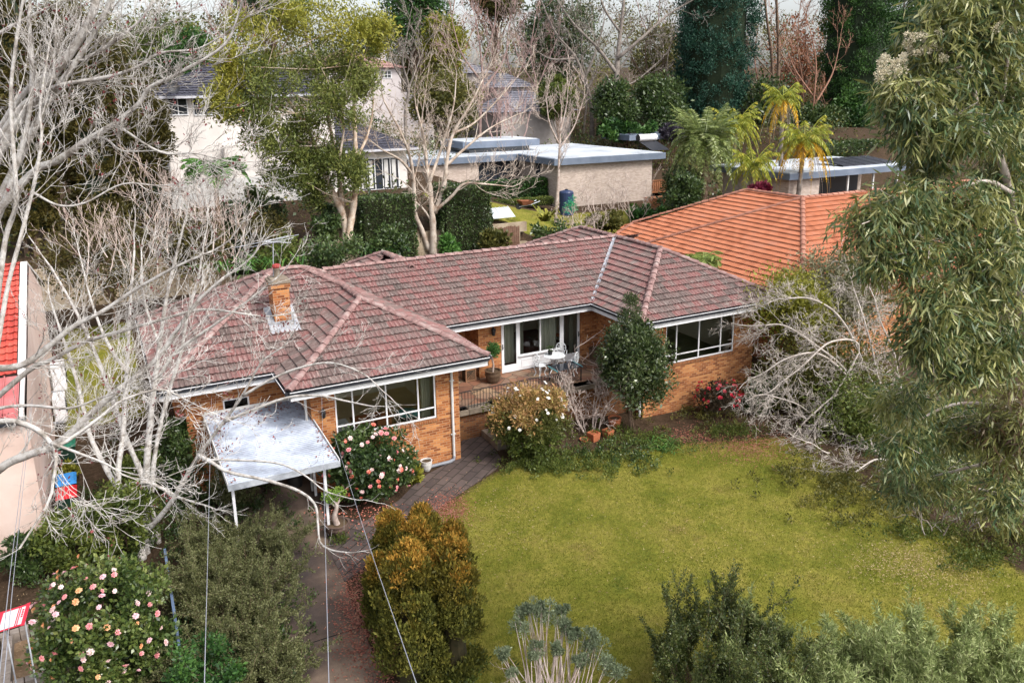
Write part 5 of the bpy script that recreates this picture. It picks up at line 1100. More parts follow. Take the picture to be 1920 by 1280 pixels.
hedge('side_hedge', 'dark shrubby hedge beside the date palm trunk', (W(1255, 330, 25)[0], W(1305, 330, 25)[0], 24, 26, 1.5, W(1280, 325, 24)[2]), L_DARK, 5000, .16, wob=.3)
# pool
p0 = W(1650, 246, 44); pc = np.array([p0[0]+2.5, 45.0]); pz = p0[2]
m_ = MB(); m_.box(p0[0]-4.5, p0[0]+12, 40.5, 52, pz-1.2, pz-.02); tag(m_.build('pool_terrace', nmat('sandstone_paving', [(.40, .27, .18), (.58, .44, .33)], 1, .85), None, (pc[0], pc[1], pz)), kind='structure')
m_ = MB(); m_.box(p0[0]-1, p0[0]+9, 45.5, 50, pz-.02, pz+.05); 
pl = thing('swimming_pool', 'bright blue swimming pool on a sandstone terrace at the upper right', 'swimming pool', (p0[0]+3, 47, pz)); m_.build('coping', nmat('pool_coping', [(.6, .55, .5), (.7, .66, .6)], 1, .8), pl)
m_ = MB(); m_.box(p0[0]-.6, p0[0]+8.6, 45.9, 49.6, pz+.03, pz+.07); m_.build('water', flat('pool_water', (.05, .33, .50)), pl)
m_ = MB(); m_.add([(p0[0]+2, 46.2, pz+.08), (p0[0]+6, 46.2, pz+.08), (p0[0]+6, 48.5, pz+1.2), (p0[0]+3.4, 48.5, pz+1.0)], [(0, 1, 2, 3)]); m_.build('pool_cover', flat('pool_cover', (.04, .25, .42)), pl)
# ================================================================== mid shrubs behind the house
def sh(lab, box, mat, K=24, M=90, lp=6, Yd=None, name='shrub', asp=.5, **kw): return leafy(name, lab, 'shrub', box, mat, K, M, lp, asp, Yd=Yd, rc=kw.pop('rc', .38), tw=.03, **kw)
for lab, box, Yd, mat, kw in [
    ('dark camellia bush with a few red flowers behind the left roof ridge', (560, 430, 690, 520), 15.5, L_DARK, {}), ('leafy green shrub behind the chimney', (470, 440, 590, 540), 16.5, L_MID, {}),
    ('dark shrub under the ivy hedge', (690, 420, 770, 490), 19, L_DARK, {}), ('bright green shrub at the foot of the sandstone wall', (822, 440, 870, 482), 19.5, L_FERN, {}),
    ('dark dense shrub beside the brown paling fence', (985, 415, 1100, 470), 18.5, L_DARK, {}), ('mixed shrub above the ridge of the main roof', (900, 430, 960, 475), 19.5, L_OLIVE, {}),
    ('dark olive shrub below the brown conifers', (300, 390, 430, 520), 17, L_BROWNG, dict(K=40)), ('shadowy brown shrub far left behind the bare branches', (60, 380, 320, 560), 16, L_BROWNG, dict(K=60)),
    ('brownish shrub on the wall under the ivy hedge', (430, 395, 560, 480), 19.5, L_BROWNG, dict(M=70)), ('dark creeper shrub at the base of the paperbark tree', (575, 385, 650, 450), 21, L_DARK, {}),
    ('green shrub between the flat roof house and the orange roof', (1165, 385, 1275, 420), 25, L_DEEP, {}), ('climber covered shrub in front of the date palm trunk', (1255, 325, 1315, 405), 21, L_DARK, dict(K=40)),
    ('dull green shrub in front of the pale brick wall', (1095, 395, 1180, 430), 24, L_OLIVE, {}), ('dark red leaved shrub behind the orange ridge', (1400, 345, 1450, 368), 14, leafmat('leaf_maroon', [(.08, .01, .02), (.2, .02, .05)]), {}),
    ('dark shrub under the tall bare tree', (1100, 225, 1240, 265), 47, L_DEEP, {}), ('purple grey shrub beside the blue green conifer', (1235, 232, 1290, 262), 44, leafmat('leaf_purple', [(.03, .025, .04), (.08, .07, .09)]), {}),
    ('small clipped conifer at the foot of the white house', (462, 350, 484, 378), 29, L_DARK, dict(K=14))]:
    sh(lab, box, mat, Yd=Yd, group='shrubs behind the brick house', **kw)
# twiggy thickets
def thicket(lab, u0, u1, v0, v1, Yd, n, bark, L, rmin=.010, up=.25, lv=3, name='bare_shrub'):
    b = W((u0+u1)/2, v1, Yd); loc = (b[0], Yd, float(H(b[0], Yd))); t = thing(name, lab, 'shrub', loc); S = []
    for i in range(n):
        u = rng.uniform(u0+.15*(u1-u0), u1-.15*(u1-u0)); p = W(u, v1-rng.uniform(0, .25)*(v1-v0), Yd+rng.normal()*1.0); grow(S, p, (rng.normal()*.5, rng.normal()*.4, 1), L*rng.uniform(.6, 1.1), rmin*2.6, lv, up, .22, 5, 3.4, .6, .62, rmin)
    V, F = segtubes(S, 3); mesh('twigs', V, F, bark, t); return t
MV = bpy.data.materials['bark_mauve']
TW = nmat('twig_pink_grey', [(.24, .17, .14), (.42, .34, .30), (.5, .43, .38)], 3, .9)
thicket('pinkish grey bare thicket behind the left end of the roof', 120, 360, 330, 520, 14, 22, TW, 1.7, .009)
thicket('bare brown thicket under the tree fern', 330, 480, 330, 500, 17, 26, TW, 1.8, .010)
thicket('bare twiggy thicket left of the white house wall', 260, 420, 340, 420, 20, 18, TW, 2.0, .012)
thicket('tangled bare shrub in front of the pale brick wall', 1080, 1230, 300, 420, 25, 22, BARKP, 1.7, .011)
thicket('tangle of dry vines behind the paling fence', 1030, 1150, 385, 440, 21, 24, TW, 1.0, .009, up=.0)
thicket('bare twigs in front of the slate roof house', 900, 1010, 150, 260, 44, 16, MV, 3.0, .022)
# ================================================================== foreground bare tree with real traced limbs
def limb(pts, d0, d1=None, r0=8, r1=3, ts=1.0):
    """trace in photo pixels at a distance d; radii in photo pixels"""
    d1 = d0 if d1 is None else d1; n = len(pts); dd = np.linspace(d0, d1, n); P_ = [at(u, v, d) for (u, v), d in zip(pts, dd)]
    return (P_, .62*r0*dd[0]/FPX, .62*r1*dd[-1]/FPX, ts)
tb = onZ(268, 1035, 0)
D0 = float((tb-CP) @ Fv)
LB = [limb([(258, 1050), (250, 1000), (240, 955), (218, 910), (200, 880), (170, 820), (155, 760), (140, 700), (120, 640), (100, 580)], D0, D0+1, 12, 3),
      limb([(268, 1050), (256, 1000), (248, 970), (225, 930), (222, 880), (230, 820), (235, 740), (240, 660), (245, 560), (252, 470)], D0-.3, D0+.5, 13, 3),
      limb([(275, 1050), (270, 990), (272, 930), (276, 860), (282, 790), (290, 720), (300, 640), (312, 560), (330, 480), (345, 420)], D0, D0-1.5, 13, 3),
      limb([(262, 1040), (265, 1005), (290, 980), (318, 945), (345, 900), (375, 850), (420, 790), (455, 740), (490, 680), (530, 650)], D0, D0-2.5, 10, 2),
      limb([(280, 1040), (285, 990), (280, 940), (262, 880), (240, 830), (215, 760), (190, 690), (160, 620), (130, 560), (95, 500)], D0+.4, D0+1, 11, 3),
      limb([(300, 1040), (295, 1000), (285, 950), (287, 880), (300, 800), (318, 730), (340, 660), (350, 600), (372, 520), (385, 440)], D0+.5, D0, 9, 2.5),
      limb([(372, 853), (395, 865), (430, 885), (500, 900), (560, 920), (590, 945), (596, 980), (600, 1015), (620, 1030), (650, 1035)], D0-1.5, D0-3, 6, 2, .35),
      limb([(420, 790), (470, 770), (540, 745), (600, 742), (650, 752), (690, 760)], D0-2, D0-3, 6, 2, .6), limb([(455, 742), (510, 710), (560, 690), (620, 680), (680, 700), (720, 735)], D0-2.2, D0-3, 5, 1.5),
      limb([(225, 930), (235, 910), (280, 905), (330, 930), (345, 935)], D0-.4, D0-.6, 6, 4), limb([(380, 862), (440, 862), (520, 868), (570, 890), (610, 920), (660, 935)], D0-1.6, D0-2.6, 4, 1.5, .45),
      limb([(240, 700), (200, 640), (170, 560), (150, 480)], D0+.2, D0+.5, 6, 2), limb([(290, 720), (330, 660), (400, 610), (470, 560), (520, 520)], D0-.8, D0-1.5, 6, 2), limb([(300, 650), (270, 560), (265, 470)], D0-1, D0-1, 5, 2)]
baretree('bare_tree', 'bare pale barked tree with several slender leaning trunks in front of the carport', tuple(tb), LB, BARKW, kids=2.9, lv=3, L=1.1, up=.12, bend=.17, rmin=.005, every=2, start=.4, ang=.7, kr=.24)
# nearer tree whose trunk stands beyond the left edge
NB = [limb([(-160, 1150), (-130, 1050), (-80, 960), (0, 878), (60, 850), (110, 832), (165, 780), (210, 740), (262, 700), (300, 665), (345, 600), (375, 560), (420, 520)], 13, 12, 17, 4),
      limb([(-90, 700), (-40, 690), (10, 690), (50, 680), (90, 650), (140, 610), (190, 585), (250, 545), (330, 500), (400, 470)], 12.5, 12.5, 13, 3),
      limb([(-150, 880), (-60, 800), (0, 740), (60, 690), (95, 675), (160, 640), (230, 620), (300, 600), (380, 580), (470, 590)], 13.2, 13, 10, 3),
      limb([(-200, 1200), (-160, 900), (-100, 620), (-40, 400), (0, 280), (60, 190), (100, 140), (145, 80), (175, 20), (190, -60)], 12, 11, 22, 10),
      limb([(-120, 700), (-60, 500), (20, 330), (60, 250), (100, 175), (140, 120), (200, 20), (240, -60)], 12, 11, 14, 6),
      limb([(-100, 560), (-20, 420), (60, 325), (110, 300), (160, 265), (215, 232), (260, 195), (280, 165), (330, 140), (420, 85), (450, 20)], 11.5, 10.5, 13, 3),
      limb([(-30, 300), (40, 200), (90, 170), (120, 158), (200, 145), (260, 125), (300, 100), (370, 92), (420, 65)], 11.5, 10.8, 9, 2.5),
      limb([(-60, 340), (40, 180), (110, 130), (180, 100), (225, 70), (270, 30), (300, -30)], 11.8, 11, 9, 3),
      limb([(215, 232), (300, 285), (360, 287), (420, 300)], 11, 11, 4, 1.5), limb([(170, 258), (200, 262), (230, 283), (290, 283), (340, 290)], 11.2, 11, 4.5, 1.5),
      limb([(-40, 800), (-10, 600), (10, 450), (30, 380), (25, 280), (20, 180), (30, 80), (50, -40)], 10.8, 10.5, 10, 4), limb([(-20, 760), (10, 560), (40, 440), (65, 340), (78, 260), (75, 200), (90, 100)], 10.6, 10.5, 8, 3),
      limb([(-60, 520), (0, 400), (50, 240), (60, 120), (55, 40), (60, -50)], 11.5, 11.2, 10, 4), limb([(-60, 100), (20, 50), (100, 10), (160, -20)], 11, 11, 6, 2), limb([(60, 360), (110, 385), (160, 380), (230, 345), (300, 348), (360, 340)], 11, 11, 4, 1.5),
      limb([(-80, 790), (0, 765), (60, 760), (130, 765), (190, 745), (240, 730)], 11, 10.5, 6, 2), limb([(-70, 830), (0, 790), (60, 800), (95, 830), (105, 860), (100, 900)], 10.2, 9.8, 10, 5), limb([(95, 830), (150, 850), (200, 870), (230, 890)], 9.9, 9.9, 5, 2), limb([(100, 840), (135, 820), (190, 780), (230, 750), (300, 730), (350, 750)], 9.9, 10.5, 7, 2)]
tb2 = at(-200, 1240, 12.5); tb2[2] = float(H(tb2[0], tb2[1]))
NB[3][0].insert(0, tb2); NB[0][0].insert(0, tb2+np.array([.25, .1, .3]))
REDTIP = nmat('red_buds', [(.10, .02, .025), (.2, .05, .05)], 3, .7)
nt_ = baretree('bare_tree', 'near white barked bare tree whose thick limbs sweep in from the left edge', tuple(tb2), NB, BARKW, kids=3.6, lv=3, L=.85, up=.16, bend=.18, rmin=.0035, every=2, start=.3, ang=.7, kr=.26)
tp = np.array(nt_[1]); tp = tp[rng.choice(len(tp), 420)]; V, F, uv = cloud(tp, .05, 5, .035, .02, .5); mesh('buds', V, F, REDTIP, nt_[0], uv=uv)
# ================================================================== garden shrubs near the house
def bush(*a, **k): return leafy(*a, **k)
PINK = [leafmat('petal_'+n, c, .2, .6) for n, c in [('pink', [(.75, .28, .30), (.85, .42, .42)]), ('coral', [(.80, .22, .16), (.85, .34, .25)]), ('blush', [(.85, .62, .60), (.9, .75, .72)])]]
t, cl, rcl, C_, R_ = bush('camellia', 'glossy dark camellia covered in pink and coral flowers beside the carport', 'shrub', (614, 798, 782, 948), L_DARK, K=75, M=150, lp=6.5, asp=.6, rc=.26, shell=.25, tw=.03)
blossoms(t, cl, rcl, 70, .075, PINK, C_, R_)
t, cl, rcl, C_, R_ = bush('camellia', 'large camellia with blush pink and orange flowers at the bottom left', 'shrub', (95, 1058, 335, 1330), leafmat('leaf_camellia', [(.02, .04, .012), (.05, .085, .022), (.11, .15, .035), (.24, .27, .08)], .2, .3, .5), K=95, M=170, lp=8, asp=.6, rc=.24, shell=.25, tw=.03)
blossoms(t, cl, rcl, 85, .06, [PINK[0], PINK[2], leafmat('petal_peach', [(.85, .42, .2), (.9, .55, .32)], .2, .6), leafmat('petal_rose', [(.8, .5, .55), (.88, .62, .66)], .2, .6)], C_, R_, zlow=-.3)
WH = leafmat('petal_white', [(.8, .78, .74), (.9, .88, .86)], .2, .6)
t, cl, rcl, C_, R_ = bush('rhododendron', 'big rounded bush with white flowers and russet tips in front of the patio', 'shrub', (912, 722, 1070, 872), L_OLIVE, K=95, M=150, lp=6, asp=.4, rc=.24, shell=.25, mats=[L_MID, leafmat('leaf_rhodo', [(.035, .045, .012), (.08, .09, .02), (.14, .14, .035)]), leafmat('leaf_rhodo_top', [(.10, .09, .025), (.26, .18, .05), (.40, .22, .10), (.30, .28, .08)])], tw=.03)
blossoms(t, cl, rcl, 34, .062, [WH], C_, R_, zlow=.15)
bush('lilly_pilly', 'tall narrow dark evergreen shrub tree in front of the right wing', 'tree', (1128, 600, 1245, 745), L_DARK, K=80, M=150, lp=6, asp=.5, Yd=.4, rc=.30, mats=[leafmat('leaf_lilly', [(.015, .03, .012), (.04, .065, .02), (.08, .11, .035), (.2, .22, .12)], .2, .3, .6)], tw=.05)
bush('shrub', 'dark evergreen shrub spreading at the foot of the tall narrow tree', 'shrub', (1120, 610, 1268, 770), L_DARK, K=60, M=130, lp=6, asp=.5, Yd=.2, rc=.28, mats=[bpy.data.materials['leaf_lilly']], tw=.02)
RED = leafmat('petal_red', [(.45, .02, .05), (.65, .05, .08)], .2, .6)
t, cl, rcl, C_, R_ = bush('azalea', 'sprawling bush with small red flowers against the right wing wall', 'shrub', (1298, 708, 1390, 785), leafmat('leaf_azalea', [(.03, .025, .015), (.07, .055, .035), (.11, .08, .05)]), K=26, M=90, lp=4.5, asp=.5, rc=.32, stems=5, tw=.02)
blossoms(t, cl, rcl, 60, .07, [RED], C_, R_, zlow=-.2)
# golden thuja group
tt = g(800, 1230)
for i, (lab, box) in enumerate([('golden tipped conifer, rear left spire of the clump by the driveway', (708, 972, 772, 1110)), ('golden tipped conifer, rear middle spire of the clump by the driveway', (768, 962, 828, 1100)), ('golden tipped conifer, broad middle spire of the clump', (745, 1000, 835, 1200)), ('golden tipped conifer, right rear spire of the clump beside the lawn', (825, 1004, 888, 1180)),
       ('golden tipped conifer, nearest spire of the clump by the driveway', (712, 1050, 838, 1290)), ('golden tipped conifer, nearest right spire of the clump beside the lawn', (800, 1038, 906, 1270)), ('low golden conifer, leftmost of the clump', (692, 1055, 745, 1180))]):
    C2, r2, h2 = fit(*box); top_ = C2[2]+h2; b = np.array([C2[0], C2[1], float(H(C2[0], C2[1]))]); th = thing('golden_conifer', lab, 'conifer', tuple(b), 'golden conifers by the driveway')
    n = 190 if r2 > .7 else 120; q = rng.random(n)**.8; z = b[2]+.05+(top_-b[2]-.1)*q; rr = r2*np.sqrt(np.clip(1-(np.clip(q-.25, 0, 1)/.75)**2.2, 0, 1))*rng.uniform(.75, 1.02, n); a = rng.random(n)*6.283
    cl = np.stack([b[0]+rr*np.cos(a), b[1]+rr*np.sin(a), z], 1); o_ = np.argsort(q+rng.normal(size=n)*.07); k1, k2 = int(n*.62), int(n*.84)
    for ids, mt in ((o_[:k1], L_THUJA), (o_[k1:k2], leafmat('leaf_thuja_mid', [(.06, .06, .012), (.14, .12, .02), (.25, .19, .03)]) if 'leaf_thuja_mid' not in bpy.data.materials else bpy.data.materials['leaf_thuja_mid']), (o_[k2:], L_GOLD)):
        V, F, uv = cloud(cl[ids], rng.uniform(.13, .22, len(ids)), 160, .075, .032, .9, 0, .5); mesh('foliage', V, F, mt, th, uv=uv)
    mb = MB(); mb.tube([b-[0, 0, .1], b+[0, 0, (top_-b[2])*.8]], [.06, .02], 6); mb.tube([b+[0, 0, .1], (b[0], b[1], top_-.3)], [r2*.5, .05], 10); mb.build('inner_twigs', nmat('conifer_core', [(.02, .02, .008), (.04, .03, .012)], 8, .95) if 'conifer_core' not in bpy.data.materials else bpy.data.materials['conifer_core'], th)
# foreground shrubs at the bottom
FE = leafmat('leaf_fineevergreen', [(.02, .035, .010), (.05, .075, .018), (.11, .135, .035), (.24, .25, .08)], .25, .4, .5)
p_ = onZ(1345, 1330, 0); print('spray', spray_shrub('shrub', 'dark fine leaved shrub with open upright sprays at the bottom centre', p_, 64, 1.35, FE, .055, .45, lv=2, kids=4.0, spread=1.0, tilt=.5, per=20, up=.25, r=.02, bend=.12)[2])
p_ = onZ(1700, 1420, 0)
for i_, (u_, v_, lab_) in enumerate([(1560, 1400, 'pale willow leaved shrub at the bottom edge, left one of the corner group'), (1740, 1390, 'pale willow leaved shrub at the bottom edge, middle one of the corner group'), (1920, 1380, 'pale willow leaved shrub in the bottom right corner')]):
    p_ = onZ(u_, v_, 0); print(spray_shrub('shrub', lab_, p_, 62, 1.15, L_BAMB, .125, .16, lv=2, kids=3.8, spread=1.25, tilt=.5, per=16, up=.2, r=.018, bend=.14)[2])
p_ = onZ(1395, 1420, 0); spray_shrub('shrub', 'low pale willow leaved shrub in front of the dark fine leaved shrub', p_, 30, .8, L_BAMB, .115, .16, lv=2, kids=4, spread=.8, tilt=.5, per=14, up=.2, r=.018)
# grey green shrub with rounded heads
t = thing('grey_shrub', 'grey green shrub with knobbly leaf heads on bare stems at the bottom centre', 'shrub', tuple(g(1030, 1400))); S = []; A = []; rt = ORG[t.name]
for (u, v, r, h) in [(1020, 1150, 30, 2.2), (985, 1140, 16, 2.1), (975, 1168, 22, 2.0), (1058, 1172, 17, 2.0), (1010, 1140, 14, 2.3), (1005, 1218, 16, 1.7), (945, 1225, 13, 1.6), (1045, 1215, 12, 1.7), (1125, 1225, 36, 1.7), (1075, 1190, 14, 1.9), (1110, 1195, 22, 1.9), (1150, 1250, 25, 1.5), (960, 1260, 10, 1.4), (1090, 1240, 16, 1.5), (1055, 1140, 12, 2.1)]:
    c = onZ(u, v, h*.8); m = ppm(c); K_ = 9; cl = clumps(c, (r/m, r/m, r/m*.8), K_, .4); A.append(cloud(cl, r/m*.42, 150, .045, .018, .3, 0, .7)); 
    for q in cl[:4]: mid = (rt+q)/2+rng.normal(size=3)*.15-[0, 0, .1]; S += [(rt+rng.normal(size=3)*[.25, .25, 0], mid, .018, .013), (mid, q, .013, .006)]
for i in range(34): grow(S, rt+rng.normal(size=3)*[.5, .3, 0]+[0, .4, .3], (rng.normal()*.7, rng.normal()*.7, 1), .6, .007, 2, .05, .25, 4, 3, .7, .6, .004)
V, F, uv = joinp(A); mesh('foliage', V, F, leafmat('leaf_sage', [(.06, .085, .045), (.13, .165, .09), (.21, .25, .15), (.30, .34, .22)], .15, .7), t, uv=uv); V, F = segtubes(S, 4); mesh('stems', V, F, BARKP, t)
# left garden
bush('shrub', 'leafy green shrub in front of the coloured bins by the pink wall', 'shrub', (70, 945, 230, 1070), L_MID, K=60, M=110, lp=7, asp=.5, rc=.26, tw=.03)
bush('shrub', 'dark camellia shrub behind the trunks of the bare tree', 'shrub', (290, 780, 400, 930), L_DARK, K=50, M=120, lp=6, asp=.55, rc=.28, tw=.03)
bush('shrub', 'dark green shrub around the foot of the bare tree', 'shrub', (185, 900, 300, 1060), L_MID, K=50, M=110, lp=6.5, asp=.55, rc=.28, tw=.02)
for u_, v_, n_, l_, lab_ in [(450, 1085, 44, 1.0, 'sprawling fine leaved shrub between the bare tree and the driveway'), (440, 1180, 46, 1.05, 'fine leaved olive shrub halfway down the left side of the driveway'), (475, 1290, 44, 1.0, 'fine leaved brownish shrub bordering the driveway at the bottom edge'), (372, 1120, 34, .95, 'fine leaved shrub against the blue rail fence')]:
    p_ = onZ(u_, v_, 0); print(spray_shrub('shrub', lab_, p_, n_, l_, L_FINE, .045, .5, lv=2, kids=4.0, spread=.8, tilt=.6, per=20, up=.04, r=.014, bend=.2)[2])
bush('shrub', 'dark leafy shrub at the bottom edge left of the driveway', 'shrub', (330, 1190, 470, 1400), L_DEEP, K=45, M=110, lp=7, asp=.5, rc=.28, tw=.02)
bush('shrub', 'tall fine twigged shrub behind the left carport post', 'shrub', (395, 830, 500, 960), L_FINE, K=60, M=100, lp=4, asp=.5, rc=.26, tw=.02, stems=4)
bush('shrub', 'dark potted shrubs against the foot of the pink wall', 'shrub', (10, 1000, 85, 1095), L_DARK, K=24, M=100, lp=7, asp=.5, rc=.34, tw=.02)
bush('shrub', 'yellow green shrub beside the coloured bins', 'shrub', (100, 868, 150, 905), L_YELG, K=16, M=80, lp=6, asp=.5, rc=.36, tw=.02)
bush('shrub', 'green shrub in the corner between the bare tree and the brick wall', 'shrub', (230, 840, 310, 950), L_MID, K=30, M=100, lp=6, asp=.5, rc=.32, tw=.02)
strappy('strap_leaf_clump', 'clump of dark strap leaves beside the blue fence post at the bottom left', tuple(g(352, 1215)), 110, .9, .045, L_DEEP)
strappy('strap_leaf_clump', 'fountain of bright green strap leaves at the lawn edge under the right wing', tuple(g(1238, 838)), 160, .75, .035, L_FERN)
strappy('strap_leaf_clump', 'row of green strap leaves behind the chimney', tuple(onY(470, 500, 15)), 120, 1.3, .07, L_FERN, spread=.9)
strappy('bromeliad', 'big yellow green rosette plant beside the paling fence', tuple(onY(1022, 415, 21.5)), 40, 1.5, .2, L_YELG, rise=1.3, droop=.9, spread=.1)
strappy('strap_leaf_clump', 'dark strap leaves at the foot of the sandstone wall left', tuple(onY(700, 470, 19)), 120, 1.1, .06, L_DEEP, spread=.8)
bush('shrub', 'small yellow leaved plant at the foot of the pink flowering camellia', 'shrub', (757, 862, 790, 905), L_YELG, K=14, M=60, lp=8, asp=.45, rc=.4, tw=.02)
# bare patio shrub
bs = g(1108, 815); LS = []
for i in range(9):
    a = rng.uniform(0, 6.28); b = bs+np.array([.25*cos(a), .25*sin(a), 0]); tip = bs+np.array([.9*cos(a), .9*sin(a), rng.uniform(1.2, 1.9)]); LS.append(([b, (b+tip)/2+rng.normal(size=3)*.1, tip], .022, .01))
baretree('bare_shrub', 'dense silvery bare shrub between the white flowered bush and the tall narrow tree', tuple(bs), LS, BARKP, kids=3.6, lv=3, L=.62, up=.10, bend=.3, rmin=.006, every=2, cat='shrub', start=.2)
bs = np.array([13.1, 3.4, 1.2]); baretree('bare_shrub', 'tall bare stems rising beside the brown jar on the patio', tuple(bs), [([bs, onY(1078, 660, 3.2), onY(1100, 640, 3.1), onY(1125, 622, 3.1)], .02, .01), ([bs+[.1, 0, 0], onY(1092, 680, 3.2), onY(1110, 660, 3.1), onY(1122, 640, 3)], .018, .008)], BARKP, kids=1, lv=1, L=.4, rmin=.006, cat='shrub')
# arching half bare shrub to the right of the house
sb = np.array([17.6, -3.4, -.45]); LS = []
for (pts, y0, y1, r) in [([(1640, 800), (1600, 720), (1540, 665), (1480, 670), (1430, 700)], -3, -2, 5), ([(1640, 800), (1590, 700), (1520, 640), (1470, 610), (1430, 610)], -3, -1.5, 5), ([(1650, 790), (1610, 660), (1570, 590), (1520, 560), (1470, 560)], -3, -1, 5), ([(1650, 800), (1620, 740), (1570, 740), (1520, 780), (1500, 800)], -3.4, -3, 4.5), ([(1650, 800), (1640, 680), (1620, 600), (1600, 540)], -3, -2, 5),
       ([(1660, 820), (1600, 780), (1550, 800), (1500, 760), (1440, 740)], -3.6, -2.4, 4), ([(1660, 840), (1620, 830), (1560, 850), (1520, 830)], -4.5, -4.2, 4), ([(1680, 800), (1680, 680), (1650, 600), (1640, 560)], -3, -2, 4), ([(1700, 880), (1650, 860), (1610, 880), (1590, 900)], -6, -6, 4), ([(1610, 660), (1560, 640), (1500, 690), (1460, 720)], -3, -2.6, 4)]:
    P_ = [onY(u, v, y) for (u, v), y in zip(pts, np.linspace(y0, y1, len(pts)))]; LS.append(([sb+rng.normal(size=3)*[.3, .3, 0]]+P_, .55*r/ppm(P_[0]), 1.2/ppm(P_[0])))
baretree('arching_shrub', 'large half bare shrub with grey arching twigs covering the right wing corner', tuple(sb), LS, nmat('bark_silver', [(.22, .18, .15), (.44, .39, .35), (.55, .50, .46)], 3, .85), kids=4.0, lv=3, L=1.05, up=-.03, bend=.22, rmin=.006, every=1, cat='shrub', start=.25, ang=.8, kr=.3)
for lab, box, Yd, mat, kw in [('yellow green leafy part of the shrubbery beside the right wing eave', (1385, 500, 1570, 650), .2, L_YELG, dict(K=90, M=90)), ('olive foliage under the orange roof eave', (1440, 470, 1680, 640), 1.2, leafmat('leaf_silverolive', [(.07, .075, .035), (.14, .14, .07), (.22, .21, .12), (.3, .28, .18)]), dict(K=120, M=110)), ('dark foliage deep in the shrubbery right of the house', (1395, 590, 1690, 840), -.8, L_OLIVE, dict(K=150, M=110)),
      ('mid green foliage low in the shrubbery at the lawn edge', (1500, 700, 1700, 890), -3.6, L_MID, dict(K=80, M=100)), ('small green shrub at the right wing corner', (1385, 700, 1470, 790), -.3, L_DARK, dict(K=30, M=90)), ('dark green shrub at the foot of the eucalypt, lawn edge', (1640, 850, 1800, 960), -6.0, L_DARK, dict(K=50, M=100)), ('dark undergrowth shrub at the right edge of the lawn', (1760, 900, 1980, 1040), -8.0, L_OLIVE, dict(K=60, M=100))]:
    sh(lab, box, mat, Yd=Yd, lp=5.5, shell=.5, **kw)
thicket('pile of fallen bare twigs at the right edge of the lawn', 1700, 1900, 940, 1010, -9.5, 16, BARKG, .9, .008, up=-.02, lv=2)
# ================================================================== eucalypt
eb = at(1990, 1300, 13.5); eb[2] = float(H(eb[0], eb[1])); t = thing('eucalypt', 'large eucalypt with long drooping leaves and cream blossom filling the right side', 'tree', tuple(eb))
mb = MB(); EL = [([(2000, 1200), (1990, 900), (1945, 700), (1910, 500), (1893, 360), (1861, 257), (1845, 236)], 13, 11.2, 22, 11), ([(1845, 236), (1829, 182), (1821, 118), (1815, 40), (1810, -40)], 11.2, 11, 9, 4), ([(1845, 236), (1800, 210), (1776, 185), (1740, 168), (1700, 160)], 11.2, 10.8, 8, 2.5), ([(1893, 360), (1850, 340), (1780, 360), (1700, 400), (1620, 430)], 11.5, 11, 9, 2.5),
      ([(1910, 500), (1850, 470), (1780, 480), (1720, 530)], 12, 11, 9, 3), ([(1930, 700), (1880, 640), (1800, 600), (1740, 620)], 12.5, 11, 9, 3), ([(1935, 800), (1860, 760), (1780, 760), (1700, 800)], 13, 13.5, 9, 3), ([(1861, 257), (1880, 180), (1890, 100), (1900, 0)], 11.3, 11, 9, 4), ([(1935, 850), (1880, 860), (1800, 880), (1720, 900)], 13.5, 15, 8, 3), ([(1960, 960), (1900, 930), (1830, 915)], 13, 13, 6, 4)]
for pts, d0, d1, r0, r1 in EL:
    P_, a, b, _ = limb(pts, d0+.1, d1-.05, r0*.85, r1*.85); P_ = spline(P_, 5); mb.tube(P_, np.linspace(a, b, len(P_)), 9)
P_ = [eb-[0, 0, .3], at(2000, 1200, 13.5)]; mb.tube(P_, [.15, .13], 10)
mb.build('trunk', BARKE, t, smooth_=True)
EC = [(1790, 60, 95, 90, 11), (1860, 20, 80, 80, 11), (1700, 180, 58, 62, 10.8), (1760, 130, 70, 70, 11), (1880, 170, 60, 110, 11.4), (1800, 235, 90, 55, 11), (1720, 250, 45, 30, 10.8), (1700, 385, 75, 50, 11), (1625, 420, 52, 42, 10.8), (1650, 490, 60, 35, 11), (1790, 390, 90, 60, 11.4), (1890, 330, 60, 90, 12), (1720, 470, 60, 40, 11),
      (1850, 490, 90, 70, 11.3), (1765, 580, 70, 70, 11), (1870, 620, 70, 90, 11.4), (1740, 640, 50, 45, 11), (1800, 680, 80, 55, 11.4), (1700, 750, 60, 45, 13), (1690, 830, 58, 50, 13.5), (1800, 790, 90, 60, 14), (1690, 900, 50, 45, 14.5), (1780, 890, 80, 50, 15), (1890, 800, 60, 90, 13), (1880, 930, 60, 50, 13), (1905, 100, 40, 120, 11.6), (1905, 450, 40, 120, 12.2), (1740, 300, 40, 50, 11.4)]
AE = []; AR = []; AO = []; S = []; tips = []
for (u, v, ru, rv, D_) in EC:
    c = at(u, v, D_); m = ppm(c); K_ = int(ru*rv/56); cl = clumps(c, (ru/m, ru/m*.9, rv/m), K_, .5); h_ = K_//2; x = cloud(cl[:h_], rng.uniform(.18, .32, h_), 36, .15, .023, .0, .6, .5, .35, .6); x2 = cloud(cl[h_:], rng.uniform(.18, .32, K_-h_), 36, .15, .023, .0, .6, .5, .35, .6)
    (AR if rng.random() < .07 and v > 500 else AE).append(x); AO.append(x2)
    for q in cl[::6]:
        mid = (c+q)/2+[0, 0, .10]; S += [(c+rng.normal(size=3)*.2, mid, .007, .005), (mid, q, .005, .003)]
    tips.append(cl)
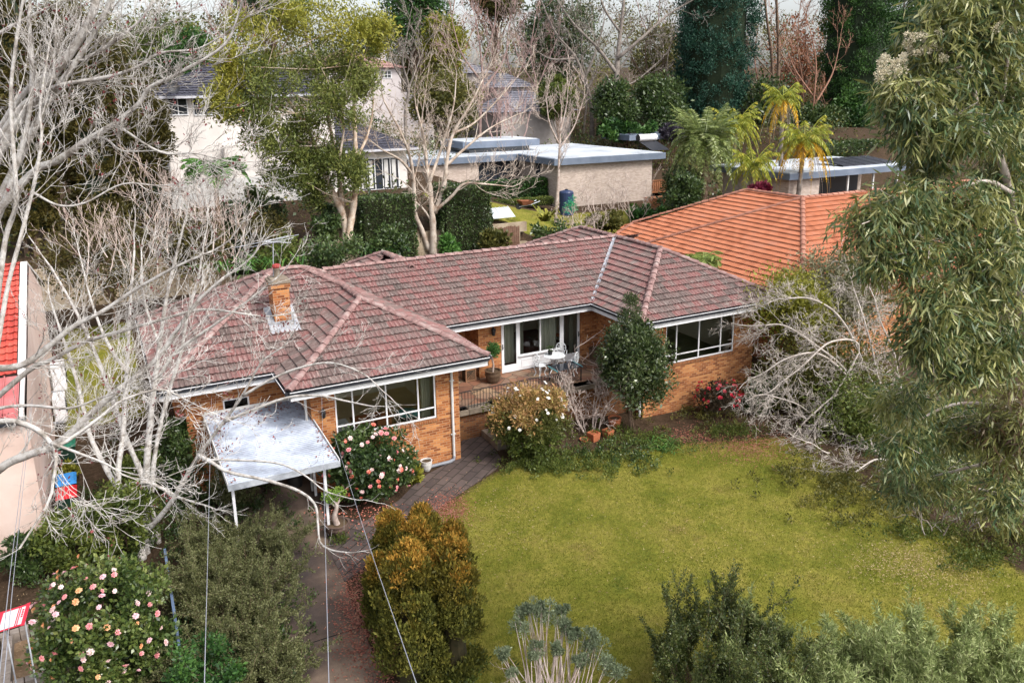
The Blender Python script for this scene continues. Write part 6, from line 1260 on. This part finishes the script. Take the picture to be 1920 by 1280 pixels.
V, F, uv = joinp(AE); mesh('foliage', V, F, L_EUC, t, uv=uv); V, F, uv = joinp(AR); mesh('foliage', V, F, L_EUCR, t, uv=uv); V, F, uv = joinp(AO); mesh('foliage', V, F, leafmat('leaf_eucalypt_olive', [(.06, .075, .02), (.14, .16, .04), (.24, .25, .07), (.34, .33, .12), (.5, .5, .3)], .25, .4, .45), t, uv=uv)
V, F = segtubes(S, 4); mesh('branches', V, F, BARKE, t)
C_ = np.array([at(rng.uniform(*a_), rng.uniform(*b_), rng.uniform(10.5, 10.9)) for a_, b_ in [((1650, 1700), (100, 140))]*16+[((1690, 1770), (60, 110))]*20+[((1640, 1665), (125, 150))]*6+[((1860, 1900), (20, 60))]*8])
V, F, uv = cloud(C_, .055, 90, .022, .016, .2, 0, .9); mesh('blossoms', V, F, leafmat('gum_blossom', [(.55, .48, .33), (.8, .75, .6)], .2, .8), t, uv=uv)

ll_ = [o for o in bpy.data.objects if o.name == 'lilly_pilly'][0]; C_ = []
for i in range(46):
    f_ = rng.random(); v_ = 556+f_*90; w_ = 6+f_*38; C_.append(onY(1183+rng.uniform(-w_, w_), v_, .4+rng.normal()*.25*f_))
V, F, uv = cloud(np.array(C_), .17, 130, .06, .03, .3); mesh('foliage', V, F, bpy.data.materials['leaf_lilly'], ll_, uv=uv)
# ================================================================== patio furniture
def curve3(pts, k=5): return spline(pts, k)
tc = onZ(1036, 690, 1.2); tx, ty = 11.15, 3.85
WI = nmat('cast_iron_white', [(.55, .58, .60), (.72, .74, .76)], 8, .5)
t = thing('garden_table', 'round white cast iron table on the patio with a potted plant on it', 'table', (tx, ty, 1.2))
m_ = MB(); m_.lathe((tx, ty, 1.88), [(.02, 0), (.42, 0), (.44, .015), (.42, .03), (.02, .03)], 32); m_.build('tabletop', WI, t)
for k in range(4):
    a = k*pi/2+.5; c, s = cos(a), sin(a); m_ = MB(); m_.tube(curve3([(tx+.06*c, ty+.06*s, 1.88), (tx+.16*c, ty+.16*s, 1.7), (tx+.05*c, ty+.05*s, 1.5), (tx+.18*c, ty+.18*s, 1.32), (tx+.34*c, ty+.34*s, 1.21)]), .018, 6); m_.build('leg', WI, t)
pt = thing('potted_plant', 'small dark plant in a black pot standing on the white table', 'potted plant', (tx-.12, ty+.1, 1.91))
m_ = MB(); m_.lathe((tx-.12, ty+.1, 1.91), [(.07, 0), (.10, .16), (.11, .17), (.09, .15)], 14); m_.build('pot', BLACK, pt)
V, F, uv = cloud(np.array([(tx-.12, ty+.1, 2.16), (tx-.16, ty+.08, 2.2), (tx-.07, ty+.12, 2.18)]), .09, 40, .07, .03, .5); mesh('leaves', V, F, L_DARK, pt, uv=uv)
def chair(x, y, az, lab):
    t = thing('garden_chair', lab, 'chair', (0, 0, 0), 'white cast iron chairs round the patio table')
    m_ = MB(); m_.lathe((0, 0, .44), [(.02, 0), (.20, 0), (.22, .015), (.20, .03), (.02, .03)], 24); m_.build('seat', WI, t)
    for k in range(4):
        a = k*pi/2+pi/4; c, s = cos(a), sin(a); m_ = MB(); m_.tube(curve3([(.15*c, .15*s, .44), (.24*c, .24*s, .34), (.17*c, .17*s, .15), (.25*c, .25*s, .0)]), .02, 6); m_.build('leg', WI, t)
    m_ = MB(); n = 22; P_ = [(.20*cos(q), -.20-.0, .74+.22*sin(q)) for q in np.linspace(0, 2*pi, n)]; m_.tube(P_, .018, 6); P_ = [(.08*cos(q), -.20, .74+.09*sin(q)) for q in np.linspace(0, 2*pi, 14)]; m_.tube(P_, .012, 5)
    for k in range(10): q = k*2*pi/10; m_.tube([(.08*cos(q), -.20, .74+.09*sin(q)), (.19*cos(q), -.20, .74+.21*sin(q))], .010, 5)
    m_.tube([(-.12, -.18, .46), (-.14, -.2, .58)], .016, 5); m_.tube([(.12, -.18, .46), (.14, -.2, .58)], .016, 5); m_.build('backrest', WI, t)
    for s in (-1, 1): m_ = MB(); m_.tube(curve3([(s*.19, -.19, .66), (s*.25, -.02, .67), (s*.24, .1, .6), (s*.17, .1, .46)]), .015, 5); m_.build('armrest', WI, t)
    t.location = (x, y, 1.2); t.rotation_euler = (0, 0, az)
chair(tx-.72, ty-.15, radians(-80), 'white cast iron chair left of the patio table'); chair(tx+.55, ty+.42, radians(145), 'white cast iron chair with round lattice back against the glazed wall'); chair(tx+.45, ty-.62, radians(35), 'white cast iron chair nearest the patio edge, right of the table')
# glass table with teal edged top by the railing
gx_, gy_ = 11.0, 2.75; t = thing('side_table', 'dark rectangular table with pale teal edging by the patio railing', 'table', (gx_, gy_, 1.2)); TEAL = flat('teal_metal', (.12, .35, .38))
m_ = MB(); m_.box(gx_-.55, gx_+.55, gy_-.35, gy_+.35, 1.78, 1.80); m_.build('tabletop', DKGL, t)
m_ = MB(); m_.box(gx_-.58, gx_-.55, gy_-.36, gy_+.36, 1.77, 1.81); m_.box(gx_+.55, gx_+.58, gy_-.36, gy_+.36, 1.77, 1.81); m_.build('edging', TEAL, t)
for sx in (-1, 1):
    for sy in (-1, 1): m_ = MB(); m_.box(gx_+sx*.52-.015, gx_+sx*.52+.015, gy_+sy*.32-.015, gy_+sy*.32+.015, 1.2, 1.78); m_.build('leg', BLACK, t)
# topiary in brown pot
def pot(name, lab, x, y, z, r, h, mt, top=1.15, cat='pot', group=None):
    t = thing(name, lab, cat, (x, y, z), group); m_ = MB(); m_.lathe((x, y, z), [(r*.62, 0), (r*.85, h*.25), (r*1.0, h*.65), (r*.96, h*.9), (r*1.06, h*.93), (r*1.06, h), (r*.9, h), (r*.86, h*.85)], 22); m_.build('pot', mt, t, smooth_=False)
    m_ = MB(); m_.lathe((x, y, z), [(r*.3, h*.8), (r*.88, h*.86)], 16); m_.build('soil', SOILM, t); return t
BROWNP = nmat('brown_glaze', [(.05, .03, .02), (.12, .08, .05)], 6, .4)
x, y = 8.5, 4.0; t = pot('potted_tree', 'ball topped standard tree in a large brown pot on the patio', x, y, 1.2, .31, .50, BROWNP, cat='potted plant')
m_ = MB(); m_.tube(spline([(x, y, 1.6), (x+.03, y, 1.9), (x-.02, y, 2.2), (x, y, 2.45)], 4), .035, 7); m_.build('trunk', BARKP, t)
V, F, uv = cloud(clumps((x, y, 2.52), (.24, .24, .27), 30, .4), .12, 60, .06, .035, .2); mesh('foliage', V, F, leafmat('leaf_topiary', [(.02, .06, .015), (.05, .13, .03), (.10, .22, .05)]), t, uv=uv)
x, y = tuple(onZ(634, 1003, 0)[:2]); z = .05; t = pot('potted_tree', 'gnarled pale trunked small tree in a wide brown bowl beside the driveway', x, y, z, .33, .36, nmat('bowl', [(.07, .045, .035), (.15, .10, .08)], 5, .8, .4), cat='potted plant')
m_ = MB(); m_.tube(spline([(x, y, .3), (x-.06, y, .6), (x+.02, y, .9), (x-.05, y, 1.15)], 4), [.10, .09, .085, .08, .075, .07, .07, .06, .06, .055, .05, .05, .04], 8); m_.tube([(x, y, .85), (x+.14, y, 1.15)], .03, 6); m_.tube([(x-.02, y, .9), (x-.2, y+.05, 1.15)], .03, 6); m_.build('trunk', BARKP, t, smooth_=True)
V, F, uv = cloud(clumps((x-.03, y, 1.25), (.28, .26, .17), 26, .5), .11, 42, .06, .035, .2); mesh('foliage', V, F, leafmat('leaf_lime', [(.06, .13, .02), (.16, .27, .04), (.30, .40, .08)]), t, uv=uv)
# lattice planter
x0, y0 = onZ(879, 712, 1.2)[:2]; t = thing('planter_box', 'wooden lattice sided planter box by the entry recess', 'planter', (x0, y0, 1.2)); LW = nmat('lattice_wood', [(.18, .09, .05), (.32, .18, .10)], 5, .7)
m_ = MB(); m_.box(x0-.2, x0+.2, y0-.2, y0+.2, 1.22, 1.68); m_.build('box', nmat('planter_dark', [(.03, .02, .012), (.06, .04, .025)], 5, .8), t); m_ = MB()
for sx in (-1, 1):
    for sy in (-1, 1): m_.box(x0+sx*.2-.02, x0+sx*.2+.02, y0+sy*.2-.02, y0+sy*.2+.02, 1.2, 1.72)
for f_ in np.linspace(-.2, .2, 7)[:-1]: m_.bar((x0+f_, y0-.208, 1.26), (x0+min(f_+.35, .2), y0-.208, 1.26+min(.35, .2-f_)), .012, .008); m_.bar((x0-f_, y0-.212, 1.26), (x0-min(f_+.35, .2), y0-.212, 1.26+min(.35, .2-f_)), .012, .008)
m_.box(x0-.2, x0+.2, y0-.215, y0-.2, 1.66, 1.72); m_.box(x0-.2, x0+.2, y0-.215, y0-.2, 1.22, 1.26); m_.build('lattice', LW, t)
V, F, uv = cloud(np.array([(x0, y0, 1.78)]), .13, 60, .08, .04, .4); mesh('foliage', V, F, L_DARK, t, uv=uv)
# lantern
x, z = 8.81, 3.0; t = thing('wall_lantern', 'small black carriage lantern on the brick pier left of the white door', 'lamp', (x, 4.6, z)); m_ = MB(); m_.lathe((x, 4.50, z-.1), [(.03, 0), (.07, .03), (.09, .20), (.11, .22), (.02, .33), (.01, .36)], 6); m_.build('lamp_body', BLACK, t); m_ = MB(); m_.tube([(x, 4.65, z+.1), (x, 4.56, z+.26), (x, 4.5, z+.26)], .012, 6); m_.build('bracket', BLACK, t)
x, y = 1.1, .70; t = thing('wall_lamp', 'small dark lamp on the brick beside the carport window', 'lamp', (x, y, 2.6)); m_ = MB(); m_.lathe((x, y-.06, 2.5), [(.02, 0), (.06, .05), (.07, .2), (.01, .33)], 6); m_.build('lamp_body', BLACK, t); m_ = MB(); m_.tube([(x, .75, 2.75), (x, y-.06, 2.84)], .012, 6); m_.build('bracket', BLACK, t)
pot('garden_pot', 'weathered white pot at the foot of the left wing wall', *onZ(800, 882, 0)[:2], .02, .19, .36, nmat('white_pot', [(.4, .38, .36), (.62, .6, .58)], 6, .8)); pot('garden_pot', 'dark brown pot beside the white pot', *onZ(775, 886, 0)[:2], .02, .20, .34, BROWNP)
pot('urn', 'large dark brown jar at the right end of the patio', 13.2, 4.0, 1.2, .26, .62, BROWNP)
def sqpot(lab, p, s_, h, rot=.2):
    t = thing('terracotta_pot', lab, 'pot', (p[0], p[1], p[2]), 'terracotta pots by the patio bed'); m_ = MB(); c, s = cos(rot), sin(rot)
    def R_(x, y, z): return (p[0]+x*c-y*s, p[1]+x*s+y*c, p[2]+z)
    a = s_*.42; b = s_*.5; i = s_*.4; V = [R_(*q) for q in [(-a, -a, 0), (a, -a, 0), (a, a, 0), (-a, a, 0), (-b, -b, h), (b, -b, h), (b, b, h), (-b, b, h), (-i, -i, h), (i, -i, h), (i, i, h), (-i, i, h), (-i, -i, h-.06), (i, -i, h-.06), (i, i, h-.06), (-i, i, h-.06)]]
    m_.add(V, [(0, 1, 5, 4), (1, 2, 6, 5), (2, 3, 7, 6), (3, 0, 4, 7), (4, 5, 9, 8), (5, 6, 10, 9), (6, 7, 11, 10), (7, 4, 8, 11), (8, 9, 13, 12), (9, 10, 14, 13), (10, 11, 15, 14), (11, 8, 12, 15), (12, 13, 14, 15)]); m_.build('pot', TERRA, t)
    V, F, uv = cloud(np.array([(p[0], p[1], p[2]+h)]), s_*.3, 30, .08, .03, .5); mesh('foliage', V, F, L_MID, t, uv=uv)
sqpot('square terracotta pot nearer the white flowered bush', g(1113, 825), .36, .30); sqpot('square terracotta pot touching its twin on the right', g(1140, 819), .32, .28)
q = g(1152, 802); t = pot('terracotta_pot', 'round terracotta pot behind the two square ones', q[0], q[1], q[2], .24, .42, TERRA, cat='pot', group='terracotta pots by the patio bed'); q = g(1100, 826); pot('terracotta_pot', 'small low terracotta bowl at the bed edge', q[0]-.15, q[1]-.05, q[2], .15, .12, TERRA, group='terracotta pots by the patio bed')
# hose and bin under the carport
x, y = 1.15, 1.0; t = thing('hose_reel', 'teal garden hose coiled on the wall beside the carport', 'hose', (x, y, .9)); m_ = MB(); n = 90; P_ = [(x-.2+.24*cos(q)*(1+.03*sin(q*3.3)), .62-.0016*i, .95+.27*sin(q)) for i, q in enumerate(np.linspace(0, 10*pi, n))]; m_.tube(P_, .013, 5); m_.build('hose', flat('hose_teal', (.01, .16, .18)), t)
t = thing('rubbish_bin', 'dark bin under the back of the carport roof', 'bin', (.25, 1.6, 0)); m_ = MB(); m_.lathe((.25, 1.6, 0), [(.22, 0), (.29, .75)], 16); m_.build('body', BLACK, t); m_ = MB(); m_.lathe((.25, 1.6, .75), [(.31, 0), (.31, .03), (.1, .09)], 16); m_.build('lid', BLACK, t)
# antenna
ax, ay = .62, 4.3; az = ct-.3; t = thing('tv_antenna', 'television antenna on a thin mast beside the chimney', 'antenna', (ax, ay, az)); top = onY(512, 455, ay); m_ = MB(); m_.tube([(ax, ay, az), tuple(top)], .018, 6); m_.build('mast', METAL, t)
a, b = onY(488, 453, ay), onY(546, 455, ay-.3); m_ = MB(); m_.tube([a, b], .014, 5); m_.build('boom', METAL, t)
for k, (u0, v0, u1, v1) in enumerate([(452, 462, 545, 441), (458, 466, 550, 446), (440, 464, 560, 440), (492, 458, 530, 448), (500, 459, 536, 450)]): m_ = MB(); m_.tube([onY(u0, v0, ay+.15*k-.2), onY(u1, v1, ay-.15*k+.1)], .008, 4); m_.build('element', METAL, t)
# overhead wires
for lab, pts in [('thin overhead wire passing the right carport post', [(603, 735, 23.5), (609, 980, 12), (617, 1290, 6)]), ('thin overhead wire crossing the golden conifers', [(628, 820, 23), (680, 985, 12), (784, 1290, 6)]), ('thin overhead wire left of the carport', [(397, 730, 26), (391, 980, 12), (383, 1290, 6)]),
                 ('overhead wire at the left edge, left one of the pair', [(60, 740, 24), (28, 1000, 11), (-4, 1290, 6)]), ('overhead wire at the left edge, right one of the pair', [(62, 740, 24), (34, 1000, 11), (6, 1290, 6)])]:
    P_ = spline([at(*q) for q in pts], 10); m_ = MB(); m_.tube(P_, .004, 5); tag(m_.build('overhead_wire', nmat('wire', [(.25, .26, .3), (.4, .42, .48)], 2, .5) if 'wire' not in bpy.data.materials else bpy.data.materials['wire'], None, tuple(P_[0])), lab, 'wire', 'overhead wires')
# carport edge cables from the eave
# blue fence at the left of the driveway garden
t = thing('metal_fence', 'blue grey steel rail fence between the bottom left camellia and the dark shrubs', 'fence', (-3.8, -3, 0)); FB = flat('fence_blue', (.12, .17, .27))
a = onZ(309, 1030, .9); b = onZ(338, 1225, .9); m_ = MB(); m_.bar(a, b, .06, .07); m_.build('rail', FB, t)
for f_ in (0, .33, .66, 1.0): p = a+(b-a)*f_; m_ = MB(); m_.box(p[0]-.03, p[0]+.03, p[1]-.03, p[1]+.03, -.1, .9); m_.build('post', FB, t)
m_ = MB(); m_.bar(a-[0, 0, .45], b-[0, 0, .45], .012, .8); m_.build('panel', flat('fence_dark', (.03, .04, .06)), t)
# block edgings at bottom left
BL = nmat('concrete_block', [(.17, .14, .12), (.34, .29, .25)], 4, .9, .4, 30)
def edging(lab, p, q, h=.28, w_=.2, n=8):
    p = onZ(*p, h); q = onZ(*q, h); d = (q-p)/n; L_ = np.linalg.norm(d); u_ = d/L_; m_ = MB()
    for i in range(n): m_.bar(p+d*i+u_*.01-[0, 0, h/2], p+d*(i+1)-u_*.01-[0, 0, h/2+random.uniform(0, .01)], w_, h)
    tag(m_.build('block_edging', BL, None, tuple((p+q)/2*[1, 1, 0])), lab, 'garden edging')
edging('grey block garden edging running right from beside the red and white sign', (-40, 1205), (108, 1155)); edging('grey block garden edging in the bottom left corner', (-20, 1295), (128, 1245), n=7); edging('short grey block edging running toward the viewer at the left edge', (14, 1192), (8, 1290), n=4)
def dirt(name, px, mat, dz): 
    P_ = [onZ(u, v, 0)[:2] for u, v in px]; sheet(name, [tuple(p) for p in P_], mat, dz)
dirt('sandy_path', [(12, 1195), (110, 1165), (128, 1200), (128, 1240), (20, 1280), (6, 1290)], nmat('sand', [(.13, .08, .045), (.26, .17, .10), (.36, .26, .18)], 2.2, .95, .6, 40), .03)
p = onZ(66, 1213, .05); m_ = MB(); m_.box(p[0]-.17, p[0]+.17, p[1]-.15, p[1]+.15, .03, .065)
for i in range(6): m_.box(p[0]-.15, p[0]+.15, p[1]-.13+i*.045, p[1]-.115+i*.045, .065, .075)
tag(m_.build('drain_grate', nmat('grate', [(.06, .075, .07), (.11, .13, .12)], 5, .6), None, tuple(p)), 'small green grey square drain grate in the sandy path', 'drain cover')
# sign board
c = at(26, 1158, 15.0); t = thing('sign_board', 'tilted white sign panel with red borders at the bottom left edge', 'sign', tuple(c)); r_ = Rv*.94+Uv*.30; r_ /= np.linalg.norm(r_); n_ = -Fv*.5+np.array((0, 0, .9)); n_ -= r_*(n_@r_); n_ /= np.linalg.norm(n_); u_ = np.cross(n_, r_)
def pl_(mb_, x0, x1, y0, y1, z): mb_.add([c+r_*x+u_*y+n_*z_ for z_ in (z-.008, z) for x, y in ((x0, y0), (x1, y0), (x1, y1), (x0, y1))], [(3, 2, 1, 0), (4, 5, 6, 7), (0, 1, 5, 4), (1, 2, 6, 5), (2, 3, 7, 6), (3, 0, 4, 7)])
m_ = MB(); pl_(m_, -.30, .26, -.20, .20, 0); m_.build('panel', WHITE, t); RD = flat('sign_red', (.65, .03, .06)); m_ = MB()
for a_ in [(-.36, -.25, -.24, .22), (.20, .27, -.23, .23), (-.26, .2, .185, .215), (-.26, .2, -.215, -.185), (.06, .075, -.185, .185), (.10, .115, -.185, .185)]: pl_(m_, *a_, .012)
for k in range(4): pl_(m_, .145, .175, .10-k*.045, .13-k*.045, .012)
m_.build('red_border', RD, t)
for s_ in (-.2, .18): m_ = MB(); e = c+r_*s_; m_.tube([tuple(e-n_*.02), (e[0], e[1], 0)], .015, 6); m_.build('stake', METAL, t)
# back garden odds and ends
q = onY(950, 408, 22.5); t = thing('cold_frame', 'white framed glass cold frame on the wall behind the main ridge', 'cold frame', tuple(q)); m_ = MB()
for i in range(6): m_.bar(q+[i*.3-.9, 0, 0], q+[i*.3-.9, 1.0, .55], .03, .03); m_.bar(q+[i*.3-.9, 2.0, 0], q+[i*.3-.9, 1.0, .55], .03, .03)
m_.build('frame', WHITE, t); m_ = MB(); m_.add([q+[-.9, 0, 0], q+[.65, 0, 0], q+[.65, 1, .52], q+[-.9, 1, .52], q+[.65, 2, 0], q+[-.9, 2, 0]], [(0, 1, 2, 3), (3, 2, 4, 5)]); m_.build('glazing', nmat('frosted', [(.4, .45, .47), (.6, .65, .66)], 2, .4), t)
q = onY(985, 392, 25); t = thing('wheelbarrow', 'rusty wheelbarrow left on the far lawn', 'wheelbarrow', tuple(q)); m_ = MB(); m_.add([q+[-.3, -.25, .3], q+[.3, -.25, .3], q+[.3, .25, .3], q+[-.3, .25, .3], q+[-.5, -.38, .62], q+[.5, -.38, .55], q+[.5, .38, .55], q+[-.5, .38, .62]], [(0, 3, 2, 1), (0, 1, 5, 4), (1, 2, 6, 5), (2, 3, 7, 6), (3, 0, 4, 7)]); m_.build('tray', nmat('rust', [(.12, .04, .02), (.25, .09, .04)], 4, .8), t)
m_ = MB(); m_.tube([q+[-.5, -.04, .2], q+[-.5, .04, .2]], .2, 14); m_.build('wheel', BLACK, t)
for s_ in (-.25, .25): m_ = MB(); m_.tube([q+[-.5, s_*.3, .2], q+[.3, s_, .3], q+[1.0, s_, .5]], .02, 5); m_.build('handle', METAL, t)
q = onY(1062, 378, 30); t = thing('water_tank', 'dark blue rainwater tank against the pale brick house', 'tank', tuple(q)); m_ = MB(); m_.lathe((q[0], 30, q[2]-1.0), [(.55, 0), (.55, 1.7), (.5, 1.8), (.1, 1.9)], 20); m_.build('barrel', flat('tank_blue', (.03, .05, .12)), t); m_ = MB(); m_.lathe((q[0], 30, q[2]+.9), [(.12, 0), (.12, .06), (.02, .07)], 10); m_.build('lid', BLACK, t)
q = onY(1072, 388, 26); C_ = clumps(q, (.5, .3, .9), 14, .6); V, F, uv = cloud(C_, .25, 40, .14, .05, .3); tag(mesh('garden_netting', V, F, leafmat('net_green', [(.03, .30, .14), (.08, .45, .22)]), None, tuple(q), uv), 'bright green garden netting bunched in front of the flat roof house', 'netting')
q = onY(1238, 377, 28); t = thing('timber_stack', 'stack of orange timber boards below the deck of the pale brick house', 'timber', tuple(q))
for i in range(5): m_ = MB(); m_.box(q[0]-.9+random.uniform(-.1, .1), q[0]+.9, 28, 29, q[2]-.5+i*.16, q[2]-.5+i*.16+.12); m_.build('board', nmat('orange_timber', [(.4, .16, .07), (.55, .25, .13)], 3, .7) if i == 0 else bpy.data.materials['orange_timber'], t)
# paling fence
for lab, ua, ub, v0, v1, gr in [('brown timber paling fence on the wall behind the main ridge', 935, 975, 428, 470, 0), ('broken end of the brown paling fence, left of the grey panel', 912, 930, 432, 462, 0)]:
    a, b = onY(ua, v1, 21.2), onY(ub, v1, 21.2); h = (v1-v0)/ppm(a)*1.05; t = thing('paling_fence', lab, 'fence', tuple(a)); n = max(3, int((b[0]-a[0])/.13)); m_ = MB()
    for i in range(n): x = a[0]+(b[0]-a[0])*i/n; m_.box(x, x+.115, 21.2, 21.22, a[2]-.6, a[2]+h+random.uniform(-.08, .03))
    m_.build('palings', nmat('old_timber', [(.09, .045, .03), (.2, .11, .075)], 5, .9, .4, 30) if 'old_timber' not in bpy.data.materials else bpy.data.materials['old_timber'], t); m_ = MB(); m_.box(a[0], b[0], 21.225, 21.27, a[2]+.3, a[2]+.38); m_.build('rail', bpy.data.materials['old_timber'], t)
a = onY(931, 470, 21.3); m_ = MB(); m_.box(a[0]-.25, a[0]+.1, 21.3, 21.33, a[2]-.3, a[2]+1.35); tag(m_.build('galvanised_screen', METAL, None, tuple(a)), 'upright grey metal panel between the two pieces of paling fence', 'panel')
# furniture glimpsed indoors
t = thing('desk', 'reddish timber desk standing inside the left wing window', 'desk', (2.9, 1.6, 1.15)); RW = nmat('red_timber', [(.20, .06, .02), (.32, .11, .045)], 2, .5)
m_ = MB(); m_.box(2.2, 3.5, 1.2, 1.8, 1.82, 1.88); m_.build('desktop', RW, t); m_ = MB(); m_.box(2.95, 3.45, 1.22, 1.75, 1.18, 1.82); m_.build('drawers', RW, t); m_ = MB(); m_.box(2.22, 2.27, 1.22, 1.75, 1.15, 1.82); m_.build('side_panel', RW, t)
t = thing('printer', 'pale office machine on a stand inside the left wing window', 'printer', (1.8, 1.4, 1.5)); m_ = MB(); m_.box(1.62, 2.0, 1.15, 1.55, 1.75, 1.98); m_.build('casing', OFFW, t); m_ = MB(); m_.box(1.6, 2.05, 1.12, 1.6, 1.16, 1.74); m_.build('cabinet', BLACK, t)
t = thing('cushion', 'teal cushion on the floor inside the left wing window', 'cushion', (4.2, 1.5, 1.2)); m_ = MB(); m_.lathe((4.1, 1.45, 1.7), [(.02, 0), (.3, .02), (.42, .08), (.3, .14), (.02, .16)], 20); m_.build('pad', flat('teal_cloth', (.06, .22, .22)), t); m_ = MB(); m_.box(3.8, 4.4, 1.2, 1.7, 1.16, 1.70); m_.build('stool', BLACK, t)
def curtain(lab, x0, x1, y, z0, z1, mt):
    n = 60; X_ = np.linspace(x0, x1, n); Y_ = y+.035*np.sin(np.arange(n)*1.1)+.01*np.sin(np.arange(n)*2.7); V = np.concatenate([np.stack([X_, Y_, X_*0+z0], 1), np.stack([X_, Y_, X_*0+z1], 1)]); F = [(i, i+1, n+i+1, n+i) for i in range(n-1)]
    o = mesh('curtain', V, F, mt, None, (x0, y, z0)); tag(o, lab, 'curtain')
CU = leafmat('curtain_cloth', [(.52, .50, .40), (.62, .60, .50)], .35, .9); 
curtain('cream curtain drawn behind the left glazed patio door', 9.3, 9.97, 4.98, 1.5, 3.35, CU); curtain('cream curtain at the left side of the patio picture window', 10.05, 10.38, 5.0, 1.25, 3.35, CU); curtain('wide cream curtain at the right half of the patio picture window', 11.1, 11.95, 5.0, 1.25, 3.35, CU); curtain('narrow cream curtain behind the right glazed patio door', 12.58, 12.78, 5.05, 1.25, 3.35, CU)
curtain('bright white curtain at the right end of the left wing window', 4.45, 4.78, 1.15, 1.2, 3.35, CU); curtain('golden curtain edge inside the left wing window', 4.28, 4.42, 1.12, 1.9, 3.35, leafmat('gold_cloth', [(.45, .28, .05), (.5, .33, .08)], .2, .9)); curtain('pale curtain in the entry sidelight window', 7.08, 7.36, 6.2, 1.9, 3.2, CU)
t = thing('dining_chair', 'timber chair seen through the right glazed patio door', 'chair', (12.45, 5.6, 1.2)); m_ = MB(); m_.box(12.25, 12.65, 5.4, 5.8, 1.62, 1.66); m_.build('seat', RW, t)
for sx in (12.27, 12.6):
    for sy in (5.42, 5.75): m_ = MB(); m_.box(sx, sx+.04, sy, sy+.04, 1.2, 1.62 if sy < 5.5 else 2.2); m_.build('leg', RW, t)
m_ = MB(); m_.box(12.27, 12.64, 5.76, 5.79, 1.95, 2.1); m_.build('backrest', RW, t)
# ================================================================== grass, litter, ground cover
def inpoly_pts(n, x0, x1, y0, y1, poly, lo=.0):
    P_ = np.stack([rng.uniform(x0, x1, n), rng.uniform(y0, y1, n)], 1); return P_[poly_mask(P_[:, 0], P_[:, 1], poly) > lo]
P2 = inpoly_pts(330000, -2, 20, -17, 2, LAWN, -.12); n = len(P2); P3 = np.column_stack([P2, H(P2[:, 0], P2[:, 1])+.003]); D = rng.normal(size=(n, 3))*.55+[0, 0, 1]; D = unit(D); S_ = unit(np.cross(D, rdir(n))); L_ = rng.uniform(.025, .07, n)[:, None]
pat = np.sin(P2[:, 0]*1.1+P2[:, 1]*.6)*np.sin(P2[:, 1]*.9-P2[:, 0]*.35)*.25+.5
V = np.stack([P3-S_*.008, P3+S_*.008, P3+D*L_], 1).reshape(-1, 3); uv = np.repeat(np.stack([np.clip(rng.normal(size=n)*.25+.5, 0, 1), pat], 1), 3, 0)
tag(mesh('lawn_grass', V, np.arange(3*n).reshape(n, 3), leafmat('grass_blade', [(.055, .08, .012), (.14, .16, .022), (.26, .25, .045), (.42, .35, .11)], .3, .8, .1), uv=uv), kind='stuff')
def scatter(n, cu, cv, su, sv):
    u = cu+rng.normal(size=n)*su; v = cv+rng.normal(size=n)*sv; out = []
    for a, b in zip(u, v): p = onZ(a, b, 0.0); p[2] = float(H(p[0], p[1]))+.045; out.append(p)
    return out
L_RED = leafmat('litter_red', [(.10, .03, .02), (.22, .07, .05), (.32, .13, .09), (.28, .2, .12)], .1, .8); L_TAN = leafmat('litter_tan', [(.16, .10, .05), (.34, .24, .13), (.55, .43, .28)], .1, .8)
pts = scatter(1500, 840, 958, 22, 18)+scatter(2600, 672, 1140, 24, 60)+scatter(900, 720, 1240, 22, 40)+scatter(2600, 1400, 812, 50, 18)+scatter(800, 1300, 800, 30, 10)+scatter(500, 700, 970, 60, 14)
litter('fallen_leaves', pts, .055, L_RED)
pts = scatter(1500, 1700, 1030, 60, 26)+scatter(900, 1800, 1060, 60, 45)+scatter(700, 1450, 980, 220, 60)+scatter(500, 930, 960, 60, 40)+scatter(700, 1180, 1000, 260, 90)+scatter(500, 140, 1120, 50, 30)+scatter(400, 60, 1230, 40, 30)
litter('fallen_leaves', pts, .05, L_TAN, W=.3)
P_ = []
for i in range(2600):
    x, y = rng.uniform(-2.1, .74), rng.uniform(-2.1, 2.65); e = min(x+2.1, .74-x); k = max(0, (y-1.0)/1.6)*.8+max(0, .22-e)*4*(rng.random() < .8)
    if rng.random() < k+.015: P_.append((x, y, 2.36+.035*(y+2.15)+.025))
litter('fallen_leaves', P_, .07, L_RED)
# petals under the camellia
litter('fallen_petals', scatter(160, 700, 965, 55, 14)+scatter(60, 620, 960, 20, 20), .06, PINK[1], W=.8)
# creeping ground cover
def cover(lab, spots, mat, L, per, hgt=.12):
    C_ = []
    for (cu, cv, su, sv, n) in spots:
        for p in scatter(n, cu, cv, su, sv): C_.append(p+[0, 0, rng.uniform(0, hgt)])
    V, F, uv = cloud(np.array(C_), .16, per, L, L*.55, .5); tag(mesh('ground_cover', V, F, mat, uv=uv), kind='stuff')
cover('g', [(1080, 865, 60, 14, 160), (1200, 815, 60, 12, 150), (1370, 792, 30, 7, 70), (1010, 880, 40, 8, 70), (1740, 975, 60, 12, 80), (1850, 1020, 50, 18, 80), (845, 1262, 35, 16, 60), (640, 1018, 12, 5, 10)], L_MID, .06, 40)
cover('g', [(470, 1220, 50, 60, 130), (240, 1000, 60, 40, 130), (420, 1000, 60, 60, 170), (330, 900, 60, 50, 150), (250, 1240, 90, 40, 120), (1160, 850, 40, 14, 50), (60, 1060, 30, 30, 40)], L_DARK, .075, 45, .25)
cover('g', [(1560, 880, 60, 30, 130), (1700, 920, 60, 30, 120), (1880, 980, 40, 30, 80), (1300, 770, 60, 10, 40)], L_OLIVE, .07, 45, .3)
